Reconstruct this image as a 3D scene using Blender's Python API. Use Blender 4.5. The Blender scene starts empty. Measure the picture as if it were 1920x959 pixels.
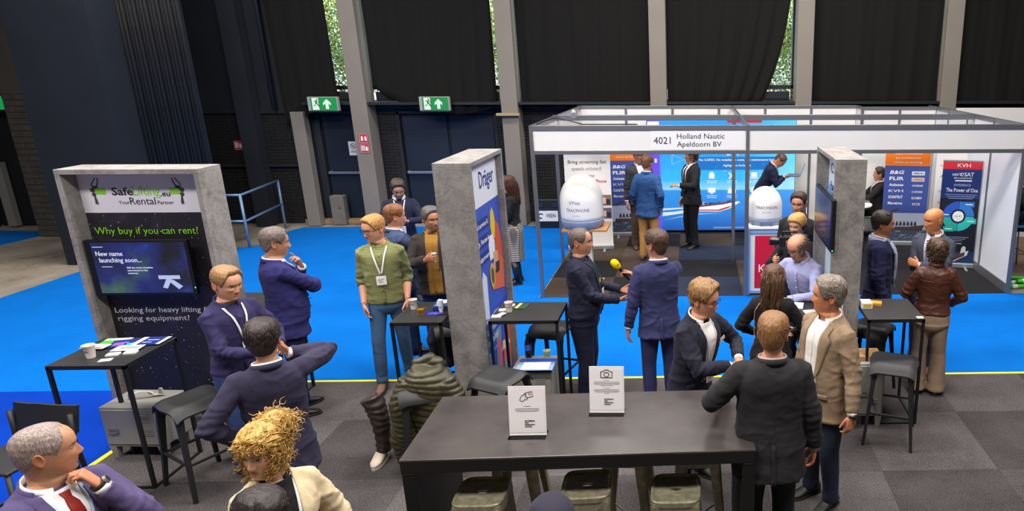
import bpy, math, random
import numpy as np
from mathutils import Vector, Matrix, Euler

# ------------------------------------------------------------------ camera, world, lights, exposure
SC = bpy.context.scene
COL = SC.collection
cam_d = bpy.data.cameras.new('camera'); cam = bpy.data.objects.new('camera', cam_d); COL.objects.link(cam)
cam_d.sensor_fit = 'HORIZONTAL'; cam_d.sensor_width = 36.0
cam_d.lens = 36.0 * 1290.0 / 1920.0
cam_d.shift_x = (960.0 - 1340.0) / 1920.0
cam_d.clip_start = 0.05; cam_d.clip_end = 200
cam.location = (0, 0, 3.37)
cam.rotation_euler = (math.radians(90 - 15.9), 0, math.radians(-1.6))
SC.camera = cam
SC.view_settings.view_transform = 'Standard'
SC.view_settings.look = 'None'
SC.view_settings.gamma = 1.0
SC.view_settings.use_curve_mapping = False
SC.view_settings.exposure = 0.0
W = bpy.data.worlds.new('world'); SC.world = W; W.use_nodes = True
W.node_tree.nodes['Background'].inputs[0].default_value = (0.80, 0.90, 1.0, 1)
W.node_tree.nodes['Background'].inputs[1].default_value = 2.0
def area_light(loc, sx, sy, power, rot=(0, 0, 0), col=(1.0, 0.955, 0.91)):
    l = bpy.data.lights.new('hall_lamp', 'AREA'); l.shape = 'RECTANGLE'; l.size = sx; l.size_y = sy
    l.energy = power; l.color = col
    o = bpy.data.objects.new('hall_lamp', l); o.location = loc; o.rotation_euler = rot; COL.objects.link(o)
for lx in (-7.2, -2.4, 2.4):
    for ly in (1.5, 6.0):
        area_light((lx, ly, 7.6), 2.4, 1.2, 405)
for lx in (-8.5, -1.0, 3.4):
    area_light((lx, 11.0, 7.6), 2.4, 1.2, 360)
sun_d = bpy.data.lights.new('sun', 'SUN'); sun_d.energy = 15.0; sun_d.angle = 0.02; sun_d.color = (1.0, 0.94, 0.82)
sun = bpy.data.objects.new('sun', sun_d); sun.rotation_euler = (math.radians(32), math.radians(25), 0); COL.objects.link(sun)

# ------------------------------------------------------------------ helpers
PI = math.pi
def C(hx):
    hx = hx.lstrip('#'); v = [int(hx[i:i+2], 16)/255 for i in (0, 2, 4)]
    return tuple((x/12.92 if x <= .04045 else ((x+.055)/1.055)**2.4) for x in v) + (1.0,)
LINK = []
def link_all():
    for o in LINK: COL.objects.link(o)
    LINK.clear()
def tag(o, label=None, cat=None, group=None, kind=None):
    if label: o['label'] = label
    if cat: o['category'] = cat
    if group: o['group'] = group
    if kind: o['kind'] = kind
    return o
def thing(name, label, cat, loc=(0, 0, 0), rotz=0, group=None, kind=None):
    o = bpy.data.objects.new(name, None); o.empty_display_size = .1; LINK.append(o)
    o.location = loc; o.rotation_euler = (0, 0, math.radians(rotz))
    return tag(o, label, cat, group, kind)

class MB:
    """collects shapes into one mesh"""
    def __init__(s): s.V = []; s.F = []; s.M = []; s.n = 0
    def add(s, V, F, m=0):
        V = np.asarray(V, float).reshape(-1, 3); s.V.append(V)
        for f in F: s.F.append([i + s.n for i in f])
        s.M += [m]*len(F); s.n += len(V); return s
    def box(s, x0, x1, y0, y1, z0, z1, m=0, mat=None):
        V = np.array([(x, y, z) for z in (z0, z1) for y in (y0, y1) for x in (x0, x1)], float)
        if mat is not None: V = xf(V, mat)
        return s.add(V, [(0, 2, 3, 1), (4, 5, 7, 6), (0, 1, 5, 4), (2, 6, 7, 3), (0, 4, 6, 2), (1, 3, 7, 5)], m)
    def loft(s, R, m=0, cap=True, closed=True):
        R = np.asarray(R, float); k, n = R.shape[:2]; F = []
        for i in range(k-1):
            for j in range(n if closed else n-1):
                j2 = (j+1) % n
                F.append((i*n+j, i*n+j2, (i+1)*n+j2, (i+1)*n+j))
        if cap and closed:
            F.append(tuple(range(n-1, -1, -1))); F.append(tuple((k-1)*n+j for j in range(n)))
        return s.add(R.reshape(-1, 3), F, m)
    def tube(s, P, r, n=8, m=0, up=None, flat=1.0, cap=True):
        return s.loft(tube_rings(P, r, n, up, flat), m, cap)
    def cyl(s, p0, p1, r0, r1=None, n=16, m=0):
        return s.tube([p0, p1], [r0, r0 if r1 is None else r1], n, m)
    def lathe(s, prof, c=(0, 0, 0), n=24, m=0, cap=True):
        a = np.linspace(0, 2*PI, n, endpoint=False)
        R = [[(c[0]+r*math.cos(t), c[1]+r*math.sin(t), c[2]+z) for t in a] for r, z in prof]
        return s.loft(R, m, cap)
    def prism(s, poly, axis_o, ex, ey, ez, d, m=0):
        """polygon (2-D) in the plane ex,ey at axis_o, extruded by d along ez"""
        o, ex, ey, ez = (np.asarray(q, float) for q in (axis_o, ex, ey, ez)); n = len(poly)
        A = np.array([o+ex*p[0]+ey*p[1] for p in poly]); B = A + ez*d
        F = [tuple(range(n-1, -1, -1)), tuple(range(n, 2*n))] + [(i, (i+1) % n, n+(i+1) % n, n+i) for i in range(n)]
        return s.add(np.vstack([A, B]), F, m)
    def mesh(s, name):
        me = bpy.data.meshes.new(name); V = np.vstack(s.V)
        me.from_pydata(V.tolist(), [], s.F); return me
    def build(s, name, mats, parent=None, smooth=False, bev=0, kind=None, label=None, auto=None):
        me = s.mesh(name)
        if not isinstance(mats, (list, tuple)): mats = [mats]
        for q in mats: me.materials.append(q)
        if any(s.M): me.polygons.foreach_set('material_index', s.M)
        if smooth: me.polygons.foreach_set('use_smooth', [True]*len(me.polygons))
        if auto: me.set_sharp_from_angle(angle=math.radians(auto))
        me.update()
        o = bpy.data.objects.new(name, me); LINK.append(o)
        if parent is not None: o.parent = parent
        if bev:
            b = o.modifiers.new('edge', 'BEVEL'); b.width = bev; b.segments = 2; b.limit_method = 'ANGLE'
        if kind: o['kind'] = kind
        if label: o['label'] = label
        return o
def xf(V, M):
    M = np.array(M); return np.asarray(V) @ M[:3, :3].T + M[:3, 3]
def unit(v): v = np.asarray(v, float); return v/(np.linalg.norm(v)+1e-12)
def tube_rings(P, r, n=8, up=None, flat=1.0):
    P = np.asarray(P, float); k = len(P); r = np.broadcast_to(np.asarray(r, float), (k,)) if np.ndim(r) < 2 else np.asarray(r, float)
    T = np.gradient(P, axis=0); T /= (np.linalg.norm(T, axis=1)[:, None]+1e-12)
    u = np.asarray(up, float) if up is not None else (np.array([0, 0, 1.]) if abs(T[0][2]) < .9 else np.array([1., 0, 0]))
    a = np.linspace(0, 2*PI, n, endpoint=False); R = []
    for i in range(k):
        u = unit(u - T[i]*np.dot(u, T[i])); v = np.cross(T[i], u)
        ru, rv = (r[i]*flat, r[i]) if r.ndim == 1 else r[i]
        R.append(P[i] + np.outer(np.cos(a), u)*ru + np.outer(np.sin(a), v)*rv)
    return np.array(R)
def copyobj(o, parent=None):
    c = o.copy(); LINK.append(c); c.parent = parent; return c
def copy_tree(o, parent=None, kids=None):
    c = copyobj(o, parent)
    for ch in [q for q in ALLCH.get(o.name, [])]: copy_tree(ch, c)
    return c
ALLCH = {}
def index_children():
    ALLCH.clear()
    for o in bpy.data.objects:
        if o.parent: ALLCH.setdefault(o.parent.name, []).append(o)

def vnoise(P, seed=0):
    P = np.asarray(P, float) + seed*17.31; I = np.floor(P).astype(np.int64); Fr = P - I; Fr = Fr*Fr*(3-2*Fr)
    out = np.zeros(len(P))
    for dx in (0, 1):
        for dy in (0, 1):
            for dz in (0, 1):
                h = ((I[:, 0]+dx)*374761393 + (I[:, 1]+dy)*668265263 + (I[:, 2]+dz)*2147483647) & 0xffffffff
                h = ((h ^ (h >> 13))*1274126177) & 0xffffffff; h = (h ^ (h >> 16)) & 0xffff
                w = (Fr[:, 0] if dx else 1-Fr[:, 0])*(Fr[:, 1] if dy else 1-Fr[:, 1])*(Fr[:, 2] if dz else 1-Fr[:, 2])
                out += w*h/65535.0
    return out*2-1
def sstep(x, a, b):
    t = np.clip((np.asarray(x, float)-a)/(b-a), 0, 1); return t*t*(3-2*t)

# ------------------------------------------------------------------ materials
def new_mat(name):
    m = bpy.data.materials.new(name); m.use_nodes = True; nt = m.node_tree
    return m, nt, nt.nodes['Principled BSDF']
def ramp(nt, fac, stops):
    r = nt.nodes.new('ShaderNodeValToRGB'); e = r.color_ramp.elements
    while len(e) < len(stops): e.new(.5)
    for q, (p, c) in zip(e, stops): q.position = p; q.color = c
    nt.links.new(fac, r.inputs[0]); return r.outputs[0]
def coords(nt, scale=(1, 1, 1), rot=(0, 0, 0), kind='Object'):
    t = nt.nodes.new('ShaderNodeTexCoord'); mp = nt.nodes.new('ShaderNodeMapping')
    mp.inputs['Scale'].default_value = scale; mp.inputs['Rotation'].default_value = rot
    nt.links.new(t.outputs[kind], mp.inputs[0]); return mp.outputs[0]
def noise(nt, vec, scale, detail=3, rough=.55, dist=0):
    n = nt.nodes.new('ShaderNodeTexNoise'); n.inputs['Scale'].default_value = scale; n.inputs['Detail'].default_value = detail
    n.inputs['Roughness'].default_value = rough; n.inputs['Distortion'].default_value = dist
    nt.links.new(vec, n.inputs['Vector']); return n.outputs[0]
def bump(nt, b, hgt, strength=.3, dist=.01):
    q = nt.nodes.new('ShaderNodeBump'); q.inputs['Strength'].default_value = strength; q.inputs['Distance'].default_value = dist
    nt.links.new(hgt, q.inputs['Height']); nt.links.new(q.outputs[0], b.inputs['Normal']); return q
def mul(c, k): return tuple(min(1, x*k) for x in c[:3]) + (1,)
def plain(name, col, rough=.5, metal=0, spec=.5, vary=.0, vscale=6, bmp=0, bscale=60, coat=0):
    m, nt, b = new_mat(name); col = C(col) if isinstance(col, str) else col
    b.inputs['Base Color'].default_value = col; b.inputs['Roughness'].default_value = rough; b.inputs['Metallic'].default_value = metal
    b.inputs['Specular IOR Level'].default_value = spec; b.inputs['Coat Weight'].default_value = coat
    if vary:
        v = coords(nt); n = noise(nt, v, vscale, 4)
        nt.links.new(ramp(nt, n, [(.3, mul(col, 1-vary)), (.7, mul(col, 1+vary))]), b.inputs['Base Color'])
    if bmp:
        v = coords(nt); bump(nt, b, noise(nt, v, bscale, 3), bmp, .004)
    return m
_cm = {}
def cloth(col, rough=.85, style='wool', vary=.14):
    key = (col, rough, style)
    if key in _cm: return _cm[key]
    m, nt, b = new_mat('cloth_' + style); c = C(col)
    b.inputs['Roughness'].default_value = rough; b.inputs['Specular IOR Level'].default_value = .25 if style != 'leather' else .5
    b.inputs['Sheen Weight'].default_value = .03 if style != 'leather' else 0
    v = coords(nt); n1 = noise(nt, v, 5, 3); n2 = noise(nt, coords(nt, (1, 1, .4)), 170 if style != 'knit' else 90, 2)
    mx = nt.nodes.new('ShaderNodeMath'); mx.operation = 'ADD'; nt.links.new(n1, mx.inputs[0]); nt.links.new(n2, mx.inputs[1])
    hf = nt.nodes.new('ShaderNodeMath'); hf.operation = 'MULTIPLY'; hf.inputs[1].default_value = .5; nt.links.new(mx.outputs[0], hf.inputs[0])
    vv = {'jeans': .38, 'leather': .45}.get(style, vary)
    colout = ramp(nt, hf.outputs[0], [(.35, mul(c, 1-vv)), (.65, mul(c, 1+vv))])
    if style == 'stripe':
        w = nt.nodes.new('ShaderNodeTexWave'); w.wave_type = 'BANDS'; w.bands_direction = 'Z'; w.inputs['Scale'].default_value = 14
        w.inputs['Distortion'].default_value = 1.2; w.inputs['Detail'].default_value = 2; w.inputs['Detail Scale'].default_value = 1.4
        nt.links.new(v, w.inputs['Vector'])
        s2 = ramp(nt, w.outputs[1], [(.12, mul(c, .55)), (.35, c), (.8, mul(c, 1.18))])
        mm = nt.nodes.new('ShaderNodeMix'); mm.data_type = 'RGBA'; mm.inputs[0].default_value = .38
        nt.links.new(colout, mm.inputs[6]); nt.links.new(s2, mm.inputs[7]); colout = mm.outputs[2]
    if style == 'plaid':
        wz = []
        for d, sc in (('X', 9), ('Z', 9)):
            w = nt.nodes.new('ShaderNodeTexWave'); w.bands_direction = d; w.inputs['Scale'].default_value = sc; w.inputs['Distortion'].default_value = .3
            nt.links.new(v, w.inputs['Vector']); wz.append(w.outputs[1])
        a = nt.nodes.new('ShaderNodeMath'); a.operation = 'MULTIPLY'; nt.links.new(wz[0], a.inputs[0]); nt.links.new(wz[1], a.inputs[1])
        colout = ramp(nt, a.outputs[0], [(.05, mul(c, .55)), (.3, c), (.7, mul(c, 1.9))])
    if style == 'check':
        ck = nt.nodes.new('ShaderNodeTexChecker'); ck.inputs['Scale'].default_value = 160; ck.inputs[1].default_value = c; ck.inputs[2].default_value = mul(c, .5)
        nt.links.new(v, ck.inputs[0]); colout = ck.outputs[0]
    nt.links.new(colout, b.inputs['Base Color'])
    big_n = nt.nodes.new('ShaderNodeTexNoise'); big_n.noise_type = 'RIDGED_MULTIFRACTAL'; big_n.inputs['Scale'].default_value = 6.5; big_n.inputs['Detail'].default_value = 2.5; big_n.inputs['Distortion'].default_value = .8; nt.links.new(coords(nt, (1, 1, 1.5)), big_n.inputs['Vector']); big = big_n.outputs[0]; fine = n2
    ad = nt.nodes.new('ShaderNodeMath'); ad.operation = 'MULTIPLY_ADD'; ad.inputs[1].default_value = .04; nt.links.new(fine, ad.inputs[0]); nt.links.new(big, ad.inputs[2])
    bump(nt, b, ad.outputs[0], .42 if style != 'drape' else .1, .016 if style != 'leather' else .03)
    if style == 'leather': b.inputs['Roughness'].default_value = .48
    _cm[key] = m; return m
def hair_mat(col):
    key = ('hair', col)
    if key in _cm: return _cm[key]
    m, nt, b = new_mat('hair'); c = C(col); v = coords(nt, (1, 1, .25))
    nt.links.new(ramp(nt, noise(nt, v, 150, 4, .65), [(.3, mul(c, .42)), (.52, c), (.75, mul(c, 2.0))]), b.inputs['Base Color'])
    b.inputs['Roughness'].default_value = .5; b.inputs['Specular IOR Level'].default_value = .4
    bump(nt, b, noise(nt, v, 160, 2), .5, .006); _cm[key] = m; return m
def skin_mat():
    if 'skin' in _cm: return _cm['skin']
    m, nt, b = new_mat('skin'); a = nt.nodes.new('ShaderNodeAttribute'); a.attribute_name = 'tone'
    v = coords(nt); n = noise(nt, v, 45, 3)
    mm = nt.nodes.new('ShaderNodeMix'); mm.data_type = 'RGBA'; mm.blend_type = 'MULTIPLY'; mm.inputs[0].default_value = 1
    nt.links.new(a.outputs[0], mm.inputs[6]); nt.links.new(ramp(nt, n, [(.3, (.86, .82, .8, 1)), (.7, (1, 1, 1, 1))]), mm.inputs[7])
    nt.links.new(mm.outputs[2], b.inputs['Base Color'])
    b.inputs['Roughness'].default_value = .48; b.inputs['Specular IOR Level'].default_value = .4
    b.inputs['Subsurface Weight'].default_value = .12; b.inputs['Subsurface Radius'].default_value = (.012, .005, .003); b.inputs['Subsurface Scale'].default_value = .6
    _cm['skin'] = m; return m
# ------------------------------------------------------------------ people
def remesh(mb, voxel, it=3, fac=.5):
    me = mb.mesh('tmp'); o = bpy.data.objects.new('tmp', me); COL.objects.link(o)
    r = o.modifiers.new('r', 'REMESH'); r.mode = 'VOXEL'; r.voxel_size = voxel; r.adaptivity = 0
    if it:
        q = o.modifiers.new('s', 'SMOOTH'); q.iterations = it; q.factor = fac
    dg = bpy.context.evaluated_depsgraph_get(); ev = o.evaluated_get(dg); m2 = ev.to_mesh()
    n = len(m2.vertices); V = np.empty(n*3); m2.vertices.foreach_get('co', V)
    N = np.empty(n*3); m2.vertices.foreach_get('normal', N)
    L = np.empty(len(m2.loops), np.int64); m2.loops.foreach_get('vertex_index', L)
    st = np.empty(len(m2.polygons), np.int64); m2.polygons.foreach_get('loop_start', st)
    tt = np.empty(len(m2.polygons), np.int64); m2.polygons.foreach_get('loop_total', tt)
    F = [L[a:a+b].tolist() for a, b in zip(st, tt)]
    ev.to_mesh_clear(); bpy.data.objects.remove(o); bpy.data.meshes.remove(me)
    return V.reshape(-1, 3), F, N.reshape(-1, 3)

def rotm(ax, ang):
    return np.array(Matrix.Rotation(ang, 3, ax))
def rot_arr(v, pitch, yaw, roll, w):
    """rotate rows of v by w-weighted pitch (x), roll (y), yaw (z)"""
    v = v.copy()
    p = pitch*w; c, s = np.cos(p), np.sin(p); y, z = v[:, 1].copy(), v[:, 2].copy(); v[:, 1] = y*c - z*s; v[:, 2] = y*s + z*c
    p = roll*w; c, s = np.cos(p), np.sin(p); x, z = v[:, 0].copy(), v[:, 2].copy(); v[:, 0] = x*c + z*s; v[:, 2] = -x*s + z*c
    p = yaw*w; c, s = np.cos(p), np.sin(p); x, y = v[:, 0].copy(), v[:, 1].copy(); v[:, 0] = x*c - y*s; v[:, 1] = x*s + y*c
    return v
def ik(a, t, l1, l2, pole):
    a = np.asarray(a, float); t = np.asarray(t, float); d = t-a; L = np.linalg.norm(d); L2 = min(max(L, abs(l1-l2)+.02), (l1+l2)*.995)
    d = d/L; t = a+d*L2; x = (l1*l1-l2*l2+L2*L2)/(2*L2); hgt = math.sqrt(max(0, l1*l1-x*x))
    p = np.asarray(pole, float); p = unit(p-d*np.dot(p, d)); return a+d*x+p*hgt, t

M_TORSO = np.array([  # z, half width, half depth, centre y
    (.84, .150, .105, .006), (.90, .168, .120, .010), (.95, .171, .122, .012), (1.02, .161, .112, .004), (1.10, .152, .108, -.003), (1.18, .155, .109, -.005),
    (1.26, .160, .115, -.002), (1.34, .168, .119, .002), (1.40, .172, .112, .007), (1.44, .160, .096, .013), (1.47, .130, .080, .018), (1.505, .082, .066, .020), (1.535, .060, .060, .020), (1.575, .056, .058, .019)])
F_TORSO = np.array([
    (.84, .150, .108, .008), (.90, .172, .124, .014), (.95, .172, .124, .016), (1.02, .150, .108, .006), (1.10, .130, .096, -.002), (1.18, .130, .098, -.004),
    (1.26, .146, .116, -.012), (1.32, .152, .122, -.014), (1.40, .152, .104, .004), (1.445, .136, .086, .014), (1.475, .102, .068, .018), (1.505, .068, .056, .020), (1.535, .052, .052, .020), (1.575, .049, .050, .019)])
H_Z = [-.115, -.085, -.06, -.04, -.024, -.012, -.004, .002, .010, .020, .030, .038, .0445, .049, .0535, .060, .067, .073, .079, .086, .094, .102, .109, .115, .120, .125, .131, .138, .146, .156, .168, .180, .192, .203, .213, .221, .227, .2305]
H_TAB = np.array([  # z, front, back, half width (chin = 0, crown = .232; ears' axis y = 0, face forward positive here)
    (-.13, .036, .078, .060), (-.06, .036, .078, .056), (-.035, .038, .077, .056), (-.018, .050, .078, .058), (-.006, .070, .078, .056), (.0, .076, .078, .048), (.012, .084, .079, .050), (.03, .086, .080, .057),
    (.05, .089, .085, .064), (.07, .091, .093, .069), (.095, .092, .102, .0735), (.118, .092, .107, .0765), (.14, .097, .110, .0785), (.165, .095, .110, .0785), (.19, .083, .101, .071), (.21, .062, .082, .058), (.222, .040, .060, .040), (.2295, .018, .034, .020), (.2315, .004, .01, .005)])
_th = np.linspace(-1, 1, 65)[:-1]
H_TH = PI*(.38*_th + .62*np.sign(_th)*np.abs(_th)**2.2)       # dense in front, theta 0 = face
def head_base(th, z, female=False):
    f = np.interp(z, H_TAB[:, 0], H_TAB[:, 1]); b = np.interp(z, H_TAB[:, 0], H_TAB[:, 2]); w = np.interp(z, H_TAB[:, 0], H_TAB[:, 3])
    if female: w = w*np.where(z < .06, .90, .96); b = np.where(z < .0, b*.92, b); f = np.where(z < -.02, f*.92, f)
    c, s = np.cos(th), np.sin(th)
    n = np.where(c > 0, 2.25, 2.1); d = np.where(c > 0, f, b)
    x = w*np.sign(s)*np.abs(s)**(2/n); y = -d*np.sign(c)*np.abs(c)**(2/n)
    return np.stack([x, y, z + 0*x], -1)
def G(x, s): return np.exp(-(x/s)**2)

def build_head(p, skin, female, brow, stubble, smile, beard_dark, lip=None):
    TH, Z = np.meshgrid(H_TH, np.array(H_Z)); R = head_base(TH, Z, female); x, y, z = R[..., 0], R[..., 1], R[..., 2]
    fr = np.clip(-y/.07, 0, 1)**1.5 * (np.cos(TH) > 0)
    # nose
    prof = np.interp(z, [.060, .068, .0735, .080, .088, .100, .115, .124, .132], [0, .008, .019, .0235, .021, .0135, .0065, .003, 0])
    sig = np.interp(z, [.066, .078, .09, .115], [.0125, .0115, .0085, .0075]); dy = prof*G(x, sig)
    dy += .007*(G(x-.0125, .006)+G(x+.0125, .006))*G(z-.0735, .007)
    dy += -.0105*(G(x-.031, .015)+G(x+.031, .015))*G(z-.1175, .0105) - .005*(G(x-.014, .006)+G(x+.014, .006))*G(z-.118, .012)
    dy += (.0035 if female else .0055)*(G(x-.03, .024)+G(x+.03, .024))*G(z-.137, .007)
    dy += .005*(G(x-.043, .02)+G(x+.043, .02))*G(z-.088-(.006 if smile else 0), .016)*(1.6 if smile else 1)
    mw = .030 if smile else .0255; mz = .047 + (.010*(x/.027)**2 if smile else 0)
    lipm = np.clip(1-(np.abs(x)/mw)**2.5, 0, 1)
    dy += lipm*(.0045*G(z-mz-.006, .0045)+.005*G(z-mz+.0065, .005) - .0045*G(z-mz, .0022))
    dy += .005*G(x, .018)*G(z-.014, .009) - .002*G(x, .02)*G(z-.031, .006)
    R[..., 1] = y - dy*np.where(fr > 0, 1, 0)
    col = np.ones(R.shape[:2]+(3,))*np.array(skin[:3])
    def mixc(m, c):
        m = np.clip(m, 0, 1)[..., None]; return col*(1-m)+np.array(c[:3])*m
    sk = np.array(skin[:3]); red = sk*np.array([1.04, .74, .70])
    col = mixc(fr*.55*(G(x-.04, .018)+G(x+.04, .018))*G(z-.085, .018), red); col = mixc(fr*.5*G(x, .014)*G(z-.078, .012), red)
    if stubble: col = mixc(stubble*(.75+.25*vnoise(R.reshape(-1, 3)*400).reshape(z.shape))*sstep(z, -.02, .0)*sstep(-z, -.062+(.02)*0, -.048)*(np.abs(TH) < 1.75)*(1-.8*lipm*G(z-mz, .010)), beard_dark)
    lc = lip if lip is not None else sk*np.array([.92, .60, .58])
    col = mixc(fr*lipm*(G(z-mz-.005, .005)+G(z-mz+.006, .006)), lc); col = mixc(fr*lipm*G(z-mz, .002)*.9, (.12, .04, .035) if not smile else (.75, .70, .62))
    bw = np.abs(np.abs(x)-.031); col = mixc(fr*(bw < .020)*G(z-.1375-.004*(1-bw/.02), .0045)*1.1, brow)
    col = mixc(fr*(np.abs(np.abs(x)-.031) < .016)*G(z-.1225, .0028)*.85, (.06, .035, .03)); 
    Rf = R.reshape(-1, 3).copy(); Cf = col.reshape(-1, 3)
    mb = MB(); n = len(H_TH); mb.loft(R); cols = [Cf]
    # eyes: eyeball, iris
    for sx in (-1, 1):
        u = np.linspace(0, 2*PI, 12, endpoint=False); rr = []; cc = []
        for a_ in np.linspace(0, 1.25, 6):
            ca, sa = math.cos(a_), math.sin(a_)
            rr.append([(sx*.031+.0145*sa*math.cos(t), -(.0715+.0135*ca), .1160+.0062*sa*math.sin(t)) for t in u])
            c_ = (.015, .01, .008) if a_ < .3 else ((.07, .05, .04) if a_ < .6 else (.36, .32, .30)); cc += [c_]*12
        mb.loft(rr, cap=True); cols.append(np.array(cc))
    # ears
    for sx in (-1, 1):
        rr = []; 
        for t_, (rx, ry) in zip((0, .35, .7, 1.0, .8), ((.012, .019), (.016, .027), (.019, .032), (.0175, .030), (.010, .020))):
            off = [0, .006, .013, .017, .011][len(rr)]
            rr.append([(sx*(.070+off+.004*math.cos(t)*0), .016+rx*math.cos(t)+off*.45, .108+ry*math.sin(t)+.006*math.cos(t)) for t in np.linspace(0, 2*PI, 14, endpoint=False)])
        mb.loft(rr); cols.append(np.ones((70, 3))*(sk*np.array([1.0, .78, .72])))
    return mb, np.vstack(cols)

def zline(th, st):
    a = np.abs(np.degrees(th))
    xs = [0, 22, 38, 50, 60, 72, 86, 100, 116, 140, 180]; zs = np.array([.194, .192, .184, .166, .140, .105, .118, .118, .075, .040, .032])
    if st.get('recede'): zs = zs + np.array([.6, 1.2, 1, .5, .2, 0, 0, 0, 0, 0, 0])*st['recede']
    if st.get('fringe'): zs = zs - np.array([1, 1, .9, .6, .3, 0, 0, 0, 0, 0, 0])*st['fringe']
    return np.interp(a, xs, zs)

def person(label, loc, face, H=1.8, female=False, build=1.0, belly=0.0, lean=(0, 0, 0), head=(0, 0, 0), hip=(0, 0, 0), feet=None, armL=None, armR=None,
           skin='#c99a80', hair=None, brow='#4a3527', stubble=0, smile=False, top=None, bottom=None, shoes='#1c1a19', glasses=None, extras=(), near=True, lip=None):
    """facing angle in degrees (0 = +x, 90 = away from the camera); local frame: faces -y, its left is +x; lengths for H = 1.8 scaled to H"""
    s = H/1.8; vox = .0105 if near else .015
    face = face+math.degrees(math.atan2(-loc[0], loc[1]))
    lean = [math.radians(q) for q in lean]; head = [math.radians(q) for q in head]
    TT = (F_TORSO if female else M_TORSO).copy(); TT[:, 1] *= np.where(TT[:, 0] < 1.5, build, (1+build)/2); TT[:, 2] *= np.where(TT[:, 0] < 1.5, build, (1+build)/2)
    bl = belly*np.exp(-((TT[:, 0]-1.06)/.14)**2); TT[:, 2] += bl*.6; TT[:, 3] -= bl*.5; TT[:, 1] += bl*.35
    hp = np.array([hip[0], hip[1], hip[2]])
    piv = np.array([0, .01, .95])
    def T(v):
        v = np.asarray(v, float).reshape(-1, 3); w = sstep(v[:, 2], .93, 1.22)
        return rot_arr(v-piv, lean[0], lean[2], lean[1], w)+piv+hp
    def HTq(v):     # head rest -> posed
        v = np.asarray(v, float).reshape(-1, 3); w = sstep(v[:, 2], 1.435, 1.525); pv = np.array([0, .018, 1.525])
        q = rot_arr(v-pv, head[0], head[2], head[1], w)+pv
        w2 = np.ones(len(q)); return rot_arr(q-piv, lean[0], lean[2], lean[1], w2)+piv+hp
    HC = np.array([0, -.002, 1.544])
    HS = 1.05
    HT0 = HTq
    def HT(v): v = np.asarray(v, float).reshape(-1, 3); return HT0((v-HC)*HS+HC)
    def sec(z): return [np.interp(z, TT[:, 0], TT[:, i]) for i in (1, 2, 3)]
    def tors(th, z, off=0.0, n=2.35, hem=.0):
        th = np.asarray(th, float); z = np.broadcast_to(np.asarray(z, float), th.shape)
        a, b, y0 = sec(np.maximum(z, .90)); fl = np.clip(.96-z, 0, 1)*hem
        a = a+off+fl; b = b+off+fl; sn, cs = np.sin(th), np.cos(th)
        x = a*np.sign(sn)*np.abs(sn)**(2/n); y = y0-b*np.sign(cs)*np.abs(cs)**(2/n)
        zt = z - .035*np.clip((z-1.42)/.10, 0, 1)*(.5+.5*cs)**1.6*(off > 0)
        return np.stack([x, y, zt], -1)
    def fx(x, z, off, hem=0.0, n=2.35):   # front surface point by x and z
        x = np.asarray(x, float); z = np.asarray(z, float)+0*x
        a, b, y0 = sec(np.maximum(z, .90)); fl = np.clip(.96-z, 0, 1)*hem; a = a+off+fl; b = b+off+fl
        y = y0-b*(1-np.clip(np.abs(x)/a, 0, .98)**n)**(1/n); zt = z-.035*np.clip((z-1.42)/.10, 0, 1)*.95
        return np.stack([x, y, zt], -1)
    th24 = np.linspace(0, 2*PI, 28, endpoint=False)
    shw = (.146 if female else .168)*(.5+.5*build)
    shl = {1: T([(shw, .014, 1.425)])[0], -1: T([(-shw, .014, 1.425)])[0]}
    arms = {}
    for sd, A in ((1, armL), (-1, armR)):
        A = dict(A or {}); w = A.get('w', (sd*.245, -.03, .86)); pole = A.get('pole', (sd*.5, .9, -.1))
        el, wr = ik(shl[sd], w, .300, .262, pole); fd = unit(A.get('f', unit(wr-el)*.8+np.array([0, -.1, -.1]))); pn = np.asarray(A.get('p', (-sd, 0, .0)), float); pn = unit(pn-fd*np.dot(pn, fd))
        arms[sd] = (shl[sd], el, wr, fd, pn, A.get('curl', .35), A.get('thumb', .3), A)
    # legs
    fdef = [(.105, .0, 8), (-.105, .0, -8)]; feet = feet or fdef; legs = {}
    for sd, ft in ((1, feet[0]), (-1, feet[1])):
        a = T([(sd*.084*(.6+.4*build), .008, .91)])[0]; zz = ft[3] if len(ft) > 3 else 0
        kn, an = ik(a, (ft[0], ft[1]+.02, .085+zz), .418, .410, (sd*.12+math.sin(math.radians(ft[2]))*.5, -1, .15)); legs[sd] = (a, kn, an, math.radians(ft[2]))
    root = None
    def fin(V): return np.asarray(V)*s
    tp = dict(top or {}); kind = tp.get('kind', 'jacket'); sl_short = tp.get('sleeve') == 'elbow'
    # ---- body: torso, limbs in one remeshed surface, then head and hands in finer mesh
    bm_ = MB(); zz = np.linspace(.84, 1.56, 18)
    bm_.loft(np.array([T(tors(th24, np.full(28, z), -.014 if z < 1.46 else -.010)) for z in zz]))
    for sd in (1, -1):
        a, e, w, fd, pn, *_ = arms[sd]
        P = [a, a*.5+e*.5, e, e*.6+w*.4, w, w+fd*.02]; bm_.tube(P, [.042, .042, .038, .041, .028, .026], 12)
        a, k, n_, _y = legs[sd]; P = [a, a*.5+k*.5, k, k*.65+n_*.35, n_, n_-np.array([0, 0, .05])]; bm_.tube(P, [.080, .072, .053, .054, .036, .034], 12)
    V, F, N = remesh(bm_, .017, 2)
    full = MB(); full.add(V, F); tone = [np.ones((len(V), 3))*np.array(C(skin)[:3])]
    bc = C(hair['col'])[:3] if hair else C('#6a5548')[:3]
    hm, hc = build_head(None, C(skin), female, C(brow), stubble, smile, np.array(bc)*.6+np.array(C(skin)[:3])*.15, C(lip) if lip else None)
    HV = HT(np.vstack(hm.V)+HC); full.add(HV, hm.F); tone.append(hc)
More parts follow.
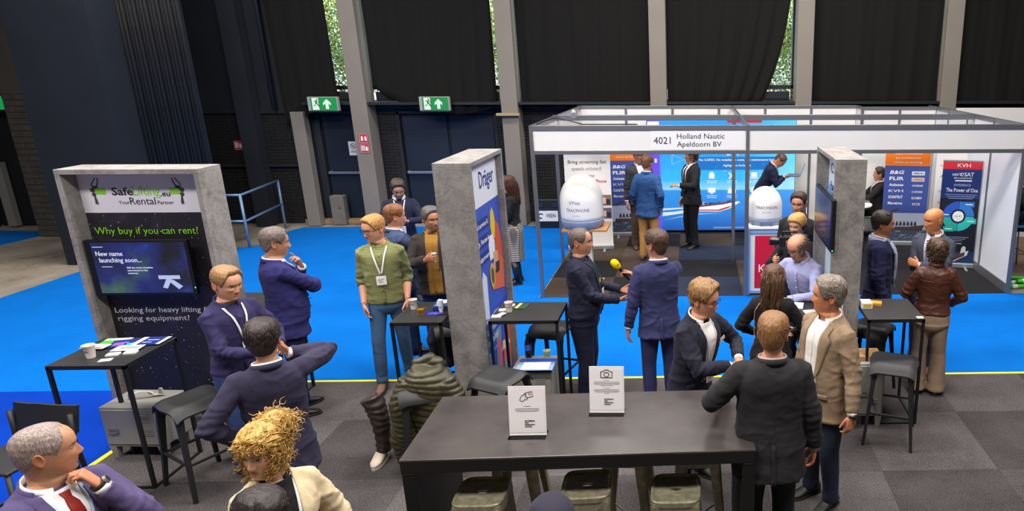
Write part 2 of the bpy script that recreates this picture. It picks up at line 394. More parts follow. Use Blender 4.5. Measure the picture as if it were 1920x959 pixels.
    for sd in (1, -1):
        a, e, w, fd, pn, curl, thb, A = arms[sd]; ht = unit(np.cross(fd, pn))*(-sd)
        hb = MB(); hs = .94 if female else 1.05
        def hp_(x, y, z): return w+(ht*x+fd*y-pn*z)*hs
        hb.loft([[hp_(cx+rx*math.cos(t), y, rz*math.sin(t)*1.0) for t in np.linspace(0, 2*PI, 12, endpoint=False)] for y, rx, rz, cx in ((-.03, .024, .021, 0), (0, .026, .019, 0), (.03, .036, .017, .003), (.065, .041, .0145, .002), (.092, .040, .012, 0), (.103, .034, .009, 0))])
        for bx, L, c0, by in ((.030, .074, 1.0, .092), (.0095, .082, 1.05, .098), (-.0115, .077, 1.1, .095), (-.031, .060, 1.15, .086)):
            cv = A.get('fc', {}).get(bx, curl); ang = 0; q = np.array([bx, by-.012, 0.]); P = [q.copy()]
            for seg, k_ in ((.012, 0), (.47, 1.0), (.30, 1.15), (.23, .8)):
                ang += cv*c0*k_*1.25; ln = L*seg if seg > .1 else seg
                q = q+np.array([bx*.10*(1-cv), math.cos(ang), -math.sin(ang)])*ln; P.append(q.copy())
            hb.tube([hp_(*t) for t in P], [.0088, .0092, .0088, .0078, .0058], 8)
        t0 = np.array([.022, .018, -.006]); td = unit(np.array([.75-.55*thb, .75, -.15-.6*thb])); td2 = unit(td*.8+np.array([-.25*thb, .35, -.25*thb]))
        hb.tube([hp_(*q) for q in (t0, t0+td*.036, t0+td*.036+td2*.032, t0+td*.036+td2*.058)], [.0125, .011, .0098, .0068], 8)
        V, F, N = remesh(hb, .0042 if near else .0058, 2, .4); full.add(V, F)
        tc = np.ones((len(V), 3))*np.array(C(skin)[:3])*np.array([1.0, .9, .86]); tone.append(tc)
    full.V = [fin(np.vstack(full.V))]
    body = full.build('person', skin_mat(), None, True)
    body.location = loc if len(loc) == 3 else (loc[0], loc[1], 0); body.rotation_euler = (0, 0, math.radians(face+90))
    tag(body, label, 'person'); root = body
    ca = body.data.color_attributes.new('tone', 'FLOAT_COLOR', 'POINT'); tn = np.vstack(tone); ca.data.foreach_set('color', np.hstack([tn, np.ones((len(tn), 1))]).ravel())
    def out(mb, name, mat, smooth=True, auto=None, **k):
        mb.V = [fin(np.vstack(mb.V))]; return mb.build(name, mat, root, smooth, auto=auto, **k)
    # ---- trousers / skirt
    bt = dict(bottom or {}); bcol = bt.get('col', '#22232c'); bkind = bt.get('kind', 'trousers'); bmat = cloth(bcol, bt.get('rough', .85), bt.get('style', 'jeans' if bkind == 'jeans' else 'wool'))
    tb = MB(); 
    if bkind == 'skirt':
        for z, k_ in ((1.06, 1.0), (1.0, 1.02), (.9, 1.05), (.75, 1.0), (.6, .98), (bt.get('hem', .5), 1.0)):
            pass
        tb.loft(np.array([T(tors(th24, np.full(28, z), .014)*np.array([kx, kx, 1])) for z, kx in ((1.08, 1), (1.0, 1), (.92, 1.03), (.8, 1.0), (.68, .95), (.55, .93), (bt.get('hem', .5), .94))]))
        V, F, N = remesh(tb, vox, 2)
    else:
        loose = kind == 'sweater' or (kind == 'shirt' and tp.get('hem', .98) < .95); wt = bt.get('waist', 1.05 if not loose else (tp.get('hem', .96)+.03)); to = .004 if (loose or kind in ('jacket', 'coat')) else .012; tb.loft(np.array([T(tors(th24, np.full(28, z), to)) for z in np.linspace(.86, wt, 7)])); q_ = T(tors(th24, np.full(28, .86), .012)); c_ = q_.mean(0); tb.loft(np.array([q_, c_+(q_-c_)*np.array([.8, .9, 1])-np.array([0, 0, .045]), c_+(q_-c_)*np.array([.45, .7, 1])-np.array([0, 0, .085])]))
        for sd in (1, -1):
            a, k, n_, yw = legs[sd]; slim = bt.get('slim', 1.0); wide = bt.get('wide', 0); dn = np.array([0, 0, -1.])
            low = n_+np.array([math.sin(yw)*.01, -.012, -.035 if bkind != 'jeans' else -.02])
            P = [a+np.array([0, 0, .03]), a*.75+k*.25, a*.4+k*.6, k, k*.6+n_*.4, k*.25+n_*.75, low]
            rr = np.array([.098, .094, .080, .071, .068, .062, .062])*slim*(.5+.5*build)+wide*np.array([0, 0, .004, .012, .025, .04, .05])
            tb.tube(P, np.stack([rr, rr*1.08], 1), 14, up=(1, 0, 0))
        V, F, N = remesh(tb, vox, 3)
        lo = sstep(-V[:, 2], -.42, -.08); V = V+N*((vnoise(V*np.array([9, 9, 26]), 3)*.006*lo+vnoise(V*np.array([8, 8, 5]), 5)*.004)[:, None])
    o_ = MB().add(V, F); out(o_, 'skirt' if bkind == 'skirt' else ('jeans' if bkind == 'jeans' else 'trousers'), bmat)
    # ---- shoes
    for sd in (1, -1):
        a, k, n_, yw = legs[sd]; fw = np.array([math.sin(yw), -math.cos(yw), 0]); rt = np.array([math.cos(yw), math.sin(yw), 0]); base = np.array([n_[0], n_[1], n_[2]-.085]); sb = MB(); so = MB()
        def ring(y, hw, h0, h1, m=14):
            return [base+fw*y+rt*(hw*math.cos(t))+np.array([0, 0, h0+(h1-h0)*(.5+.5*math.sin(t))]) for t in np.linspace(0, 2*PI, m, endpoint=False)]
        kk = .86 if female else 1.0
        sb.loft([ring(y*kk, hw*kk, .012, h1) for y, hw, h1 in ((-.075, .018, .05), (-.070, .030, .085), (-.045, .037, .105), (.0, .039, .11), (.045, .040, .088), (.09, .044, .066), (.13, .045, .052), (.165, .038, .042), (.185, .022, .032), (.192, .008, .024))])
        if bt.get('boots'): sb.tube([n_*.98+np.array([0, 0, -.03]), n_*.6+k*.4, n_*.25+k*.75], [.048, .056, .062], 14)
        so.loft([ring(y*kk, hw*kk, 0, .022) for y, hw in ((-.082, .018), (-.074, .034), (-.03, .038), (.03, .037), (.09, .047), (.14, .047), (.18, .034), (.2, .010))])
        sh = out(sb, 'boot' if bt.get('boots') else 'shoe', cloth(shoes, .5, 'leather'))
        so.V = [fin(np.vstack(so.V))]; so.build('sole', plain_c(bt.get('sole', '#171514'), .7), sh, True, auto=40)
    # ---- top garment
    off = tp.get('off', {'jacket': .021, 'coat': .027, 'shirt': .012, 'sweater': .016}[kind]); hem = tp.get('hem', {'jacket': .80, 'coat': .62, 'shirt': .98, 'sweater': .96}[kind])
    flare = tp.get('flare', .12 if kind in ('jacket', 'coat') else .02); tcol = tp['col']; tmat = cloth(tcol, tp.get('rough', .85), tp.get('style', 'wool'))
    gb = MB(); zs = np.concatenate([np.linspace(hem, 1.40, 14), [1.43, 1.455, 1.48, 1.505, 1.525]])
    gb.loft(np.array([T(tors(th24, np.full(28, z), off, hem=flare)) for z in zs]))
    for sd in (1, -1):
        a, e, w, fd, pn, *_ = arms[sd]; k_ = off-.012
        sa = a+np.array([-sd*.035, 0, .005]); end = w if not sl_short else e*.72+w*.28
        we = w-(unit(w-e)*.012)
        if sl_short: P = [sa, a, a*.6+e*.4, a*.25+e*.75, e, end]; rr = np.array([.054, .061, .056, .052, .050, .052])
        else: P = [sa, a, a*.6+e*.4, a*.25+e*.75, e, e*.65+w*.35, e*.3+w*.7, we]; rr = np.array([.054, .062, .058, .053, .050, .046, .041, .038])
        gb.tube(P, (rr*(.45+.55*build)*(.93 if female else 1)+k_), 14)
    V, F, N = remesh(gb, vox, 3)
    cl = T(fx(np.zeros(12), np.linspace(1.0, 1.5, 12), off)); dmin = np.min(np.linalg.norm(V[:, None, :]-cl[None], axis=2), 1); damp = sstep(dmin, .07, .15)
    wr_ = vnoise(V*np.array([16, 16, 24]), 1)*.0028+vnoise(V*np.array([6, 6, 8]), 2)*.005; wr_ = wr_*tp.get('wrinkle', 1); q_ = V*np.array([5.5, 5.5, 8.5])+.6*np.stack([vnoise(V*4, 11), vnoise(V*4, 12), vnoise(V*4, 13)], 1); wr_ = wr_+((1-np.abs(vnoise(q_, 14)))**5-.25)*.010*tp.get('wrinkle', 1)+((1-np.abs(vnoise(q_*1.9, 15)))**6-.2)*.004
    for sd in (1, -1):
        a, e, w, *_ = arms[sd]; dd = np.linalg.norm(V-e, axis=1); ax = (V-e)@unit(w-a); wr_ += np.exp(-(dd/.13)**2)*.0042*np.sin(ax*120+vnoise(V*14, 4)*3.5)
        uu = unit(w-e); tt = (V-e)@uu; rd = np.linalg.norm(V-e-np.outer(tt, uu), axis=1); m_ = (tt > .06)*(rd < .09); wr_ += m_*.0018*np.sin(tt*90+vnoise(V*11, 6)*4)
    if tp.get('puff'): wr_ += .012*np.abs(np.sin(V[:, 2]*tp['puff']))
    V = V+N*(wr_*damp)[:, None]
    out(MB().add(V, F), tp.get('name', kind), tmat)
    # collar, front, lapels
    def strip(xi, xo, zz_, o, thick=.004, ncol=4, m=None):
        """thick strip on the front between xi(z) and xo(z)"""
        mb = MB(); xs = np.linspace(0, 1, ncol); rows_o = []; rows_i = []
        for a_, b_, z_ in zip(xi, xo, zz_):
            x_ = a_+(b_-a_)*xs; rows_o.append(T(fx(x_, np.full(ncol, z_), o, flare))); rows_i.append(T(fx(x_, np.full(ncol, z_), o-thick, flare)))
        R = [list(r1)+list(r2[::-1]) for r1, r2 in zip(rows_o, rows_i)]; return mb.loft(R)
    nr = (.052 if female else .060)*(.5+.5*build)+.007
    def collar(o, z0, zt, drop, t0, wid, tipz):
        mb = MB(); R = []
        for t in np.linspace(math.radians(t0), 2*PI-math.radians(t0), 30):
            fr_ = (math.cos(t)+1)/2; dz = -.036*fr_; sx, cy = math.sin(t), -math.cos(t); tip = tipz*max(0, fr_-.75)*4
            pr_ = [(o, z0), (o+.002, zt), (o+.008, zt+.003), (o+wid, zt-drop-tip), (o+wid-.005, zt-drop-tip-.002), (o+.006, zt-.012)]
            R.append([(r*sx, .020+r*cy*1.03, z+dz) for r, z in pr_])
        Rr = np.array(R); Rr = T(Rr.reshape(-1, 3)).reshape(Rr.shape); return mb.loft(Rr)
    sh_c = tp.get('shirt'); zb = tp.get('button', 1.10); vt = min(tp.get('vtop', .070), .074)
    zt_ = 1.528
    if kind in ('jacket', 'coat') and not tp.get('closed'):
        open_ = tp.get('open', 0.0); zlo = hem+.01 if open_ else zb; zv = np.linspace(zlo, zt_, 22); tv = (zv-zlo)/(zt_-zlo)
        vi = open_+(vt-open_)*np.clip(tv, 0, 1)**.85 if open_ else .004+(vt-.004)*tv**.5
        vi = np.minimum(vi, vt+.03)
        if sh_c: out(strip(-vi-.012, vi+.012, zv, off+.006, .005, 9), 'shirt', cloth(sh_c, .8, tp.get('shirt_style', 'shirt'), .05))
        ln = tp.get('lapel', .068); tl = np.linspace(0, 1, 22); wd = ln*np.interp(tl, [0, .12, .66, .70, .74, 1], [.05, .35, 1.0, .98, .62, .50])
        zl = np.linspace(max(zb, zlo), zt_, 22); vl = np.interp(zl, zv, vi)
        if tp.get('lapel', 1):
            for sd in (1, -1): out(strip(sd*(vl-.004), sd*(vl+wd), zl, off+.013, .008, 5), 'lapel', tmat)
        out(collar(nr+.016, 1.49, 1.541, .034, 62, .016, 0), 'collar', tmat)
        if tp.get('tie'):
            zc = np.linspace(1.02 if not zb > 1.05 else zb, 1.512, 14); hw = np.interp(zc, [1.0, 1.455, 1.475, 1.51], [.037, .023, .014, .021])
            out(strip(-hw, hw, zc, off+.012, .005, 5), 'tie', cloth(tp['tie'], .5, 'silk'))
        if sh_c: out(collar(nr+.006, 1.485, 1.548, .034, 19 if tp.get('tie') else 24, .015, .012 if tp.get('tie') else .022), 'shirt_collar', cloth(sh_c, .8, tp.get('shirt_style', 'shirt'), .05))
        if sh_c and not tp.get('tie'):
            zc = np.linspace(zlo+.01, 1.47, 14); out(strip(np.full(14, -.012), np.full(14, .012), zc, off+.009, .004, 3), 'placket', cloth(sh_c, .8, tp.get('shirt_style', 'shirt'), .05))
        if kind == 'jacket' and tp.get('flaps', True):
            for sd in (1, -1):
                xx = np.array([sd*.085, sd*.150]); zr = np.linspace(.945, .985, 4)
                out(strip(np.full(4, xx[0]), np.full(4, xx[1]), zr, off+.008, .005, 5), 'pocket_flap', tmat)
            bk = MB(); R = []
            for z in np.linspace(hem, 1.0, 10):
                thv = PI+np.array([-.05, .035, .035, -.05]); q = tors(thv, np.full(4, z), off+.0035, hem=flare); q[2:] = tors(thv[2:], np.full(2, z), off-.004, hem=flare); R.append(T(q))
            out(bk.loft(R), 'back_vent', tmat)
            R = [T(tors(np.array([PI-.012, PI-.004, PI+.004, PI+.012]), np.full(4, z), off+np.array([.001, .0035, .0035, .001]), hem=flare)) for z in np.linspace(1.0, 1.47, 16)]; out(MB().loft(np.array(R), closed=False), 'back_seam', tmat)
            for zq in (1.07, 1.14)[:1 if open_ else 2]:
                q = T(fx(np.array([.004 if not open_ else open_+.01]), np.array([zq-.05]), off+.012))[0]; out(MB().lathe([(.002, .004), (.008, .003), (.009, 0), (.006, -.002)], q, 10), 'button', plain_c('#141212', .4))
        if tp.get('cuff', True) and sh_c and not sl_short:
            for sd in (1, -1):
                a, e, w, fd, *_ = arms[sd]; out(MB().tube([w-unit(w-e)*.02, w+unit(w-e)*.006], [.036, .036], 14), 'cuff', cloth(sh_c, .8, tp.get('shirt_style', 'shirt'), .05))
    elif kind == 'shirt':
        out(collar(nr+.005, 1.48, 1.545, .036, tp.get('cgap', 26), .017, .028), 'collar', tmat)
        zc = np.linspace(hem+.01, 1.43, 16); out(strip(np.full(16, -.016), np.full(16, .016), zc, off+.006, .004, 4), 'placket', tmat)
        for z in np.linspace(hem+.06, 1.40, 6):
            q = T(fx(np.array([.0]), np.array([z]), off+.009))[0]; out(MB().lathe([(.001, .004), (.006, .003), (.006, -.003)], q, 8), 'button', plain_c(tp.get('btn', '#2a2623'), .4))
        if not sl_short:
            for sd in (1, -1):
                a, e, w, *_ = arms[sd]; out(MB().tube([w-unit(w-e)*.055, w-unit(w-e)*.0], [.041, .040], 14), 'cuff', tmat)
    else:
        if tp.get('closed') and tp.get('collar', True): out(collar(nr+.010, 1.49, 1.555, .035, 30, .018, .02), 'collar', tmat)
        elif kind == 'sweater':
            R = [];
            for t in np.linspace(0, 2*PI, 24, endpoint=False):
                fr_ = (math.cos(t)+1)/2; c_ = np.array([0, .02, 1.512-.034*fr_]); d_ = np.array([math.sin(t), -math.cos(t), 0])
                R.append([c_+d_*(nr+.010+.008*math.cos(u))+np.array([0, 0, .012*math.sin(u)]) for u in np.linspace(0, 2*PI, 8, endpoint=False)])
            R.append(R[0]); R = np.array(R); out(MB().loft(T(R.reshape(-1, 3)).reshape(R.shape), cap=False), 'neckband', tmat)
            if sh_c: out(collar(nr+.006, 1.485, 1.55, .03, 24, .014, .02), 'shirt_collar', cloth(sh_c, .8, 'shirt', .05))
        if tp.get('seams'):
            for z in tp['seams']:
                R = [T(tors(np.array([t, t, t]), np.array([z-.006, z, z+.006]), off+.003, hem=flare)+0) for t in np.linspace(PI*.62, PI*1.38, 18)]
                R2 = [[q[0], q[1]+(q[1]-T([[0, 0, z]])[0])*.03, q[2]] for q in R]; out(MB().loft(np.array(R2), cap=False), 'seam', tmat)
    # ---- lanyard and badge
    if tp.get('lanyard'):
        lc = tp['lanyard']; zbg = tp.get('badge_z', 1.20); mbk = MB(); o2 = off+tp.get('lan_off', .014)
        for sd in (1, -1):
            zz_ = np.linspace(1.515, zbg, 14); xc = sd*np.interp(zz_, [zbg, 1.46, 1.515], [.006, .062, .072]); q = strip(xc-.0075, xc+.0075, zz_, o2, .002, 3); mbk.add(np.vstack(q.V), q.F)
        lo = out(mbk, 'lanyard', plain_c(lc, .6))
        bp = T(fx(np.array([tp.get('badge_x', 0.0)]), np.array([zbg]), o2+.012))[0]; Rl = np.array(Matrix.Rotation(lean[2]+.0, 3, 'Z'))
        b1 = MB(); hw, hh = tp.get('badge_size', (.046, .062)); V_ = np.array([(x, y, z) for z in (-2*hh, 0) for y in (-.002, .002) for x in (-hw, hw)]) @ Rl.T + bp + np.array([0, -.004, -.012])
        b1.add(V_, [(0, 2, 3, 1), (4, 5, 7, 6), (0, 1, 5, 4), (2, 6, 7, 3), (0, 4, 6, 2), (1, 3, 7, 5)]); bo = out(b1, 'badge', plain_c('#e9e7e6', .35), False)
        b2 = MB()
        for r_, (w0, w1) in enumerate(((-.6, .6), (-.7, .2), (-.5, .4))):
            zc_ = -hh*.7-r_*hh*.35; V_ = np.array([(x*hw, y, zc_+dz) for dz in (-.003, .003) for y in (-.0032, -.0025) for x in (w0, w1)]) @ Rl.T + bp + np.array([0, -.004, -.012])
            b2.add(V_, [(0, 2, 3, 1), (4, 5, 7, 6), (0, 1, 5, 4), (2, 6, 7, 3), (0, 4, 6, 2), (1, 3, 7, 5)])
        b2.V = [fin(np.vstack(b2.V))]; b2.build('lettering', plain_c('#8d8a90', .6), bo)
    # ---- hair
    if hair: build_hair(hair, out, HT, HC, female, near)
    if glasses:
        g = MB(); 
        for sx in (-1, 1):
            P = [(sx*.033+.0235*math.copysign(abs(math.cos(t))**.7, math.cos(t)), -.1005+.10*abs(.0+.0235*math.cos(t)*sx)*0, .116+.0175*math.copysign(abs(math.sin(t))**.7, math.sin(t))) for t in np.linspace(0, 2*PI, 21)]
            g.tube(HT(np.array(P)+HC), .0021, 5)
            g.tube(HT(np.array([(sx*.056, -.098, .121), (sx*.072, -.07, .121), (sx*.079, -.02, .121), (sx*.080, .012, .116)])+HC), .0022, 5)
        g.tube(HT(np.array([(-.010, -.101, .118), (0, -.106, .121), (.010, -.101, .118)])+HC), .002, 5)
        out(g, 'glasses', plain_c(glasses, .3))
    for fn in extras: fn(locals())
    return root, dict(T=T, HT=HT, HC=HC, arms=arms, s=s, out=out, fx=fx, tors=tors, root=root)
_pc = {}
def plain_c(col, rough=.5, metal=0):
    k = (col, rough, metal)
    if k not in _pc: _pc[k] = plain('matte_' + col.lstrip('#'), col, rough, metal)
    return _pc[k]

def build_hair(st, out, HT, HC, female, near):
    kind = st['kind']; rng = np.random.default_rng(st.get('seed', 1)); mat = hair_mat(st['col'])
    zg = np.array([.0, .012, .024, .036, .048, .06, .072, .084, .096, .108, .120, .132, .144, .156, .166, .176, .186, .195, .203, .211, .218, .224, .228, .2305, .2315])
    if near: zg = np.interp(np.linspace(0, 24, 54), np.arange(25), zg)
    th = np.linspace(-PI, PI, 120 if near else 72, endpoint=False)
    TH, Z = np.meshgrid(th, zg); R = head_base(TH, Z, female); zl = zline(TH, st); m = Z-zl
    if st.get('bald_top'):
        bt = st['bald_top']; m = np.minimum(m, (bt-Z)+.05*np.clip((np.abs(TH)-2.2), 0, 1))
    cen = np.array([0, .005, .12]); Nn = R-cen; Nn /= np.linalg.norm(Nn, axis=2)[..., None]
    top = sstep(Z, .12, .22); tk = st.get('side', .009)*(1-top)+st.get('top', .020)*top
    if st.get('quiff'): tk = tk+st['quiff']*np.exp(-((TH)/.7)**2)*np.exp(-((Z-.205)/.02)**2)
    edge = sstep(m, -.002, .018); P = R.reshape(-1, 3)
    ns = vnoise(P*np.array([120, 120, 50]), 1)*.3+vnoise(P*np.array([40, 40, 20]), 2)*.4
    D = (tk*edge*(1+st.get('rough', .35)*ns.reshape(Z.shape)) - .003*(1-edge))
    V = R+Nn*D[..., None]; keep = m > -.006; F = []; k, n = Z.shape
    for i in range(k-1):
        for j in range(n):
            j2 = (j+1) % n; q = (i*n+j, i*n+j2, (i+1)*n+j2, (i+1)*n+j)
            if keep[i, j] and keep[i, j2] and keep[i+1, j] and keep[i+1, j2]: F.append(q)
    if keep[-1].all(): F.append(tuple((k-1)*n+j for j in range(n)))
    used = sorted({i for f in F for i in f}); mp = {u: i for i, u in enumerate(used)}
    mb = MB(); Vf = V.reshape(-1, 3)
    if used: mb.add(HT(Vf[used]+HC), [tuple(mp[i] for i in f) for f in F])
    # tufts lying along the flow of the hair
    ok = np.argwhere((m > .008)); flow = st.get('flow', 'down'); nt_ = int(st.get('tufts', 150)*(2.6 if near else .8)); tl = st.get('tuft_len', .045)
    if kind != 'buzz':
        for _ in range(nt_):
            i, j = ok[rng.integers(len(ok))]; p0 = V[i, j]; nn = Nn[i, j]
            whorl = np.array([0, .07, .20]); d = p0-whorl
            if flow == 'back': d = np.array([0, 1, -.15]) if p0[1] < .06 else np.array([0, .15, -1])
            elif flow == 'side': d = np.array([1, -.25, 0]) if p0[2] > .18 else np.array([0, .35, -1])
            elif flow == 'fwd': d = np.array([.15, -1, -.2]) if p0[2] > .17 else np.array([0, .25, -1])
            d = d+rng.normal(0, .35, 3)*np.linalg.norm(d)*st.get('mess', .5); d = unit(d-nn*np.dot(d, nn)); L = tl*rng.uniform(.6, 1.2); r = .0021*st.get('tr', 1)
            pts = []; q = p0-nn*.001
            for t in np.linspace(0, 1, 5):
                c_ = p0+d*L*t; c_ = c_-cen; rr = np.linalg.norm(p0-cen); c_ = c_/np.linalg.norm(c_)*(rr*(1-.12*t)+.002*math.sin(t*PI)+st.get('lift', .0)*t) if st.get('wrap', True) else c_
                pts.append(c_+cen)
            e_ = pts[-1]; te = math.atan2(e_[0], -e_[1])
            if e_[2]-zline(np.array([te]), st)[0] < st.get('over', .004) or (st.get('bald_top') and e_[2] > st['bald_top']): continue
            mb.tube(HT(np.array(pts)+HC), np.array([.6, 1, 1, .7, .15])*r*rng.uniform(.7, 1.5), 3)
    # long hair or curls
    if st.get('long'):
        zlow = st['long']; cnt = int(st.get('strands', 150)*(2.4 if near else 1.5))
        for q in range(cnt):
            t = rng.uniform(-1, 1)*math.radians(st.get('span', 118)); t = PI+t; z0 = rng.uniform(.08, .19); a = head_base(np.array([t]), np.array([z0]), female)[0]; nn = unit(a-cen)
            lay = rng.uniform(.008, .030); pts = [a+nn*.004, a+nn*lay]
            x0, y0 = a[0]*(1.05+.08*rng.random()), a[1]; zend = zlow+rng.uniform(-.03, .05)
            wob = rng.uniform(0, 6.28); wv = st.get('wave', .006)
            for u in np.linspace(.15, 1, 8):
                z = a[2]+(zend-a[2])*u; out_y = max(y0, 0)+.018*u*(y0 > -.02); k_ = 1-.12*u
                yy = max(out_y, .03+.075*sstep(-z, .0, .10)*(abs(x0) < .07)) if t > PI*.6 and t < PI*1.4 else y0+.01
                bulge = lay*1.1
                pts.append((x0*k_+np.sign(x0)*bulge*.5+wv*math.sin(u*9+wob), yy+bulge+wv*math.cos(u*8+wob), z))
            pts = np.array(pts); 
            w_ = np.array([1.0]*(len(pts)-1)+[.3]); mb.tube(HT2(HT, pts+HC), w_*rng.uniform(.0028, .0052), 4, flat=.6)
    if st.get('bun_core'):
        c_, r_ = np.array(st['bun']), np.array(st.get('bun_r', (.07, .07, .055)))*st['bun_core']
        R = np.array([[c_+r_*np.array([math.sin(a)*math.cos(t), math.sin(a)*math.sin(t), math.cos(a)]) for t in np.linspace(0, 2*PI, 26, endpoint=False)] for a in np.linspace(.05, PI-.05, 18)]); Pq = R.reshape(-1, 3); Pq = c_+(Pq-c_)*(1+.16*vnoise(Pq*55, 5)+.10*vnoise(Pq*120, 6))[:, None]
        mb.loft(HT(Pq+HC).reshape(R.shape))
    if st.get('curls'):
        for q in range(st['curls']):
            if st.get('bun') and q < st['curls']*.42:
                v = rng.normal(0, 1, 3); v = unit(v); a = np.array(st['bun'])+v*np.array(st.get('bun_r', (.07, .07, .055)))*rng.uniform(.55, 1.0); nn = v; L = .07
            else:
                tm = st.get('curl_span', (60, 300)); 
                td_ = rng.uniform(*tm); t = math.radians(td_); z0 = rng.uniform(*st.get('curl_z', (.03, .2))); z0 = z0 if 42 < td_ < 318 else rng.uniform(.185, .205); a = head_base(np.array([t]), np.array([z0]), female)[0]; nn = unit(a-cen); a = a+nn*rng.uniform(.0, st.get('curl_out', .03)); L = st.get('curl_len', .10)
            g = np.array([rng.normal(0, .5), rng.normal(0, .5), -st.get('droop', 1.0)]); d = unit(nn*.55+g*.6+rng.normal(0, .35, 3)); e1 = unit(np.cross(d, [.3, .8, .5])); e2 = np.cross(d, e1); rr = st.get('curl_r', .012)*rng.uniform(.6, 1.3); tn = rng.uniform(1.2, 2.2); ph = rng.uniform(0, 6.28)
            u = np.linspace(0, 1, 12); pts = a+np.outer(u*L*rng.uniform(.5, 1.1), d)+np.outer(rr*np.cos(u*tn*6.28+ph)*np.minimum(1, u*3), e1)+np.outer(rr*np.sin(u*tn*6.28+ph)*np.minimum(1, u*3), e2)
            mb.tube(HT2(HT, pts+HC), np.interp(u, [0, .7, 1], [1, .9, .25])*st.get('curl_w', .0042)*rng.uniform(.7, 1.3), 4)
    if mb.V: out(mb, 'hair', mat)
def HT2(HT, P):
    """head transform for long hair: everything moves with the head"""
    P = np.asarray(P, float); lift = np.maximum(P[:, 2], 1.575); Q = P.copy(); Q[:, 2] = lift; A = HT(Q); d = P[:, 2]-lift
    A[:, 2] += d; return A
# ------------------------------------------------------------------ text
def text(t, M, hgt, mat, parent, w=None, align='CENTER', bold=0, shear=0, name='lettering'):
    """flat lettering; M = 4x4 of the text plane (x right, y up, z out); hgt = capital height"""
    cu = bpy.data.curves.new(name, 'FONT'); cu.body = t; cu.size = hgt/.70; cu.align_x = align; cu.align_y = 'CENTER'; cu.offset = bold*hgt; cu.shear = shear
    cu.extrude = .0006; cu.resolution_u = 2; cu.materials.append(mat)
    o = bpy.data.objects.new(name, cu); LINK.append(o); o.parent = parent
    o.matrix_local = Matrix(M)
    if w: FIT[o.name] = (w, align)
    return o
FIT = {}; CURVE = {}
def plane_m(o, ex, ey):
    ex, ey = Vector(ex).normalized(), Vector(ey).normalized(); ez = ex.cross(ey)
    return Matrix(((ex.x, ey.x, ez.x, o[0]), (ex.y, ey.y, ez.y, o[1]), (ex.z, ey.z, ez.z, o[2]), (0, 0, 0, 1)))
FRONT = lambda x, y, z: plane_m((x, y, z), (1, 0, 0), (0, 0, 1))        # faces -y
POSX = lambda x, y, z: plane_m((x, y, z), (0, 1, 0), (0, 0, 1))         # faces +x
NEGX = lambda x, y, z: plane_m((x, y, z), (0, -1, 0), (0, 0, 1))        # faces -x
def glow(name, col, st=1.0):
    m, nt, b = new_mat(name); c = C(col); b.inputs['Base Color'].default_value = (0.01, .01, .01, 1); b.inputs['Roughness'].default_value = .3
    b.inputs['Emission Color'].default_value = c; b.inputs['Emission Strength'].default_value = st; return m
_g = {}
def glow_c(col, st=1.0):
    if (col, st) not in _g: _g[(col, st)] = glow('lit_'+col.lstrip('#'), col, st)
    return _g[(col, st)]

# ------------------------------------------------------------------ setting
def concrete_floor():
    m, nt, b = new_mat('concrete_floor'); v = coords(nt); n1 = noise(nt, v, .8, 6, .6, .6); n2 = noise(nt, v, 9, 5)
    a = nt.nodes.new('ShaderNodeMath'); a.operation = 'MULTIPLY_ADD'; a.inputs[1].default_value = .35; nt.links.new(n2, a.inputs[0]); nt.links.new(n1, a.inputs[2])
    nt.links.new(ramp(nt, a.outputs[0], [(.45, C('#5a5048')), (.62, C('#8a8074')), (.85, C('#a39a8c'))]), b.inputs['Base Color']); b.inputs['Roughness'].default_value = .45
    bump(nt, b, n2, .1, .004); return m
def carpet(name, c1, c2, sc=220, rough=.95):
    m, nt, b = new_mat(name); v = coords(nt); n = noise(nt, v, sc, 2, .7); n2 = noise(nt, v, 2.2, 4)
    a = nt.nodes.new('ShaderNodeMath'); a.operation = 'MULTIPLY_ADD'; a.inputs[1].default_value = .35; nt.links.new(n2, a.inputs[0]); nt.links.new(n, a.inputs[2])
    nt.links.new(ramp(nt, a.outputs[0], [(.45, C(c1)), (.9, C(c2))]), b.inputs['Base Color']); b.inputs['Roughness'].default_value = rough; b.inputs['Specular IOR Level'].default_value = .1
    bump(nt, b, n, .35, .004); return m
MT = dict(black_metal=plain('black_metal', '#161617', .45, 0, .4), black_plastic=plain('black_plastic', '#1d1d1f', .5, 0, .4, .1), alu=plain('aluminium', '#8b8d93', .35, .75, .5), white_panel=plain('white_panel', '#d9d7d4', .55, 0, .3, .03, 2),
          white=plain('white_paper', '#e6e4e4', .6), print_black=plain('print_black', '#1c1b20', .6), steel=plain('brushed_steel', '#8f8a82', .3, .95, .5, .18, 30), locker=plain('grey_enamel', '#8b8983', .5, .1, .4, .06, 5))
FLM = concrete_floor()
fl = MB().box(-20, 11, -3, 22, -.15, -.012).build('floor', FLM); tag(fl, kind='structure')
wall_dark = plain('dark_paint', '#23252c', .7, 0, .3, .18, 1.2, .25, 25); pier_m = plain('pier_paint', '#1b202a', .75, 0, .3, .12, 1.5, .3, 60); brick_m = plain('painted_brick', '#201f20', .8, 0, .3, .22, 6, .4, 60); brick_grey = plain('grey_painted_brick', '#45423e', .8, 0, .3, .2, 5, .4, 60)
conc_m = plain('grey_column_paint', '#7d766e', .75, 0, .3, .05, 2)
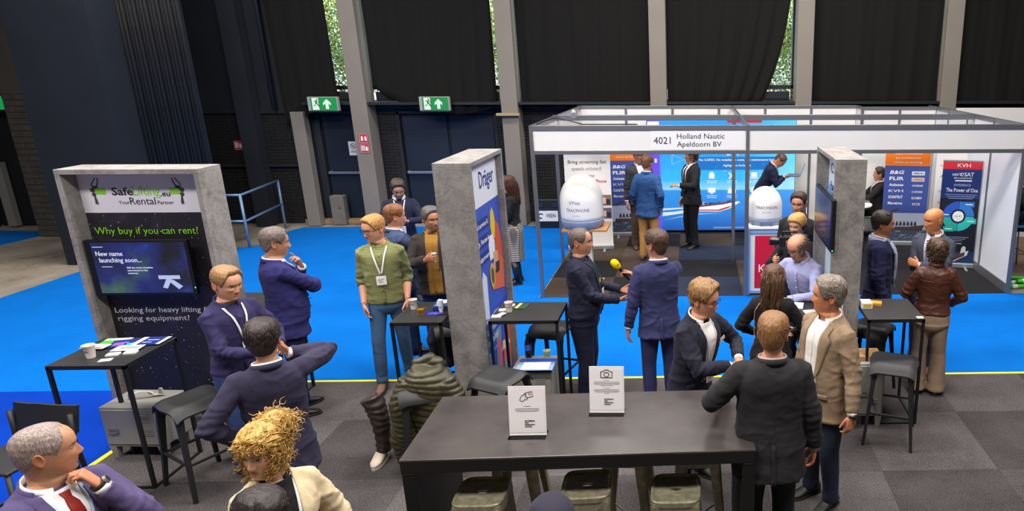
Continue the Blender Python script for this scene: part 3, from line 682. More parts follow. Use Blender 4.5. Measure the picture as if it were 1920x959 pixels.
# main back wall with window openings
WY = 14.65
bw = MB(); bw.box(-16, 11, WY, WY+.3, 2.36, 2.56); bw.box(-16, -8.0, WY, WY+.3, 2.56, 9); bw.box(-16, 11, WY, WY+.3, 6.5, 9)
bw.box(-16, -7.78, WY, WY+.3, 0, 2.36); bw.box(-6.86, -6.14, WY, WY+.3, 0, 2.36); bw.box(-4.16, 11, WY, WY+.3, 0, 2.36); bw.box(-7.78, -6.86, WY, WY+.3, 2.28, 2.36)
wall_back = bw.build('wall_back', wall_dark); tag(wall_back, kind='structure')
def brickwork(name, x0, x1, y, z0, z1, parent, mat, bl=.21, bh=.065, d=.014, proud=1):
    rng = random.Random(3); mb = MB(); r = 0; z = z0
    while z < z1-.02:
        x = x0-(bl/2 if r % 2 else 0)
        while x < x1:
            a, b_ = max(x+.005, x0), min(x+bl-.005, x1); dd = d*rng.uniform(.75, 1.1)
            if b_-a > .02: mb.box(a, b_, y-dd, y+.002, z+.005, min(z+bh-.005, z1))
            x += bl
        z += bh; r += 1
    o = mb.build(name, mat, parent, kind='stuff'); return o
brickwork('brick_facing', -11.0, -8.2, WY, 0, 2.30, wall_back, brick_m); brickwork('brick_facing', -6.84, -6.16, WY, 0, 2.34, wall_back, brick_m); brickwork('brick_facing', -4.14, -2.3, WY, 0, 2.34, wall_back, brick_m)
MB().box(-11.0, -8.25, WY-.09, WY, 1.22, 1.27).box(-11, -8.2, WY-.05, WY, 2.31, 2.38).build('ledge', wall_dark, wall_back)
# left part: pier, brick return and the folded partition
pr_ = MB().box(-10.74, -9.44, 11.57, 12.14, 0, 9).build('wall_left', pier_m); tag(pr_, kind='structure')
pb = MB().box(-13.0, -10.5, 13.6, 13.9, 0, 9).build('wall_return', brick_grey); tag(pb, kind='structure'); brickwork('brick_facing', -13.0, -10.6, 13.6, 0, 2.75, pb, brick_grey, .40, .115, .016)
MB().box(-13.0, -10.5, 13.575, 13.6, 2.75, 9).build('upper_facing', plain('grey_plaster', '#47443f', .8, 0, .3, .1, 2), pb)
rib_m = plain('corrugated_steel', '#232324', .5, 0, .25, .2, 3)
fp = MB().box(-9.80, -8.40, 12.16, 12.20, 0, 9).build('wall_partition', pier_m); tag(fp, kind='structure')
rp = MB().tube([(-0, 0, 0), (0, 0, 9)], .034, 10).build('panel_rib', rib_m, fp, True); rp.location = (-9.77, 12.155, 0)
for i in range(1, 22):
    c_ = copyobj(rp, fp); c_.location = (-9.77+i*.0635, 12.155 + (.02 if i % 3 == 2 else 0), 0)
sidew = MB().box(-16.3, -16, -3, 15, 0, 9).build('wall_side', wall_dark); tag(sidew, kind='structure')
o = MB().box(10.8, 11, -3, 15, 0, 9).build('wall_right', plain_c('#55524e', .9)); tag(o, kind='structure'); o = MB().box(-16, 11, -3.2, -3, 0, 9).build('wall_front', plain_c('#6a665f', .9)); tag(o, kind='structure')
ceil = MB().box(-20, 11, -3, 15, 8.6, 8.8).build('ceiling', plain('dark_ceiling', '#4a4846', .9)); tag(ceil, kind='structure')
far = MB().box(-16, -13.0, 14.35, 14.5, 2.35, 9).box(-16, -14.6, 14.35, 14.5, 0, 2.4).build('wall_recess', wall_dark); tag(far, kind='structure')
# columns, posts
for i, x in enumerate((-6.72, -3.73, -.735, 2.20, 5.17)):
    o = MB().box(x-.165, x+.165, 14.22, 14.62, 0, 8.6).build('column', conc_m, None, bev=.01); tag(o, kind='structure')
for x, y, w, h_ in ((-8.02, 14.42, .13, 2.36),):
    o = MB().box(x-w, x+w, y-.1, y+.1, 0, h_).build('column', conc_m, None, bev=.01); tag(o, kind='structure')
o = MB().box(-9.16, -8.90, 14.33, 14.62, 0, 8.6).box(-9.2, -8.86, 14.30, 14.33, 0, 8.6).build('column', wall_dark); tag(o, kind='structure')
pp = MB().tube([(-8.55, 14.50, 2.4), (-8.55, 14.50, 8.6)], .035, 10).build('conduit', wall_dark, None, True); tag(pp, 'dark vertical conduit pipe on the wall left of the first exit sign', 'pipe')
# doors
door_m = plain('door_paint', '#17202e', .5, 0, .4, .12, 2)
def door(n, x0, x1, leaves, bars):
    o = MB().box(x0, x1, WY+.10, WY+.16, 0, 2.30).build('door_%d' % n, wall_dark); tag(o, kind='structure')
    w = (x1-x0)/leaves
    for k in range(leaves):
        MB().box(x0+k*w+.03, x0+(k+1)*w-.03, WY+.05, WY+.10, .03, 2.26).build('door_leaf', door_m, o, bev=.006)
        if k in bars:
            a, b_ = x0+k*w+.05, x0+(k+1)*w-.05
            MB().box(a, b_, WY-.05, WY-.015, 1.055, 1.105).box(a, a+.05, WY-.02, WY+.06, 1.05, 1.11).box(b_-.05, b_, WY-.02, WY+.06, 1.05, 1.11).build('push_bar', plain_c('#8d939f', .35, .6), o, bev=.005)
    MB().box(x0-.05, x0, WY-.02, WY+.1, 0, 2.34).box(x1, x1+.05, WY-.02, WY+.1, 0, 2.34).box(x0-.05, x1+.05, WY-.02, WY+.1, 2.29, 2.36).build('door_frame', wall_dark, o)
    return o
door(1, -7.76, -6.88, 1, (0,)); d2 = door(2, -6.12, -4.18, 2, (0, 1))
MB().lathe([(.0, .0), (.03, 0), (.03, .02), (.012, .03), (.012, .06), (0, .06)], (-5.0, WY-.02, 1.0), 12).build('door_closer', plain_c('#b8b8b8', .3, .7), d2)
d3 = MB().box(-14.6, -13.05, 14.55, 14.6, 0, 2.35).build('door_3', plain_c('#0c0d10', .6)); tag(d3, kind='structure')
for z in (1.0, 1.55): MB().box(-13.75, -13.5, 14.46, 14.5, z, z+.04).box(-13.73, -13.70, 14.5, 14.56, z, z+.04).box(-13.55, -13.52, 14.5, 14.56, z, z+.04).build('door_handle', plain_c('#9a9a9a', .3, .8), d3)
MB().box(-14.35, -14.18, 14.40, 14.52, .02, 1.35).build('door_edge', plain_c('#7c7a74', .6), d3)
o = MB().box(-8.3, -6.2, WY-.14, WY, 0, .10).build('baseboard_back', plain('raw_timber', '#8f7a5c', .75, 0, .3, .2, 9)); tag(o, kind='structure')
o = MB().box(-7.68, -7.40, 14.42, 14.60, 0, .62).build('concrete_block', plain('rough_concrete', '#6f6a62', .85, 0, .3, .12, 8), None, bev=.01); tag(o, 'upright grey concrete block at the foot of the first exit door', 'block')
MB().lathe([(.018, 0), (.018, .004), (0, .004)], (0, 0, 0), 10).build('bolt_hole', plain_c('#2a2826', .8), o).matrix_local = Matrix.Translation((-7.50, 14.419, .36)) @ Matrix.Rotation(PI/2, 4, 'X')
o = MB().box(-3.98, -3.52, 14.12, 14.2, 2.29, 2.34).build('timber_batten', plain_c('#a08a66', .7)); tag(o, 'short pale timber batten crossing the third grey column', 'batten')
# windows
glass = new_mat('window_glass'); gm, gnt, gb_ = glass; gb_.inputs['Transmission Weight'].default_value = 1; gb_.inputs['Roughness'].default_value = 0; gb_.inputs['IOR'].default_value = 1.02; gb_.inputs['Base Color'].default_value = (.88, .97, .97, 1)
win_frame = plain_c('#1a1d22', .5)
edges = [-8.02, -6.72, -3.73, -.735, 2.20, 5.17, 8.2]
for i in range(6):
    x0, x1 = edges[i], edges[i+1]
    f_ = MB().box(x0, x1, WY+.02, WY+.16, 2.78, 2.86).box(x0, x1, WY+.02, WY+.16, 6.42, 6.5).box(x0+.13, x0+.2, WY+.02, WY+.16, 2.8, 6.5).box(x1-.2, x1-.13, WY+.02, WY+.16, 2.8, 6.5).build('window_%d' % (i+1), win_frame); tag(f_, kind='structure')
    MB().box(x0+.18, x1-.18, WY+.08, WY+.095, 2.84, 6.44).build('pane', gm, f_)
    MB().box(x0+.17, x1-.17, 14.25, WY, 2.50, 2.55).build('window_sill', win_frame, f_)
    MB().box(x0+.25, x1-.25, 14.50, WY-.04, 2.57, 2.74).box(x0+.3, x1-.3, 14.48, 14.50, 2.60, 2.70).build('convector', plain_c('#20242a', .45, .3), f_)
# cord along the windows
o = MB().tube([(x, 14.60, 2.98+.03*math.sin(x*1.3)) for x in np.linspace(-7.2, 2.2, 30)], .006, 5).build('cable', plain_c('#141414', .6), None, True); tag(o, 'thin dark cable strung along the window bays in front of the columns', 'cable')
# curtains
cur_m = cloth('#100f0e', .95, 'drape', .12)
def curtain(label, tl, tr, bl_, br, zt, zb_l, zb_m, zb_r, y=14.40, waves=7, pull=0):
    nx, nz = 84, 26; R = []; A = []; B = []
    for k in range(nz):
        v = k/(nz-1); row = []
        for i in range(nx):
            u = i/(nx-1); zb = zb_l*(1-u)**2+2*zb_m*u*(1-u)+zb_r*u*u; z = zt+(zb-zt)*v; e = v**1.6
            xl = tl+(bl_-tl)*v**(1+pull); xr = tr+(br-tr)*v**(1+pull); amp = .010+.022*v
            row.append((xl+(xr-xl)*u, y+amp*math.sin(u*waves*6.28+1.3*math.sin(v*2.2+u*5))+.008*math.sin(u*waves*15+v*4)-.10*e*math.sin(u*PI)*(1 if zb_m < zb_l-.1 else .3), z))
        A.append(row); B.append([(p[0], p[1]+.012, p[2]) for p in row])
    R = [a+b[::-1] for a, b in zip(A, B)]; o = MB().loft(np.array(R)).build('curtain', cur_m, None, True); tag(o, label, 'curtain', 'black curtains over the high windows'); return o
curtain('black curtain left of the first window slot, over the first exit sign', -8.45, -7.20, -8.30, -7.20, 6.6, 2.05, 2.35, 2.50, waves=4)
curtain('black curtain with a sagging gathered bottom between the first two grey columns', -6.53, -3.98, -6.45, -4.02, 6.6, 2.82, 2.02, 2.46, waves=7)
curtain('straight black curtain above the left end of the white booth', -3.54, -.90, -3.52, -.90, 6.6, 2.42, 2.42, 2.46, waves=6)
curtain('black curtain whose right edge is pulled aside from the last window slot', -.56, 1.98, -.56, 1.36, 6.6, 2.46, 2.46, 2.5, waves=7, pull=2.2)
curtain('black curtain between the two right-hand grey columns', 2.38, 4.98, 2.38, 4.98, 6.6, 2.46, 2.46, 2.44, waves=5)
curtain('black curtain right of the last grey column', 5.36, 8.1, 5.36, 8.1, 6.6, 2.38, 2.38, 2.40, waves=6)
# trees outside
def tree(label, x, y, hgt, rad, c1, c2, seed):
    rng = np.random.default_rng(seed); t = thing('tree', label, 'tree', (x, y, -.15), 0, 'trees outside the hall windows')
    MB().tube([(0, 0, 0), (.1, 0, hgt*.35), (.05, .1, hgt*.85)], [.16, .12, .04], 8).build('trunk', plain_c('#4a4034', .9), t, True)
    n = 15000; d = rng.normal(0, 1, (n, 3)); d /= np.linalg.norm(d, axis=1)[:, None]; P = d*rad*(rng.random(n)**.45)[:, None]*np.array([1, 1, 1.55]); P[:, 2] += hgt*.55
    P += .25*np.stack([np.sin(P[:, 2]*3+P[:, 1]), np.cos(P[:, 2]*2.3), np.sin(P[:, 0]*3)], 1)
    a = rng.normal(0, 1, (n, 3)); a /= np.linalg.norm(a, axis=1)[:, None]; b_ = np.cross(a, rng.normal(0, 1, (n, 3))); b_ /= np.linalg.norm(b_, axis=1)[:, None]
    L = .048; V = np.stack([P-a*L, P+b_*L*.5, P+a*L, P-b_*L*.5], 1).reshape(-1, 3); mb = MB(); mb.V = [V]; mb.F = [(4*i, 4*i+1, 4*i+2, 4*i+3) for i in range(n)]; mb.M = list(rng.integers(0, 2, n)); mb.n = 4*n
    mb.build('foliage', [plain_c(c1, .6), plain_c(c2, .6)], t, kind='stuff')
for i, (x, y, h_, r, lab) in enumerate(((-9.6, 18.6, 8, 1.5, 'yellow green tree filling the first window slot, left of the first column'), (-10.8, 21, 10, 2.2, 'taller pale tree behind the yellow green one in the first window slot'), (-5.6, 19, 8, 1.6, 'bright tree in the narrow window slot beside the second column'), (-6.6, 22, 10, 2.2, 'tall tree behind the narrow window slot beside the second column'), (2.6, 19, 8, 1.6, 'light green tree in the window slot right of the pulled-aside curtain'), (3.4, 22, 10, 2.3, 'tall darker tree behind the slot right of the pulled-aside curtain'))):
    tree(lab, x, y, h_, r, ('#9cb46c', '#8fb494')[i % 2], ('#d9e2a4', '#cfe4d2')[i % 2], i)
# carpets
blue = carpet('blue_carpet', '#0058a8', '#006ecb'); dblue = carpet('dark_blue_carpet', '#002c8e', '#003cae')
def slab(poly, z0, z1, name, mat, label=None, cat=None, kind=None, parent=None):
    n = len(poly); mb = MB(); mb.add([(x, y, z0) for x, y in poly]+[(x, y, z1) for x, y in poly], [tuple(range(n-1, -1, -1)), tuple(range(n, 2*n))]+[(i, (i+1) % n, n+(i+1) % n, n+i) for i in range(n)])
    o = mb.build(name, mat, parent); return tag(o, label, cat, kind=kind)
slab([(-10.3, 6.79), (-5.23, 6.79), (-5.23, 6.96), (8.5, 6.96), (8.5, 9.64), (-2.33, 9.64), (-2.33, 14.2), (-8.2, 14.25), (-8.32, 13.9), (-8.25, 12.72), (-8.62, 12.58), (-10.2, 11.2)], -.02, -.002, 'aisle_carpet', blue, 'bright blue carpet covering the aisle between the stands and the white booth', 'carpet')
slab([(-11.5, 2.0), (-5.23, 2.0), (-5.23, 6.79), (-11.5, 6.79)], -.02, -.004, 'aisle_carpet', dblue, 'darker blue carpet left of the grey carpet tiles', 'carpet')
slab([(-15.8, 14.2), (-13.25, 14.05), (-13.05, 13.6), (-13.16, 12.94), (-14.3, 12.0), (-15.8, 11.6)], -.02, -.003, 'aisle_carpet', blue, 'small triangle of bright blue carpet in the far left doorway', 'carpet')
greys = [carpet('carpet_tile_a', '#1f1c1d', '#5e595a', 110), carpet('carpet_tile_b', '#1c1a1b', '#565152', 110), carpet('carpet_tile_c', '#262324', '#6b6566', 110)]
island = thing('carpet_tiles', 'grey tiled carpet under the stands and the long black table', 'carpet', (0, 0, 0)); rng_ = random.Random(5)
for iy in range(-1, 7):
    for ix in range(-8, 9):
        x0, x1 = ix*1.0+.57-1+1, ix*1.0+1.57; y0, y1 = 1.09+iy-.99+1, 1.09+iy+1.0; x0 = x1-1.0; y0 = iy*1.0+1.09; y1 = y0+1
        x0, x1 = max(x0, -5.2), min(x1, 8.5); y1 = min(y1, 6.93)
        if x1-x0 < .05 or y1-y0 < .05: continue
        o = MB().box(x0+.001, x1-.001, y0+.001, y1-.001, -.012, -.001).build('carpet_tile', greys[[2, 1, 0][((ix+2*iy) + (1 if (ix*7+iy*3) % 5 == 0 else 0)) % 3]], island)
tape = plain_c('#f0e020', .5)
o = MB().box(-5.23, 8.5, 6.925, 6.965, -.004, .002).build('tape_line', tape); tag(o, 'yellow floor tape along the edge of the blue aisle', 'tape')
o = MB().box(-5.255, -5.205, 2.0, 6.9, -.004, .002).build('tape_line', tape); tag(o, 'yellow floor tape beside the grey locker, at the dark blue carpet', 'tape')
# ------------------------------------------------------------------ signs on the wall
green = glow_c('#0f9a4c', .9); sgw = glow_c('#e8f4ea', 1.0)
RUN = [[(.0, .085), (.012, .095), (.026, .09), (.03, .078), (.02, .07), (.006, .072)], [(-.03, .060), (.018, .066), (.03, .035), (.055, .03), (.055, .042), (.036, .046), (.022, .078-.012), (.005, .068), (-.02, .070), (-.04, .045), (-.03, .040)], [(-.012, .062), (.016, .062), (.014, .022), (.034, .004), (.05, -.04), (.035, -.042), (.018, -.004), (-.012, .02)], [(-.010, .026), (.006, .018), (-.018, -.012), (-.05, -.012), (-.05, -.024), (-.012, -.026)]]
def exit_sign(label, x, z, y=14.1):
    t = thing('exit_sign', label, 'sign', (x, y, z), 0, 'green illuminated exit signs'); 
    MB().box(-.295, .295, 0, .09, -.135, .135).build('housing', plain_c('#9a9a96', .5), t, bev=.006); MB().box(-.235, .275, -.006, 0, -.125, .125).build('face_panel', green, t)
    m = MB().box(-.20, -.075, -.010, -.006, -.115, .115); m.build('doorway_symbol', sgw, t)
    r = MB(); 
    for poly in RUN: r.prism([(p[0]*1.15-.12, p[1]*1.1-.01) for p in poly], (0, -.010, 0), (1, 0, 0), (0, 0, 1), (0, -1, 0), .003)
    r.build('running_figure', glow_c('#0c7a3c', .6), t)
    MB().prism([(.055, -.10), (.055, .01), (.01, -.03), (.01, .02), (.085, .095), (.16, .02), (.16, -.03), (.115, .01), (.115, -.10)], (0, -.006, 0), (1, 0, 0), (0, 0, 1), (0, -1, 0), .004).build('arrow_symbol', sgw, t)
    MB().box(-.30, .30, .0, .12, -.16, -.135).box(-.06, .06, .09, .56, -.05, .05).build('bracket', plain_c('#1d2024', .5), t)
exit_sign('green exit sign above the single door by the first window slot', -7.35, 2.53); exit_sign('green exit sign above the double doors under the sagging curtain', -5.17, 2.53)
exit_sign('green exit sign at the far left edge above the dark doorway', -13.86, 2.55, 14.25)
red = plain_c('#b3202a', .5)
def fire_sign(label, x, z, y, two):
    t = thing('fire_sign', label, 'sign', (x, y, z), 0); n = 2 if two else 1
    for k in range(n):
        zz = -k*.20; MB().box(-.09, .09, 0, .008, zz-.095, zz+.095).build('red_plate', red, t); MB().box(-.082, .082, -.002, 0, zz-.088, zz-.084).box(-.082, .082, -.002, 0, zz+.084, zz+.088).box(-.082, -.078, -.002, 0, zz-.088, zz+.088).box(.078, .082, -.002, 0, zz-.088, zz+.088).build('border_line', MT['white'], t)
        m = MB(); 
        if (k == 0) != two:
            for j in range(5): m.box(-.065+j*.015, -.057+j*.015, -.003, 0, zz-.05, zz+.06)
        else: m.prism([(-.05, -.05), (-.01, -.05), (-.01, .02), (-.02, .05), (-.04, .05), (-.05, .02)], (0, 0, zz), (1, 0, 0), (0, 0, 1), (0, -1, 0), .003)
        m.prism([(.02, -.05), (.055, -.05), (.065, -.01), (.05, .05), (.04, .02), (.03, .055), (.015, .0)], (0, 0, zz), (1, 0, 0), (0, 0, 1), (0, -1, 0), .003); m.build('fire_symbol', MT['white'], t)
fire_sign('single small red fire sign on the dark brick wall', -9.57+.1, 1.66, WY-.03, False); fire_sign('pair of red fire signs stacked on the first grey column', -6.70, 1.84, 14.205, True)
t = thing('poster', 'white no smoking poster on the single dark exit door', 'poster', (-7.17, WY+.045, 1.58)); MB().box(-.09, .09, -.004, 0, -.145, .145).build('sheet', MT['white'], t)
MB().loft(np.array([[(r*math.cos(a), -.006, .05+r*math.sin(a)) for r, in ((.055,), (.045,))] for a in np.linspace(0, 2*PI, 25)]), cap=False, closed=False).prism([(-.045, -.006), (.045, -.006), (.045, .006), (-.045, .006)], (0, -.006, .05), (.7, 0, -.7), (.7, 0, .7), (0, -1, 0), .002).prism([(-.03, -.005), (.025, -.005), (.025, .005), (-.03, .005)], (0, -.005, .05), (1, 0, 0), (0, 0, 1), (0, -1, 0), .002).build('no_smoking_symbol', MT['print_black'], t)
MB().box(-.05, .05, -.006, -.004, -.065, -.055).box(-.06, .06, -.006, -.004, -.085, -.077).build('lettering', MT['print_black'], t)
# railing
t = thing('railing', 'blue grey tubular railing beside the concrete patch at the dark wall', 'railing', (0, 0, 0)); rm = plain_c('#6f8fb0', .4, .2)
for x, y in ((-8.32, 12.62), (-8.55, 14.2), (-9.5, 12.6)): MB().tube([(x, y, -.01), (x, y, 1.0)], .024, 10).build('post', rm, t, True)
for z in (.99, .50): MB().tube([(-9.9, 12.6, z), (-8.34, 12.62, z), (-8.32, 12.66, z), (-8.55, 14.2, z)], .022, 10).build('rail', rm, t, True)
# equipment crate by the wall
t = thing('flight_case', 'black equipment case with a white name plate by the third grey column', 'case', (-3.05, 14.2, -.012)); MB().box(-.24, .26, -.2, .2, 0, .62).build('shell', plain_c('#121314', .5), t, bev=.02); MB().box(-.23, .20, -.206, -.2, .16, .38).build('name_plate', MT['white'], t)
MB().box(-.245, .265, -.205, .205, .40, .43).box(-.2, -.1, -.215, -.2, .46, .54).box(.1, .2, -.215, -.2, .46, .54).build('hardware', plain_c('#3c3d40', .4, .5), t)
text('VEEN', FRONT(.05, -.207, .275), .075, MT['print_black'], t, .20, bold=.02); MB().loft(np.array([[(-.15+r*math.cos(a), -.208, .27+r*math.sin(a)) for r in (.06, .035)] for a in np.linspace(.6, 5.2, 18)]), cap=False, closed=False).build('round_emblem', MT['print_black'], t)
# ------------------------------------------------------------------ white shell-scheme booth
AL = MT['alu']; WP = MT['white_panel']
btile = [carpet('booth_tile_a', '#2b241f', '#51463d', 140), carpet('booth_tile_b', '#141416', '#2a2a2d', 140), carpet('booth_tile_c', '#1c2230', '#30374a', 140), carpet('booth_tile_d', '#332a24', '#5c5046', 140)]
bt_ = thing('booth_carpet', 'brown, black and navy carpet tiles on the floor of the booth with the screen wall', 'carpet', (0, 0, 0)); rng_ = random.Random(11)
pat = ["abadb", "badba", "cbcab", "dacbb"]
for iy in range(5):
    for ix in range(4):
        o = MB().box(-2.31+ix*1.0, -2.31+ix+.998, 9.65+iy*.95, 9.65+iy*.95+.948, -.012, -.001).build('carpet_tile', btile['abcd'.index("abadbc badbac cbcabd dacbba".split()[ix][iy])], bt_)
o = MB().box(1.72, 4.66, 9.65, 13.4, -.012, 0).build('booth_carpet', carpet('black_carpet', '#121113', '#2a292b', 150)); tag(o, 'plain black carpet on the floor of the right-hand booth', 'carpet')
booth = thing('exhibition_booth', 'white panelled shell booth with aluminium posts and a lettered fascia', 'booth', (0, 0, 0))
def rail(x0, x1, y0, y1, z0, z1, name='rail'): return MB().box(x0, x1, y0, y1, z0, z1).build(name, AL, booth, bev=.004)
def fascia(x0, x1, y0, y1):
    """white infill board between an upper and a lower aluminium rail"""
    if abs(x1-x0) > abs(y1-y0): rail(x0, x1, y0-.02, y0+.02, 2.43, 2.50); rail(x0, x1, y0-.02, y0+.02, 2.10, 2.155); return MB().box(x0, x1, y0-.006, y0+.006, 2.155, 2.43).build('fascia_board', WP, booth)
    rail(x0-.02, x0+.02, y0, y1, 2.43, 2.50); rail(x0-.02, x0+.02, y0, y1, 2.10, 2.155); return MB().box(x0-.006, x0+.006, y0, y1, 2.155, 2.43).build('fascia_board', WP, booth)
def post(x, y, z1=2.5, r=.024):
    mb = MB().box(x-r, x+r, y-r, y+r, 0, z1)
    for dx, dy in ((1, 0), (-1, 0), (0, 1), (0, -1)): mb.box(x+dx*r-.005, x+dx*r+.005, y+dy*r-.005, y+dy*r+.005, 0, z1)
    return mb.build('post', AL, booth)
fb = fascia(-2.24, .71, 9.65, 9.65); fascia(.75, 4.64, 9.65, 9.65); fascia(-2.26, -2.26, 9.67, 13.85); fascia(4.66, 4.66, 9.67, 13.85)
for x, y in ((-2.26, 9.65), (.73, 9.65), (4.66, 9.65), (-2.30, 11.5), (.64, 11.5), (4.66, 10.72), (4.66, 11.8), (4.66, 12.7), (3.22, 13.4)): post(x, y)
rail(-2.26, 4.64, 11.48, 11.52, 2.41, 2.5, 'beam'); rail(.71, .75, 9.67, 13.88, 2.43, 2.5, 'beam')
text('4021', FRONT(-.46, 9.638, 2.285), .095, MT['print_black'], fb, .235); text('Holland Nautic', FRONT(.075, 9.638, 2.345), .072, MT['print_black'], fb, .66); text('Apeldoorn BV', FRONT(.055, 9.638, 2.235), .072, MT['print_black'], fb, .62)
MB().box(-.62, .68, 9.640, 9.644, 2.16, 2.425).build('lettering_sheet', plain_c('#dddcdd', .5), fb)
# back wall, panel by panel
for i in range(6):
    x = -2.28+i*.917; MB().box(x+.02, x+.90, 13.87, 13.89, .04, 2.44).build('wall_panel', WP, booth); post(x, 13.88)
rail(-2.28, 3.22, 13.86, 13.90, 2.44, 2.5); rail(-2.28, 3.22, 13.86, 13.90, 0, .05)
MB().box(3.21, 3.23, 13.42, 13.86, .04, 2.44).build('wall_panel', WP, booth); rail(3.2, 3.24, 13.42, 13.86, 2.44, 2.5)
for i in range(2):
    x = 3.22+i*.72; MB().box(x+.02, x+.70, 13.39, 13.41, .04, 2.44).build('wall_panel', WP, booth); post(x+.72, 13.4)
rail(3.22, 4.66, 13.38, 13.42, 2.44, 2.5)
for a, b_ in ((9.67, 10.70), (10.74, 11.78), (11.82, 12.68), (12.72, 13.4)):
    MB().box(4.65, 4.67, a, b_, .14, 2.43).build('wall_panel', plain('panel_side', '#cfd0d6', .4, 0, .4, .03, 2), booth); rail(4.63, 4.69, a, b_, 0, .14); rail(4.645, 4.675, a, b_, 2.43, 2.5)
for x, y in ((-1.95, 11.46),):
    t = thing('spotlight', 'small clip-on spotlight on the booth beam above the white dome', 'lamp', (x, y, 2.5)); MB().box(-.03, .03, -.02, .02, 0, .05).build('clamp', plain_c('#33343a', .4), t); MB().tube([(0, 0, .05), (0, -.1, .09), (0, -.16, .08)], .008, 6).tube([(0, -.16, .08), (.02, -.26, .02)], [.03, .055], 12).build('lamp_head', plain_c('#c8c6c2', .35, .4), t, True, auto=40)
o = MB().tube([(-2.2, 9.7, 2.51), (-1.95, 9.75, 2.60), (-1.7, 9.7, 2.55), (-1.55, 9.68, 2.51), (-.8, 9.67, 2.51)], .008, 6).build('cable', plain_c('#151515', .6), None, True); tag(o, 'black cable looped over the left corner of the booth fascia', 'cable')
# neighbouring white walls to the right
o = MB().box(4.9, 8.5, 13.0, 13.05, 0, 2.5).build('wall_neighbour', WP); tag(o, kind='structure')
o = MB().box(4.72, 8.6, 10.2, 16, -.011, -.006).build('floor_patch', plain('brown_floor', '#6a5646', .6, 0, .3, .15, 3)); tag(o, kind='structure')
# ---- screen wall
led = thing('screen_wall', 'large lit blue screen wall showing a boat and white icons', 'screen', (0, 13.55, 0))
def led_mat():
    m, nt, b = new_mat('screen_picture'); v = coords(nt); sp = nt.nodes.new('ShaderNodeSeparateXYZ'); nt.links.new(v, sp.inputs[0])
    mr = nt.nodes.new('ShaderNodeMapRange'); mr.inputs[2].default_value = 2.24; nt.links.new(sp.outputs[2], mr.inputs[0])
    g = ramp(nt, mr.outputs[0], [(.02, C('#1a52a8')), (.22, C('#2f86d8')), (.385, C('#2f8fe0')), (.395, C('#8fd0f5')), (.48, C('#2fb4ee')), (.8, C('#1790e0')), (1, C('#1b9be8'))])
    g2 = ramp(nt, mr.outputs[0], [(.02, C('#2a50b8')), (.385, C('#4a9ee8')), (.395, C('#aee4f8')), (.6, C('#6fd8f0')), (1, C('#4fd0f2'))])
    mx = nt.nodes.new('ShaderNodeMapRange'); mx.inputs[1].default_value = .9; mx.inputs[2].default_value = 2.0; nt.links.new(sp.outputs[0], mx.inputs[0])
    mm = nt.nodes.new('ShaderNodeMix'); mm.data_type = 'RGBA'; nt.links.new(mx.outputs[0], mm.inputs[0]); nt.links.new(g, mm.inputs[6]); nt.links.new(g2, mm.inputs[7])
    mp = nt.nodes.new('ShaderNodeMapRange'); mp.inputs[1].default_value = -.72; mp.inputs[2].default_value = -.66; nt.links.new(sp.outputs[0], mp.inputs[0])
    m2 = nt.nodes.new('ShaderNodeMix'); m2.data_type = 'RGBA'; nt.links.new(mp.outputs[0], m2.inputs[0]); m2.inputs[6].default_value = C('#6a4be0'); nt.links.new(mm.outputs[2], m2.inputs[7])
    n = noise(nt, v, 7, 4); m3 = nt.nodes.new('ShaderNodeMix'); m3.data_type = 'RGBA'; m3.blend_type = 'MULTIPLY'; m3.inputs[0].default_value = .5; nt.links.new(m2.outputs[2], m3.inputs[6]); nt.links.new(ramp(nt, n, [(.35, (.75, .8, .9, 1)), (.65, (1, 1, 1, 1))]), m3.inputs[7])
    b.inputs['Base Color'].default_value = (.01, .01, .01, 1); nt.links.new(m3.outputs[2], b.inputs['Emission Color']); b.inputs['Emission Strength'].default_value = 1.2; return m
MB().box(-.95, 1.98, 0, .12, .03, 2.26).build('cabinet', plain_c('#2a3550', .5), led, bev=.008); MB().box(-.94, 1.97, -.006, 0, .05, 2.25).build('display', led_mat(), led)
W1 = glow_c('#ffffff', .95); W2 = glow_c('#bfe6fb', .8); yl = -.0075
text('Agileplans', FRONT(.82, yl, 1.62), .085, W1, led, .6, bold=.015, shear=.15); MB().box(.02, 1.62, -.0072, -.006, 1.27, 1.53).build('caption_band', glow_c('#1c7fd8', .9), led)
text('No CAPEX. No installation costs. No maintenance fees.', FRONT(.82, yl-.001, 1.47), .042, W1, led, 1.5, bold=.02); text('Agileplans Includes:', FRONT(.82, yl-.001, 1.36), .040, W1, led, .55, bold=.02)
icon = []
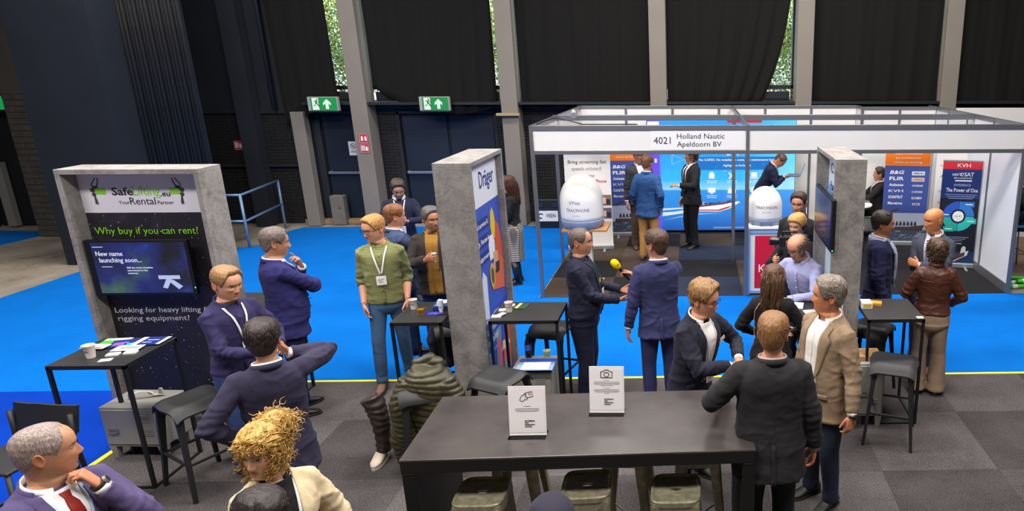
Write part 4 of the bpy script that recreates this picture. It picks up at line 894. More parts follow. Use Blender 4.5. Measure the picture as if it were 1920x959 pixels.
for k, (ix, iz) in enumerate(((.32, 1.16), (.72, 1.16), (1.16, 1.16), (.32, .86), (.72, .86), (1.16, .86))):
    m = MB(); y = -.006; F_ = lambda poly: m.prism(poly, (ix, y, iz), (1, 0, 0), (0, 0, 1), (0, -1, 0), .003)
    if k == 0: F_([(-.055, -.06), (.055, -.06), (.055, .02), (.035, .06), (0, .075), (-.035, .06), (-.055, .02)])
    elif k == 1: F_([(-.07, -.055), (-.045, -.07), (.075, .05), (.05, .07)]); F_([(.07, -.055), (.045, -.07), (-.07, .04), (-.05, .065)])
    elif k == 2: F_([(-.06, -.03), (-.06, .06), (.06, .06), (.06, -.03)]); F_([(-.08, -.06), (.08, -.06), (.07, -.04), (-.07, -.04)])
    elif k == 3: F_([(-.075, -.04), (-.075, .055), (.075, .055), (.075, -.04)]); F_([(-.03, -.065), (.03, -.065), (.03, -.045), (-.03, -.045)])
    elif k == 4: F_([(-.08, -.06), (-.08, .03), (.08, .03), (.08, -.06)]); F_([(-.03, .03), (-.06, .075), (-.05, .08), (-.01, .03)]); F_([(.01, .03), (.05, .08), (.06, .075), (.03, .03)])
    else: F_([(0, -.07), (.065, -.035), (.065, .04), (0, .075), (-.065, .04), (-.065, -.035)])
    m.build('white_icon', W1, led); text(('Phones, Fridges', 'Global VIP Service', 'Crew Assistance', 'Unified Operations', 'Daily Film & TV', 'Tracking')[k], FRONT(ix, yl, iz-.105), .022, W1, led, .20, bold=.02); text(('NEW Decoders', 'on Port or at Sea', 'Remote', 'Content', '& Training Videos', 'Performance')[k], FRONT(ix, yl, iz-.14), .022, W1, led, .19, bold=.02)
rn = random.Random(4); pts = [(rn.uniform(-.62, 1.95), rn.uniform(1.15, 2.2)) for _ in range(34)]; net = MB()
for i, p in enumerate(pts):
    net.box(p[0]-.008, p[0]+.008, -.0072, -.006, p[1]-.008, p[1]+.008)
    for q in sorted(pts, key=lambda q: (q[0]-p[0])**2+(q[1]-p[1])**2)[1:3]:
        d = unit([q[0]-p[0], q[1]-p[1]]); net.add([(p[0]-d[1]*.0025, -.0068, p[1]+d[0]*.0025), (p[0]+d[1]*.0025, -.0068, p[1]-d[0]*.0025), (q[0]+d[1]*.0025, -.0068, q[1]-d[0]*.0025), (q[0]-d[1]*.0025, -.0068, q[1]+d[0]*.0025)], [(0, 1, 2, 3)])
net.build('network_lines', W2, led)
def ledp(poly, d, mat, name, o=(.05, .50)): return MB().prism(poly, (o[0], -.006-d, o[1]), (1, 0, 0), (0, 0, 1), (0, -1, 0), .001).build(name, mat, led)
ledp([(-.12, -.06), (.42, -.07), (.62, -.01), (.84, .12), (.80, .14), (.5, .075), (.1, .03), (-.12, .0)], 0, W1, 'boat_hull'); ledp([(-.12, -.045), (.43, -.055), (.60, .0), (.70, .055), (.56, .02), (.40, -.03), (-.12, -.025)], .001, glow_c('#d03048', .85), 'boat_stripe'); ledp([(-.06, .015), (.12, .035), (.5, .08), (.76, .135), (.70, .155), (.45, .115), (.1, .075), (-.06, .05)], .002, glow_c('#8a5a6a', .7), 'boat_deck')
m = MB(); rn2 = random.Random(8)
for k in range(22): a_ = rn2.uniform(-.03, .66); z_ = .045+a_*.135+rn2.uniform(-.01, .02); m.box(.05+a_, .05+a_+.022, -.0105, -.0095, .5+z_, .5+z_+.026)
m.build('boat_crew', glow_c('#3a3f78', .7), led); ledp([(.0, .05), (.14, .07), (.13, .12), (.02, .11)], .003, glow_c('#e0dce8', .9), 'boat_cabin')
ledp([(-.72, -.16), (-.30, -.10), (-.08, -.05), (-.10, -.01), (-.5, -.07), (-.71, -.08)], 0, glow_c('#eaf5ff', .9), 'boat_wake', (.05, .50)); ledp([(-.71, -.04), (-.35, -.01), (-.12, .0), (-.2, .02), (-.7, .0)], 0, glow_c('#eaf5ff', .9), 'boat_wake', (.05, .50)); ledp([(-.70, -.24), (-.1, -.10), (.5, -.10), (-.1, -.14)], 0, glow_c('#9ccaf4', .8), 'boat_wake', (.05, .50)); ledp([(-.12, -.02), (-.09, .03), (-.02, .05), (-.04, .0)], .0, W2, 'far_boat', (-.42, .93))
MB().box(-.90, -.86, -.0075, -.006, 1.35, 1.5).box(-.80, -.76, -.0075, -.006, 1.42, 1.5).box(-.93, -.70, -.0075, -.006, 2.14, 2.22).build('lettering_blocks', W1, led); MB().box(.62, 1.3, -.008, -.006, 2.19, 2.24).build('red_band', glow_c('#e03048', .8), led); MB().box(.35, 1.6, -.0075, -.006, .105, .112).box(.35, 1.2, -.0075, -.006, .085, .090).build('small_print', W2, led)
# ---- roll-up banners
def banner(label, x, y, w, rz, col, h=2.0, st=False):
    t = thing('rollup_banner', label, 'banner', (x, y, 0), rz, None); a = plain_c('#a9abb0', .35, .6)
    MB().box(-w/2-.01, w/2+.01, -.05, .05, .0, .085).build('base_cassette', a, t, bev=.015); MB().tube([(0, .055, .03), (0, .055, h)], .010, 8).build('support_pole', a, t, True); MB().box(-w/2, w/2, -.016, .010, h-.02, h+.012).build('top_rail', a, t, bev=.006)
    for s_ in (-1, 1): MB().box(s_*w*.3-.02, s_*w*.3+.02, -.22, .2, .0, .014).build('foot', a, t, bev=.004)
    p = MB().box(-w/2+.004, w/2-.004, -.012, -.008, .08, h-.01).build('print_panel', col if not isinstance(col, str) else plain_c(col, .5), t); return t, p
def blk(p, x0, x1, z0, z1, col, name='print_block', d=.0135): return MB().box(x0, x1, -d, -.012, z0, z1).build(name, plain_c(col, .5), p)
yb = -.0145
t, p = banner('white roll-up banner with small photos behind the white dome on the wooden plate', -1.93, 12.3, .82, 4, '#e9e4dd'); dk = plain_c('#3a3236', .6); rd = plain_c('#c03030', .6)
text('Connections Wherever', FRONT(-.02, yb, 1.78), .058, plain_c('#8a8288', .6), p, .62); text('Bring streaming fast', FRONT(0, yb, 1.62), .062, dk, p, .68, shear=.1); text('speeds onboard', FRONT(-.02, yb, 1.50), .062, plain_c('#8a8288', .6), p, .52); text('NEW', FRONT(.06, yb, 1.36), .05, rd, p, .12); text('TracPhone', FRONT(.16, yb, 1.27), .058, rd, p, .34, bold=.02); text('fast', FRONT(.11, yb, 1.16), .055, rd, p, .12)
for z, c1 in ((.82, '#8a6a52'), (.58, '#6a5a78')): blk(p, .16, .40, z, z+.20, c1, 'print_photo'); blk(p, .20, .30, z+.04, z+.15, '#d8b898', 'print_photo_figure', .0142); blk(p, .31, .38, z+.02, z+.12, '#2a2c3a', 'print_photo_figure', .0142)
blk(p, -.4, .40, .42, .54, '#cfe6ea', 'print_photo'); blk(p, -.3, -.05, .30, .305, '#8a8488', 'small_print'); blk(p, -.3, .0, .26, .265, '#8a8488', 'small_print')
def sponsor_banner(label, x, y, w, rz, flip=False):
    t, p = banner(label, x, y, w, rz, '#3b4f96', 2.15); blk(p, -w/2+.004, w/2-.004, 1.50, 2.13, '#e8781e', 'orange_field'); wt = MT['white']; sc_ = w/.85
    text('SCHEEPSELEKTRONICA', FRONT(0, yb, 1.985), .05, plain_c('#3b2f6a', .6), p, .66*sc_, bold=.02)
    for k, s_ in enumerate(('onderhoud, reparatie en verkoop', 'installatie aan boord', 'navigatie en communicatie', 'dealer van alle bekende merken', 'advies en levering')): text(s_, FRONT(0, yb, 1.88-k*.078), .030, plain_c('#f6e6d2', .6), p, (.52-.05*(k % 2))*sc_)
    for k, s_ in enumerate(('B&G', 'FLIR', 'Actisense', 'KVH', 'SCANSTRUT', 'Maretron')): text(s_, FRONT(-.19*sc_, yb, 1.38-k*.115), .062 if k < 2 else .05, wt, p, (.27 if k != 2 else .27)*sc_, bold=.03 if k != 3 else 0, shear=.2 if k == 0 else 0)
    for k, s_ in enumerate(('SIMRAD', 'LOWRANCE', 'WHATERKAMP', 'ST. ANTONIUS', 'GLOMEX', 'ICS')):
        if k < 2: blk(p, .09*sc_, .33*sc_, 1.33-k*.115, 1.40-k*.115, '#dfe2ea' if k == 0 else '#e6c6b0', 'logo_plate')
        text(s_, FRONT(.21*sc_, yb-.001, 1.365-k*.115), .042 if k > 3 else .034, plain_c('#35406a', .6) if k < 2 else wt, p, (.20 if k < 5 else .14)*sc_, bold=.02)
    blk(p, -w/2+.004, w/2-.004, .30, .62, '#a8b0c6', 'print_sky'); blk(p, -w/2+.004, w/2-.004, .08, .30, '#3d4658', 'print_water')
    m = MB(); rr = random.Random(2)
    for k in range(26): a = rr.uniform(-w/2+.03, w/2-.08); z = rr.uniform(.10, .28); m.box(a, a+rr.uniform(.03, .09), -.0142, -.012, z, z+.006)
    m.build('print_ripple', plain_c('#98a2b6', .6), p); m = MB().prism([(-.32, .30), (.36, .30), (.40, .40), (.1, .36), (-.30, .36)], (0, -.0135, 0), (sc_, 0, 0), (0, 0, 1), (0, -1, 0), .002).prism([(-.36, .62), (-.12, .72), (-.10, .68), (-.2, .66), (-.22, .62)], (0, -.0135, 0), (1, 0, 0), (0, 0, 1), (0, -1, 0), .002).build('print_boat', plain_c('#4a3830', .6), p)
    m = MB()
    for k in range(7): a = -.22+k*.07; m.prism([(a, .38), (a+.05, .38), (a+.04, .44), (a+.02, .47), (a, .43)], (0, -.014, 0), (sc_, 0, 0), (0, 0, 1), (0, -1, 0), .002)
    m.build('print_crew', plain_c('#26304c', .6), p); return t
sponsor_banner('orange and blue logo banner between the white banner and the standing men', -1.30, 13.3, .78, 4); sponsor_banner('orange and blue logo banner behind the man with long slicked hair', 3.88, 12.45, .82, -6)
t, p = banner('narrow white text banner half hidden beside the dark ship banner', 4.42, 11.75, .50, -18, '#dcd8d4', 2.1)
for z, s_, h_ in ((1.98, 'COMPANY', .04), (1.88, 'Marine Consultants', .04), (1.60, 'Navigation', .035), (1.42, 'Agent', .06), (1.15, 'Distribution', .035), (.95, 'Services', .035)): text(s_, FRONT(0, yb, z), h_, plain_c('#6a6670', .6), p, .34)
t, p = banner('dark banner with a red header, a teal ring diagram and a ship', 4.33, 11.0, .62, -12, '#10141f', 1.80); wt = MT['white']
blk(p, -.305, .305, 1.66, 1.78, '#c8242c', 'red_header'); text('KVH', FRONT(.02, yb-.001, 1.72), .06, wt, p, .20); blk(p, -.305, .305, 1.18, 1.66, '#16306e', 'blue_field')
text('mini-V', FRONT(-.08, yb-.001, 1.575), .05, wt, p, .14, bold=.02); text('SAT', FRONT(.11, yb-.001, 1.575), .062, wt, p, .15, bold=.02); MB().loft(np.array([[(.0+r*math.cos(a), -.0145, 1.575+r*math.sin(a)) for r in (.028, .015)] for a in np.linspace(0, 5.6, 14)]), cap=False, closed=False).build('swirl_logo', wt, p); text('BROADBAND', FRONT(.02, yb-.001, 1.515), .025, wt, p, .28); blk(p, -.10, .16, 1.462, 1.484, '#e6e9f2', 'logo_bar', .0142)
text('EXPERIENCE', FRONT(.02, yb-.001, 1.40), .035, plain_c('#b9c4e0', .6), p, .26); text('The Power of One', FRONT(.02, yb-.001, 1.315), .062, wt, p, .50, bold=.02)
for k in range(3): blk(p, -.24+.03*k, .26-.03*k, 1.238-k*.032, 1.248-k*.032, '#8d97b4', 'small_print', .0142)
rg = [(0, 1.57, '#2a6fc0'), (1.57, 3.14, '#2252b4'), (3.14, 4.71, '#1fa896'), (4.71, 6.28, '#2ac0b4')]
for a0, a1, c_ in rg: MB().loft(np.array([[(r*math.cos(a), -.0145, .88+r*math.sin(a)) for r in (.25, .12)] for a in np.linspace(a0+.02, a1-.02, 12)]), cap=False, closed=False).build('ring_segment', plain_c(c_, .5), p)
for x0, z0, c_ in ((.07, 1.04, '#2a6fc0'), (-.29, .86, '#2252b4'), (.12, .76, '#2ac0b4'), (-.22, .62, '#1fa896')): blk(p, x0, x0+.17, z0, z0+.085, c_, 'ring_label', .0148); blk(p, x0+.03, x0+.14, z0+.035, z0+.05, '#dff0f4', 'small_print', .0152)
MB().prism([(.09*math.cos(a), .09*math.sin(a)) for a in np.linspace(0, 2*PI, 20, endpoint=False)], (0, -.013, .88), (1, 0, 0), (0, 0, 1), (0, -1, 0), .002).build('ring_centre', wt, p); text('mini-SAT', FRONT(0, -.0162, .885), .024, plain_c('#2a5080', .6), p, .12)
for k in range(3): blk(p, -.18, .2-.05*k, .52-k*.03, .53-k*.03, '#8d97b4', 'small_print', .0142)
text('kvh.com/one', FRONT(0, yb, .42), .03, wt, p, .20); blk(p, -.305, .305, .085, .28, '#1a3460', 'print_water')
MB().prism([(-.22, .12), (-.05, .08), (.20, .22), (.22, .30), (.10, .26), (-.20, .17)], (0, -.0135, 0), (1, 0, 0), (0, 0, 1), (0, -1, 0), .002).build('print_wake', plain_c('#dfe6ee', .6), p); MB().prism([(-.16, .12), (-.05, .10), (.16, .21), (.16, .28), (.10, .27), (-.14, .16)], (0, -.0155, 0), (1, 0, 0), (0, 0, 1), (0, -1, 0), .002).build('print_ship', plain_c('#5a3a34', .6), p); MB().prism([(.09, .25), (.17, .28), (.17, .36), (.13, .38), (.10, .34)], (0, -.0165, 0), (1, 0, 0), (0, 0, 1), (0, -1, 0), .002).build('print_ship_bridge', plain_c('#e6e4e2', .6), p)
# ---- radomes on their supports
def radome(label, x, y, z, d, hgt, texts):
    t = thing('radome', label, 'antenna dome', (x, y, z)); r = d/2; wm = plain_c('#e4e0da', .35)
    prof = [(r*.98, hgt*.14), (r*1.0, hgt*.24), (r, hgt*.50)]+[(r*math.cos(a), hgt*.50+hgt*.5*math.sin(a)) for a in np.linspace(.12, 1.5, 12)]+[(.001, hgt)]
    MB().lathe(prof, n=40).build('dome', wm, t, True); MB().lathe([(r*.5, 0), (r*.86, 0), (r*.93, hgt*.03), (r*.99, hgt*.10), (r*1.01, hgt*.15), (r*.99, hgt*.16)], n=40).build('base_ring', plain_c('#8592a6', .45), t, True, auto=40)
    for k in range(10):
        a = k*.628; MB().tube([((r*.90)*math.cos(a), r*.90*math.sin(a), 0), (r*.97*math.cos(a), r*.97*math.sin(a), hgt*.12)], .02, 6).build('base_rib', plain_c('#6d7a90', .5), t)
    for s_, dz, h_, w, cc, off in texts:
        q = text(s_, plane_m((off, -math.sqrt(max(0, r*r-off*off)), hgt*dz), (1, 0, 0), (0, 0, 1)), h_, plain_c(cc, .5), t, w); CURVE[q.name] = (r*1.004, off)
    return t
radome('large white antenna dome on the wooden plate, behind the balding man in navy', -1.72, 10.25, .93, .64, .80, [('V7hts', .52, .045, .17, '#2a2f8a', -.06), ('TRACPHONE', .38, .05, .36, '#3c3c46', -.02), ('KVH', .28, .03, .10, '#8a8a92', -.04)])
t = thing('dome_stand', 'pale post with a wooden top plate under the large white dome', 'stand', (-1.66, 10.30, 0)); MB().box(-.34, .33, -.3, .26, .895, .93).build('top_plate', plain_c('#a9794a', .6), t, bev=.004); MB().box(-.06, .06, -.06, .06, .02, .895).build('post', plain_c('#cfc9c0', .6), t, bev=.006); MB().box(-.2, .2, -.2, .2, 0, .025).build('base_plate', plain_c('#b08a60', .6), t, bev=.004); MB().box(-.07, .09, -.2, -.14, .02, .2).build('wedge', plain_c('#b08a60', .6), t)
radome('small white antenna dome on the white and red counter', 1.02, 9.92, 1.04, .50, .55, [('TRACVISION', .50, .042, .33, '#3a3f52', 0), ('KVH', .38, .022, .12, '#8a8a92', 0)])
t = thing('counter', 'white counter with pale blue edges and a red front panel', 'counter', (1.05, 9.92, 0)); MB().box(-.28, .28, -.22, .28, .04, 1.00).build('body', WP, t, bev=.006); MB().box(-.30, .30, -.25, .30, 1.00, 1.04).build('top', MT['white'], t, bev=.008)
for x in (-.28, .28): MB().box(x-.02, x+.02, -.245, -.205, 0, 1.0).build('edge_profile', plain_c('#8fb4d8', .35, .3), t, bev=.004)
MB().box(-.28, .28, -.24, -.21, .94, .98).build('cross_profile', plain_c('#8fb4d8', .35, .3), t); MB().box(-.28, .28, -.24, -.21, .02, .06).build('cross_profile', plain_c('#8fb4d8', .35, .3), t); pr = MB().box(-.19, .24, -.226, -.22, .10, .90).build('red_panel', plain_c('#c4122e', .45), t); text('KVH', FRONT(.04, -.228, .40), .12, MT['white'], pr, .34); MB().box(-.10, -.0, -.229, -.226, .30, .31).build('logo_bar', MT['white'], pr)
def info_card(label, loc, rz=0, w=.17, h=.24):
    t = thing('counter_card', label, 'sign', loc, rz); MB().box(-w/2, w/2, -.004, .004, 0, h).build('card', MT['white'], t); MB().box(-w/2+.012, w/2-.012, -.006, -.004, .05, h-.02).build('dark_print', plain_c('#3a3a42', .5), t); text('KVH', FRONT(0, -.0075, h-.05), .022, plain_c('#e04040', .5), t, .07, bold=.02); text('TracPhone', FRONT(0, -.0075, h-.09), .016, MT['white'], t, .11); MB().box(-w/2+.02, w/2-.02, -.0075, -.006, .055, .085).build('print_block', plain_c('#d0583a', .5), t); MB().box(-w/2, w/2, -.01, .07, 0, .006).build('stand_foot', MT['white'], t)
    return t
info_card('black and white product card on the white counter beside the bearded man', (1.42+.14, 10.05, 1.05), -8, .2, .30)
t = thing('display_column', 'slim white display column carrying the product card', 'column', (1.55, 10.06, 0)); MB().box(-.13, .15, -.1, .1, 0, 1.05).build('body', WP, t, bev=.006); MB().box(-.15, .17, -.12, .12, 1.03, 1.048).build('top', MT['white'], t, bev=.004)
# ---- booth table and chairs at the right
t = thing('round_table', 'white round pedestal table in front of the seated man in the booth', 'table', (2.98, 12.7, 0)); MB().lathe([(.001, .72), (.34, .72), (.35, .735), (.34, .75), (.001, .75)], n=32).build('tabletop', MT['white'], t, True, auto=35); MB().tube([(0, 0, .02), (0, 0, .72)], .03, 12).build('stem', MT['alu'], t, True); MB().lathe([(.001, 0), (.22, 0), (.22, .012), (.04, .03), (.001, .03)], n=28).build('base', MT['alu'], t, True, auto=35)
info_card('white framed card standing on the round white table', (2.95, 12.62, .75), -20, .2, .30)
def side_chair(label, x, y, rz, g=None):
    t = thing('side_chair', label, 'chair', (x, y, 0), rz, g); MB().box(-.21, .21, -.21, .21, .44, .465).build('seat', MT['white'], t, bev=.01); MB().loft(np.array([[(x_, .20+.03*(z-.6)+.03*math.cos(x_*6)+dy, z) for x_ in np.linspace(-.21, .21, 9) for dy in (0,)]+[(x_, .215+.03*(z-.6)+.03*math.cos(x_*6), z) for x_ in np.linspace(.21, -.21, 9)] for z in (.50, .6, .72, .84)])).build('backrest', MT['white'], t, True, auto=40)
    for sx in (-1, 1):
        for sy in (-1, 1): MB().tube([(sx*.19, sy*.18, .44), (sx*.21, sy*.21, 0)], .010, 8).build('leg', MT['alu'], t, True)
    return t
side_chair('white side chair under the seated man in the booth', 3.42, 13.05, -90); side_chair('white side chair beside the logo banner, behind the slicked-hair man', 2.75, 11.9, 150)
t = thing('bar_stool', 'chrome high stool with a blue seat outside the right booth wall', 'stool', (5.25, 10.9, 0)); MB().box(-.19, .19, -.19, .19, .74, .78).build('seat', plain_c('#3f78b8', .5), t, bev=.012)
for sx in (-1, 1):
    for sy in (-1, 1): MB().tube([(sx*.15, sy*.15, .74), (sx*.21, sy*.21, 0)], .012, 8).build('leg', MT['alu'], t, True)
MB().tube([(-.18, -.18, .3), (.18, -.18, .3), (.18, .18, .3), (-.18, .18, .3), (-.18, -.18, .3)], .010, 8).build('footrest', MT['alu'], t, True)
hm = plain_c('#38b828', .35)
for k, (x, y, r_) in enumerate(((4.95, 9.86, .0), (5.0, 10.08, .4), (4.98, 10.30, -.2), (5.15, 10.0, .2))):
    t = thing('hose', ['short bright green hose end nearest the blue carpet', 'bright green hose lying second from the aisle beside the booth wall', 'bright green hose lying farthest from the aisle beside the booth wall', 'bright green hose resting over the others outside the booth'][k], 'hose', (x, y, .0 if k < 3 else .05), math.degrees(r_)); MB().tube([(-.2, 0, .03), (.1, .02, .03), (.5, -.05, .03), (.9, .05, .03)], .03, 10).build('tube', hm, t, True); MB().tube([(-.12, .004, .03), (-.04, .01, .03)], .034, 10).build('white_band', MT['white'], t, True)
# ------------------------------------------------------------------ exhibitor stands
conc = None
def concrete_look():
    m, nt, b = new_mat('concrete_laminate'); v = coords(nt); n1 = noise(nt, v, 6, 6, .7, .6); n2 = noise(nt, v, 40, 4)
    a = nt.nodes.new('ShaderNodeMath'); a.operation = 'MULTIPLY_ADD'; a.inputs[1].default_value = .45; nt.links.new(n2, a.inputs[0]); nt.links.new(n1, a.inputs[2])
    nt.links.new(ramp(nt, a.outputs[0], [(.42, C('#5e5b5a')), (.62, C('#7a7674')), (.85, C('#928e8b'))]), b.inputs['Base Color']); b.inputs['Roughness'].default_value = .6; b.inputs['Specular IOR Level'].default_value = .3; return m
CL = concrete_look()
def nebula(strength, name, lo, mid, hi, emit=True, sc=2.2):
    m, nt, b = new_mat(name); v = coords(nt); n = noise(nt, v, sc, 6, .62, .8); n2 = noise(nt, v, sc*.7, 3, .5)
    c1 = ramp(nt, n, [(.36, C(lo)), (.55, C(mid)), (.75, C(hi))]); c2 = ramp(nt, n2, [(.42, C('#060a1c')), (.55, C('#1a3090')), (.68, C('#5f8a2c'))])
    mm = nt.nodes.new('ShaderNodeMix'); mm.data_type = 'RGBA'; mm.inputs[0].default_value = .5; nt.links.new(c1, mm.inputs[6]); nt.links.new(c2 if emit else c1, mm.inputs[7])
    if emit: b.inputs['Base Color'].default_value = (.01, .01, .01, 1); b.inputs['Roughness'].default_value = .15; nt.links.new(mm.outputs[2], b.inputs['Emission Color']); b.inputs['Emission Strength'].default_value = strength
    else: nt.links.new(mm.outputs[2], b.inputs['Base Color']); b.inputs['Roughness'].default_value = .5
    return m
gr_ = plain_c('#7cc823', .5); ink = plain_c('#26232a', .55)
# -- first stand: faces the camera
X0, X1, YF, YB, HT_ = -5.53, -4.31, 6.05, 6.35, 2.46
st = thing('display_stand', 'concrete look display stand with a starry rental advert facing the camera', 'display stand', (0, 0, 0))
for a, b_ in ((X0, X0+.045), (X1-.045, X1)): MB().box(a, b_, YF, YB, 0, HT_-.045).build('side_board', CL, st, bev=.003)
MB().box(X0, X1, YF, YB, HT_-.045, HT_).build('top_board', CL, st, bev=.003); MB().box(X0+.045, X1-.045, YF+.14, YB-.02, 0, .05).build('base_board', CL, st)
gp_ = MB().box(X0+.045, X1-.045, 6.21, 6.26, .05, HT_-.045).build('print_panel', nebula(0, 'starry_print', '#151318', '#1c1a20', '#3a3344', False, 1.6), st)
MB().box(X0+.046, X1-.046, 6.206, 6.21, 2.045, HT_-.046).build('white_field', plain_c('#cfccd4', .5), gp_)
y = 6.2045
text('Safe', FRONT(-5.115, y, 2.235), .068, ink, gp_, .185, bold=.035); text('Lifting', FRONT(-4.905, y, 2.240), .085, gr_, gp_, .235); text('.eu', FRONT(-4.745, y, 2.215), .05, ink, gp_, .085, bold=.02)
text('Your', FRONT(-5.12, y, 2.138), .034, ink, gp_, .095); text('Rental', FRONT(-4.955, y, 2.148), .066, ink, gp_, .225); text('Partner', FRONT(-4.755, y, 2.135), .034, ink, gp_, .14)
for sx, cx in ((1, -5.315), (-1, -4.645)):
    MB().prism([(-.035*sx, -.024), (.055*sx, -.027), (.055*sx, .027), (-.035*sx, .024)], (cx, 6.206, 2.24), (1, 0, 0), (0, 0, 1), (0, -1, 0), .003).build('hoist_body', gr_, gp_)
    MB().prism([(.02*math.cos(a)-.055*sx, .02*math.sin(a)+.012) for a in np.linspace(0, 2*PI, 12, endpoint=False)], (cx, 6.206, 2.24), (1, 0, 0), (0, 0, 1), (0, -1, 0), .004).prism([(.018*math.cos(a)-.05*sx, .018*math.sin(a)-.028) for a in np.linspace(0, 2*PI, 12, endpoint=False)], (cx, 6.206, 2.24), (1, 0, 0), (0, 0, 1), (0, -1, 0), .004).tube([(cx-.04*sx, 6.203, 2.27), (cx-.055*sx, 6.203, 2.30), (cx-.01*sx, 6.203, 2.36)], .004, 5).tube([(cx-.015*sx, 6.203, 2.275), (cx+.005*sx, 6.203, 2.32), (cx+.012*sx, 6.203, 2.36)], .004, 5).tube([(cx-.04*sx, 6.203, 2.275), (cx-.01*sx, 6.203, 2.28)], .012, 5).tube([(cx-.045*sx, 6.203, 2.20), (cx-.04*sx, 6.203, 2.13)], [.006, .012], 5).build('hoist_hook', plain_c('#3a3a3e', .5), gp_)
MB().box(-5.1, -5.04, 6.205, 6.2055, 2.3, 2.3).build('print_dot', ink, gp_)
text('Why buy if you can rent?', FRONT(-4.98, y, 1.875), .066, gr_, gp_, .92); lg = plain_c('#b9b6be', .55)
text('Looking for heavy lifting &', FRONT(-5.44, y, 1.112), .052, lg, gp_, .86, 'LEFT'); text('rigging equipment?', FRONT(-5.43, y, 1.03), .052, lg, gp_, .66, 'LEFT')
rr = random.Random(9); m = MB()
for k in range(420):
    a, z = rr.uniform(X0+.05, X1-.05), rr.uniform(.08, 2.03); q = rr.choice((.0012, .0016, .0022, .0034)) if rr.random() < .9 else .005
    m.prism([(q, 0), (0, q), (-q, 0), (0, -q)], (a, 6.2095, z), (1, 0, 0), (0, 0, 1), (0, -1, 0), .001)
m.build('print_stars', plain_c('#c9c6d4', .6), gp_, kind='stuff')
tv = thing('television', 'flat television with a blue galaxy picture mounted on the starry stand', 'television', (0, 0, 0)); MB().box(-5.47, -4.56, 6.085, 6.13, 1.30, 1.82).build('wall_mount_casing', plain_c('#0b0b0d', .35), tv, bev=.008)
MB().box(-5.2, -4.85, 6.13, 6.206, 1.4, 1.7).build('wall_bracket', plain_c('#0b0b0d', .5), tv); sc = MB().box(-5.405, -4.585, 6.080, 6.085, 1.325, 1.80).build('display', nebula(.8, 'galaxy_picture', '#03040c', '#10246a', '#3a62d8', True, 3.2), tv)
wl = glow_c('#e6ecff', .85); y2 = 6.0785
text('New name', FRONT(-5.375, y2, 1.695), .042, wl, sc, .235, 'LEFT', bold=.015); text('launching soon...', FRONT(-5.355, y2, 1.635), .042, wl, sc, .37, 'LEFT', bold=.015)
for k, s_ in enumerate(('Still the most complete', 'assortment in the', 'universe.')): text(s_, FRONT(-5.13, y2, 1.565-k*.026), .015, wl, sc, (.23, .18, .09)[k], 'LEFT', bold=.02)
MB().box(-5.39, -5.30, y2-.001, 6.08, 1.757, 1.762).box(-5.345, -5.255, y2-.001, 6.08, 1.572, 1.577).build('rule_line', wl, sc)
MB().prism([(-.095, .035), (.095, .035), (.095, .07), (-.095, .07)], (-4.775, 6.0795, 1.42), (1, 0, 0), (0, 0, 1), (0, -1, 0), .002).prism([(-.03, .035), (.02, .035), (-.035, -.055), (-.075, -.045)], (-4.775, 6.0793, 1.42), (1, 0, 0), (0, 0, 1), (0, -1, 0), .002).prism([(-.015, .02), (.03, .028), (.105, -.035), (.065, -.062)], (-4.775, 6.0791, 1.42), (1, 0, 0), (0, 0, 1), (0, -1, 0), .002).build('arrow_logo', glow_c('#b9c9f6', .9), sc)
MB().lathe([(.001, 0), (.008, 0), (.001, .004)], (0, 0, 0), 8).build('power_light', glow_c('#30e060', 2.0), tv).matrix_local = Matrix.Translation((-4.567, 6.084, 1.37)) @ Matrix.Rotation(PI/2, 4, 'X')
for k in range(6): MB().box(-5.4705, -5.470, 6.095, 6.12, 1.36+k*.07, 1.40+k*.07).build('side_reflection', glow_c('#4f8a20', .5), tv)  # green reflection on the casing's left side, built as glowing bars
# -- second stand: end on, print faces the right
st = thing('display_stand', 'concrete look display stand seen end on with a blue rescue poster', 'display stand', (0, 0, 0)); X0, X1, Y0, Y1, Hh = -2.30, -1.97, 6.05, 7.08, 2.5
for a, b_ in ((Y0, Y0+.04), (Y1-.04, Y1)): MB().box(X0, X1, a, b_, 0, Hh-.04).build('side_board', CL, st, bev=.003)
MB().box(X0, X1, Y0, Y1, Hh-.04, Hh).build('top_board', CL, st, bev=.003); MB().box(X0+.02, X0+.06, Y0+.04, Y1-.04, 0, Hh-.04).build('back_panel', CL, st)
xg = -2.035; gp_ = MB().box(xg-.05, xg, Y0+.04, Y1-.04, .03, Hh-.04).build('print_panel', plain('blue_print', '#3a55b4', .45, 0, .4, .12, 2.5), st)
def px(poly, o, mat, d, name): return MB().prism(poly, (xg+d, o[0], o[1]), (0, 1, 0), (0, 0, 1), (1, 0, 0), .002).build(name, mat, gp_)
navy = plain_c('#1d2f86', .5); P = lambda h_: plain_c(h_, .5)
px([(-.47, 0), (.47, 0), (.47, .42), (-.47, .42)], (6.56, 2.035), plain_c('#dcdde4', .5), .001, 'white_field'); text('Dräger', POSX(xg+.005, 6.68, 2.27), .16, navy, gp_, .46, bold=.012)
for k, s_ in enumerate(('Rental services &', 'Safety, Rescue &', 'Equipment')): px([(-.26, -.055), (.24, -.055), (.24, .055), (-.26, .055)], (6.38, 1.86-k*.16), navy, .002, 'caption_band'); text(s_, POSX(xg+.006, 6.37, 1.86-k*.16), .05, MT['white'], gp_, .46)
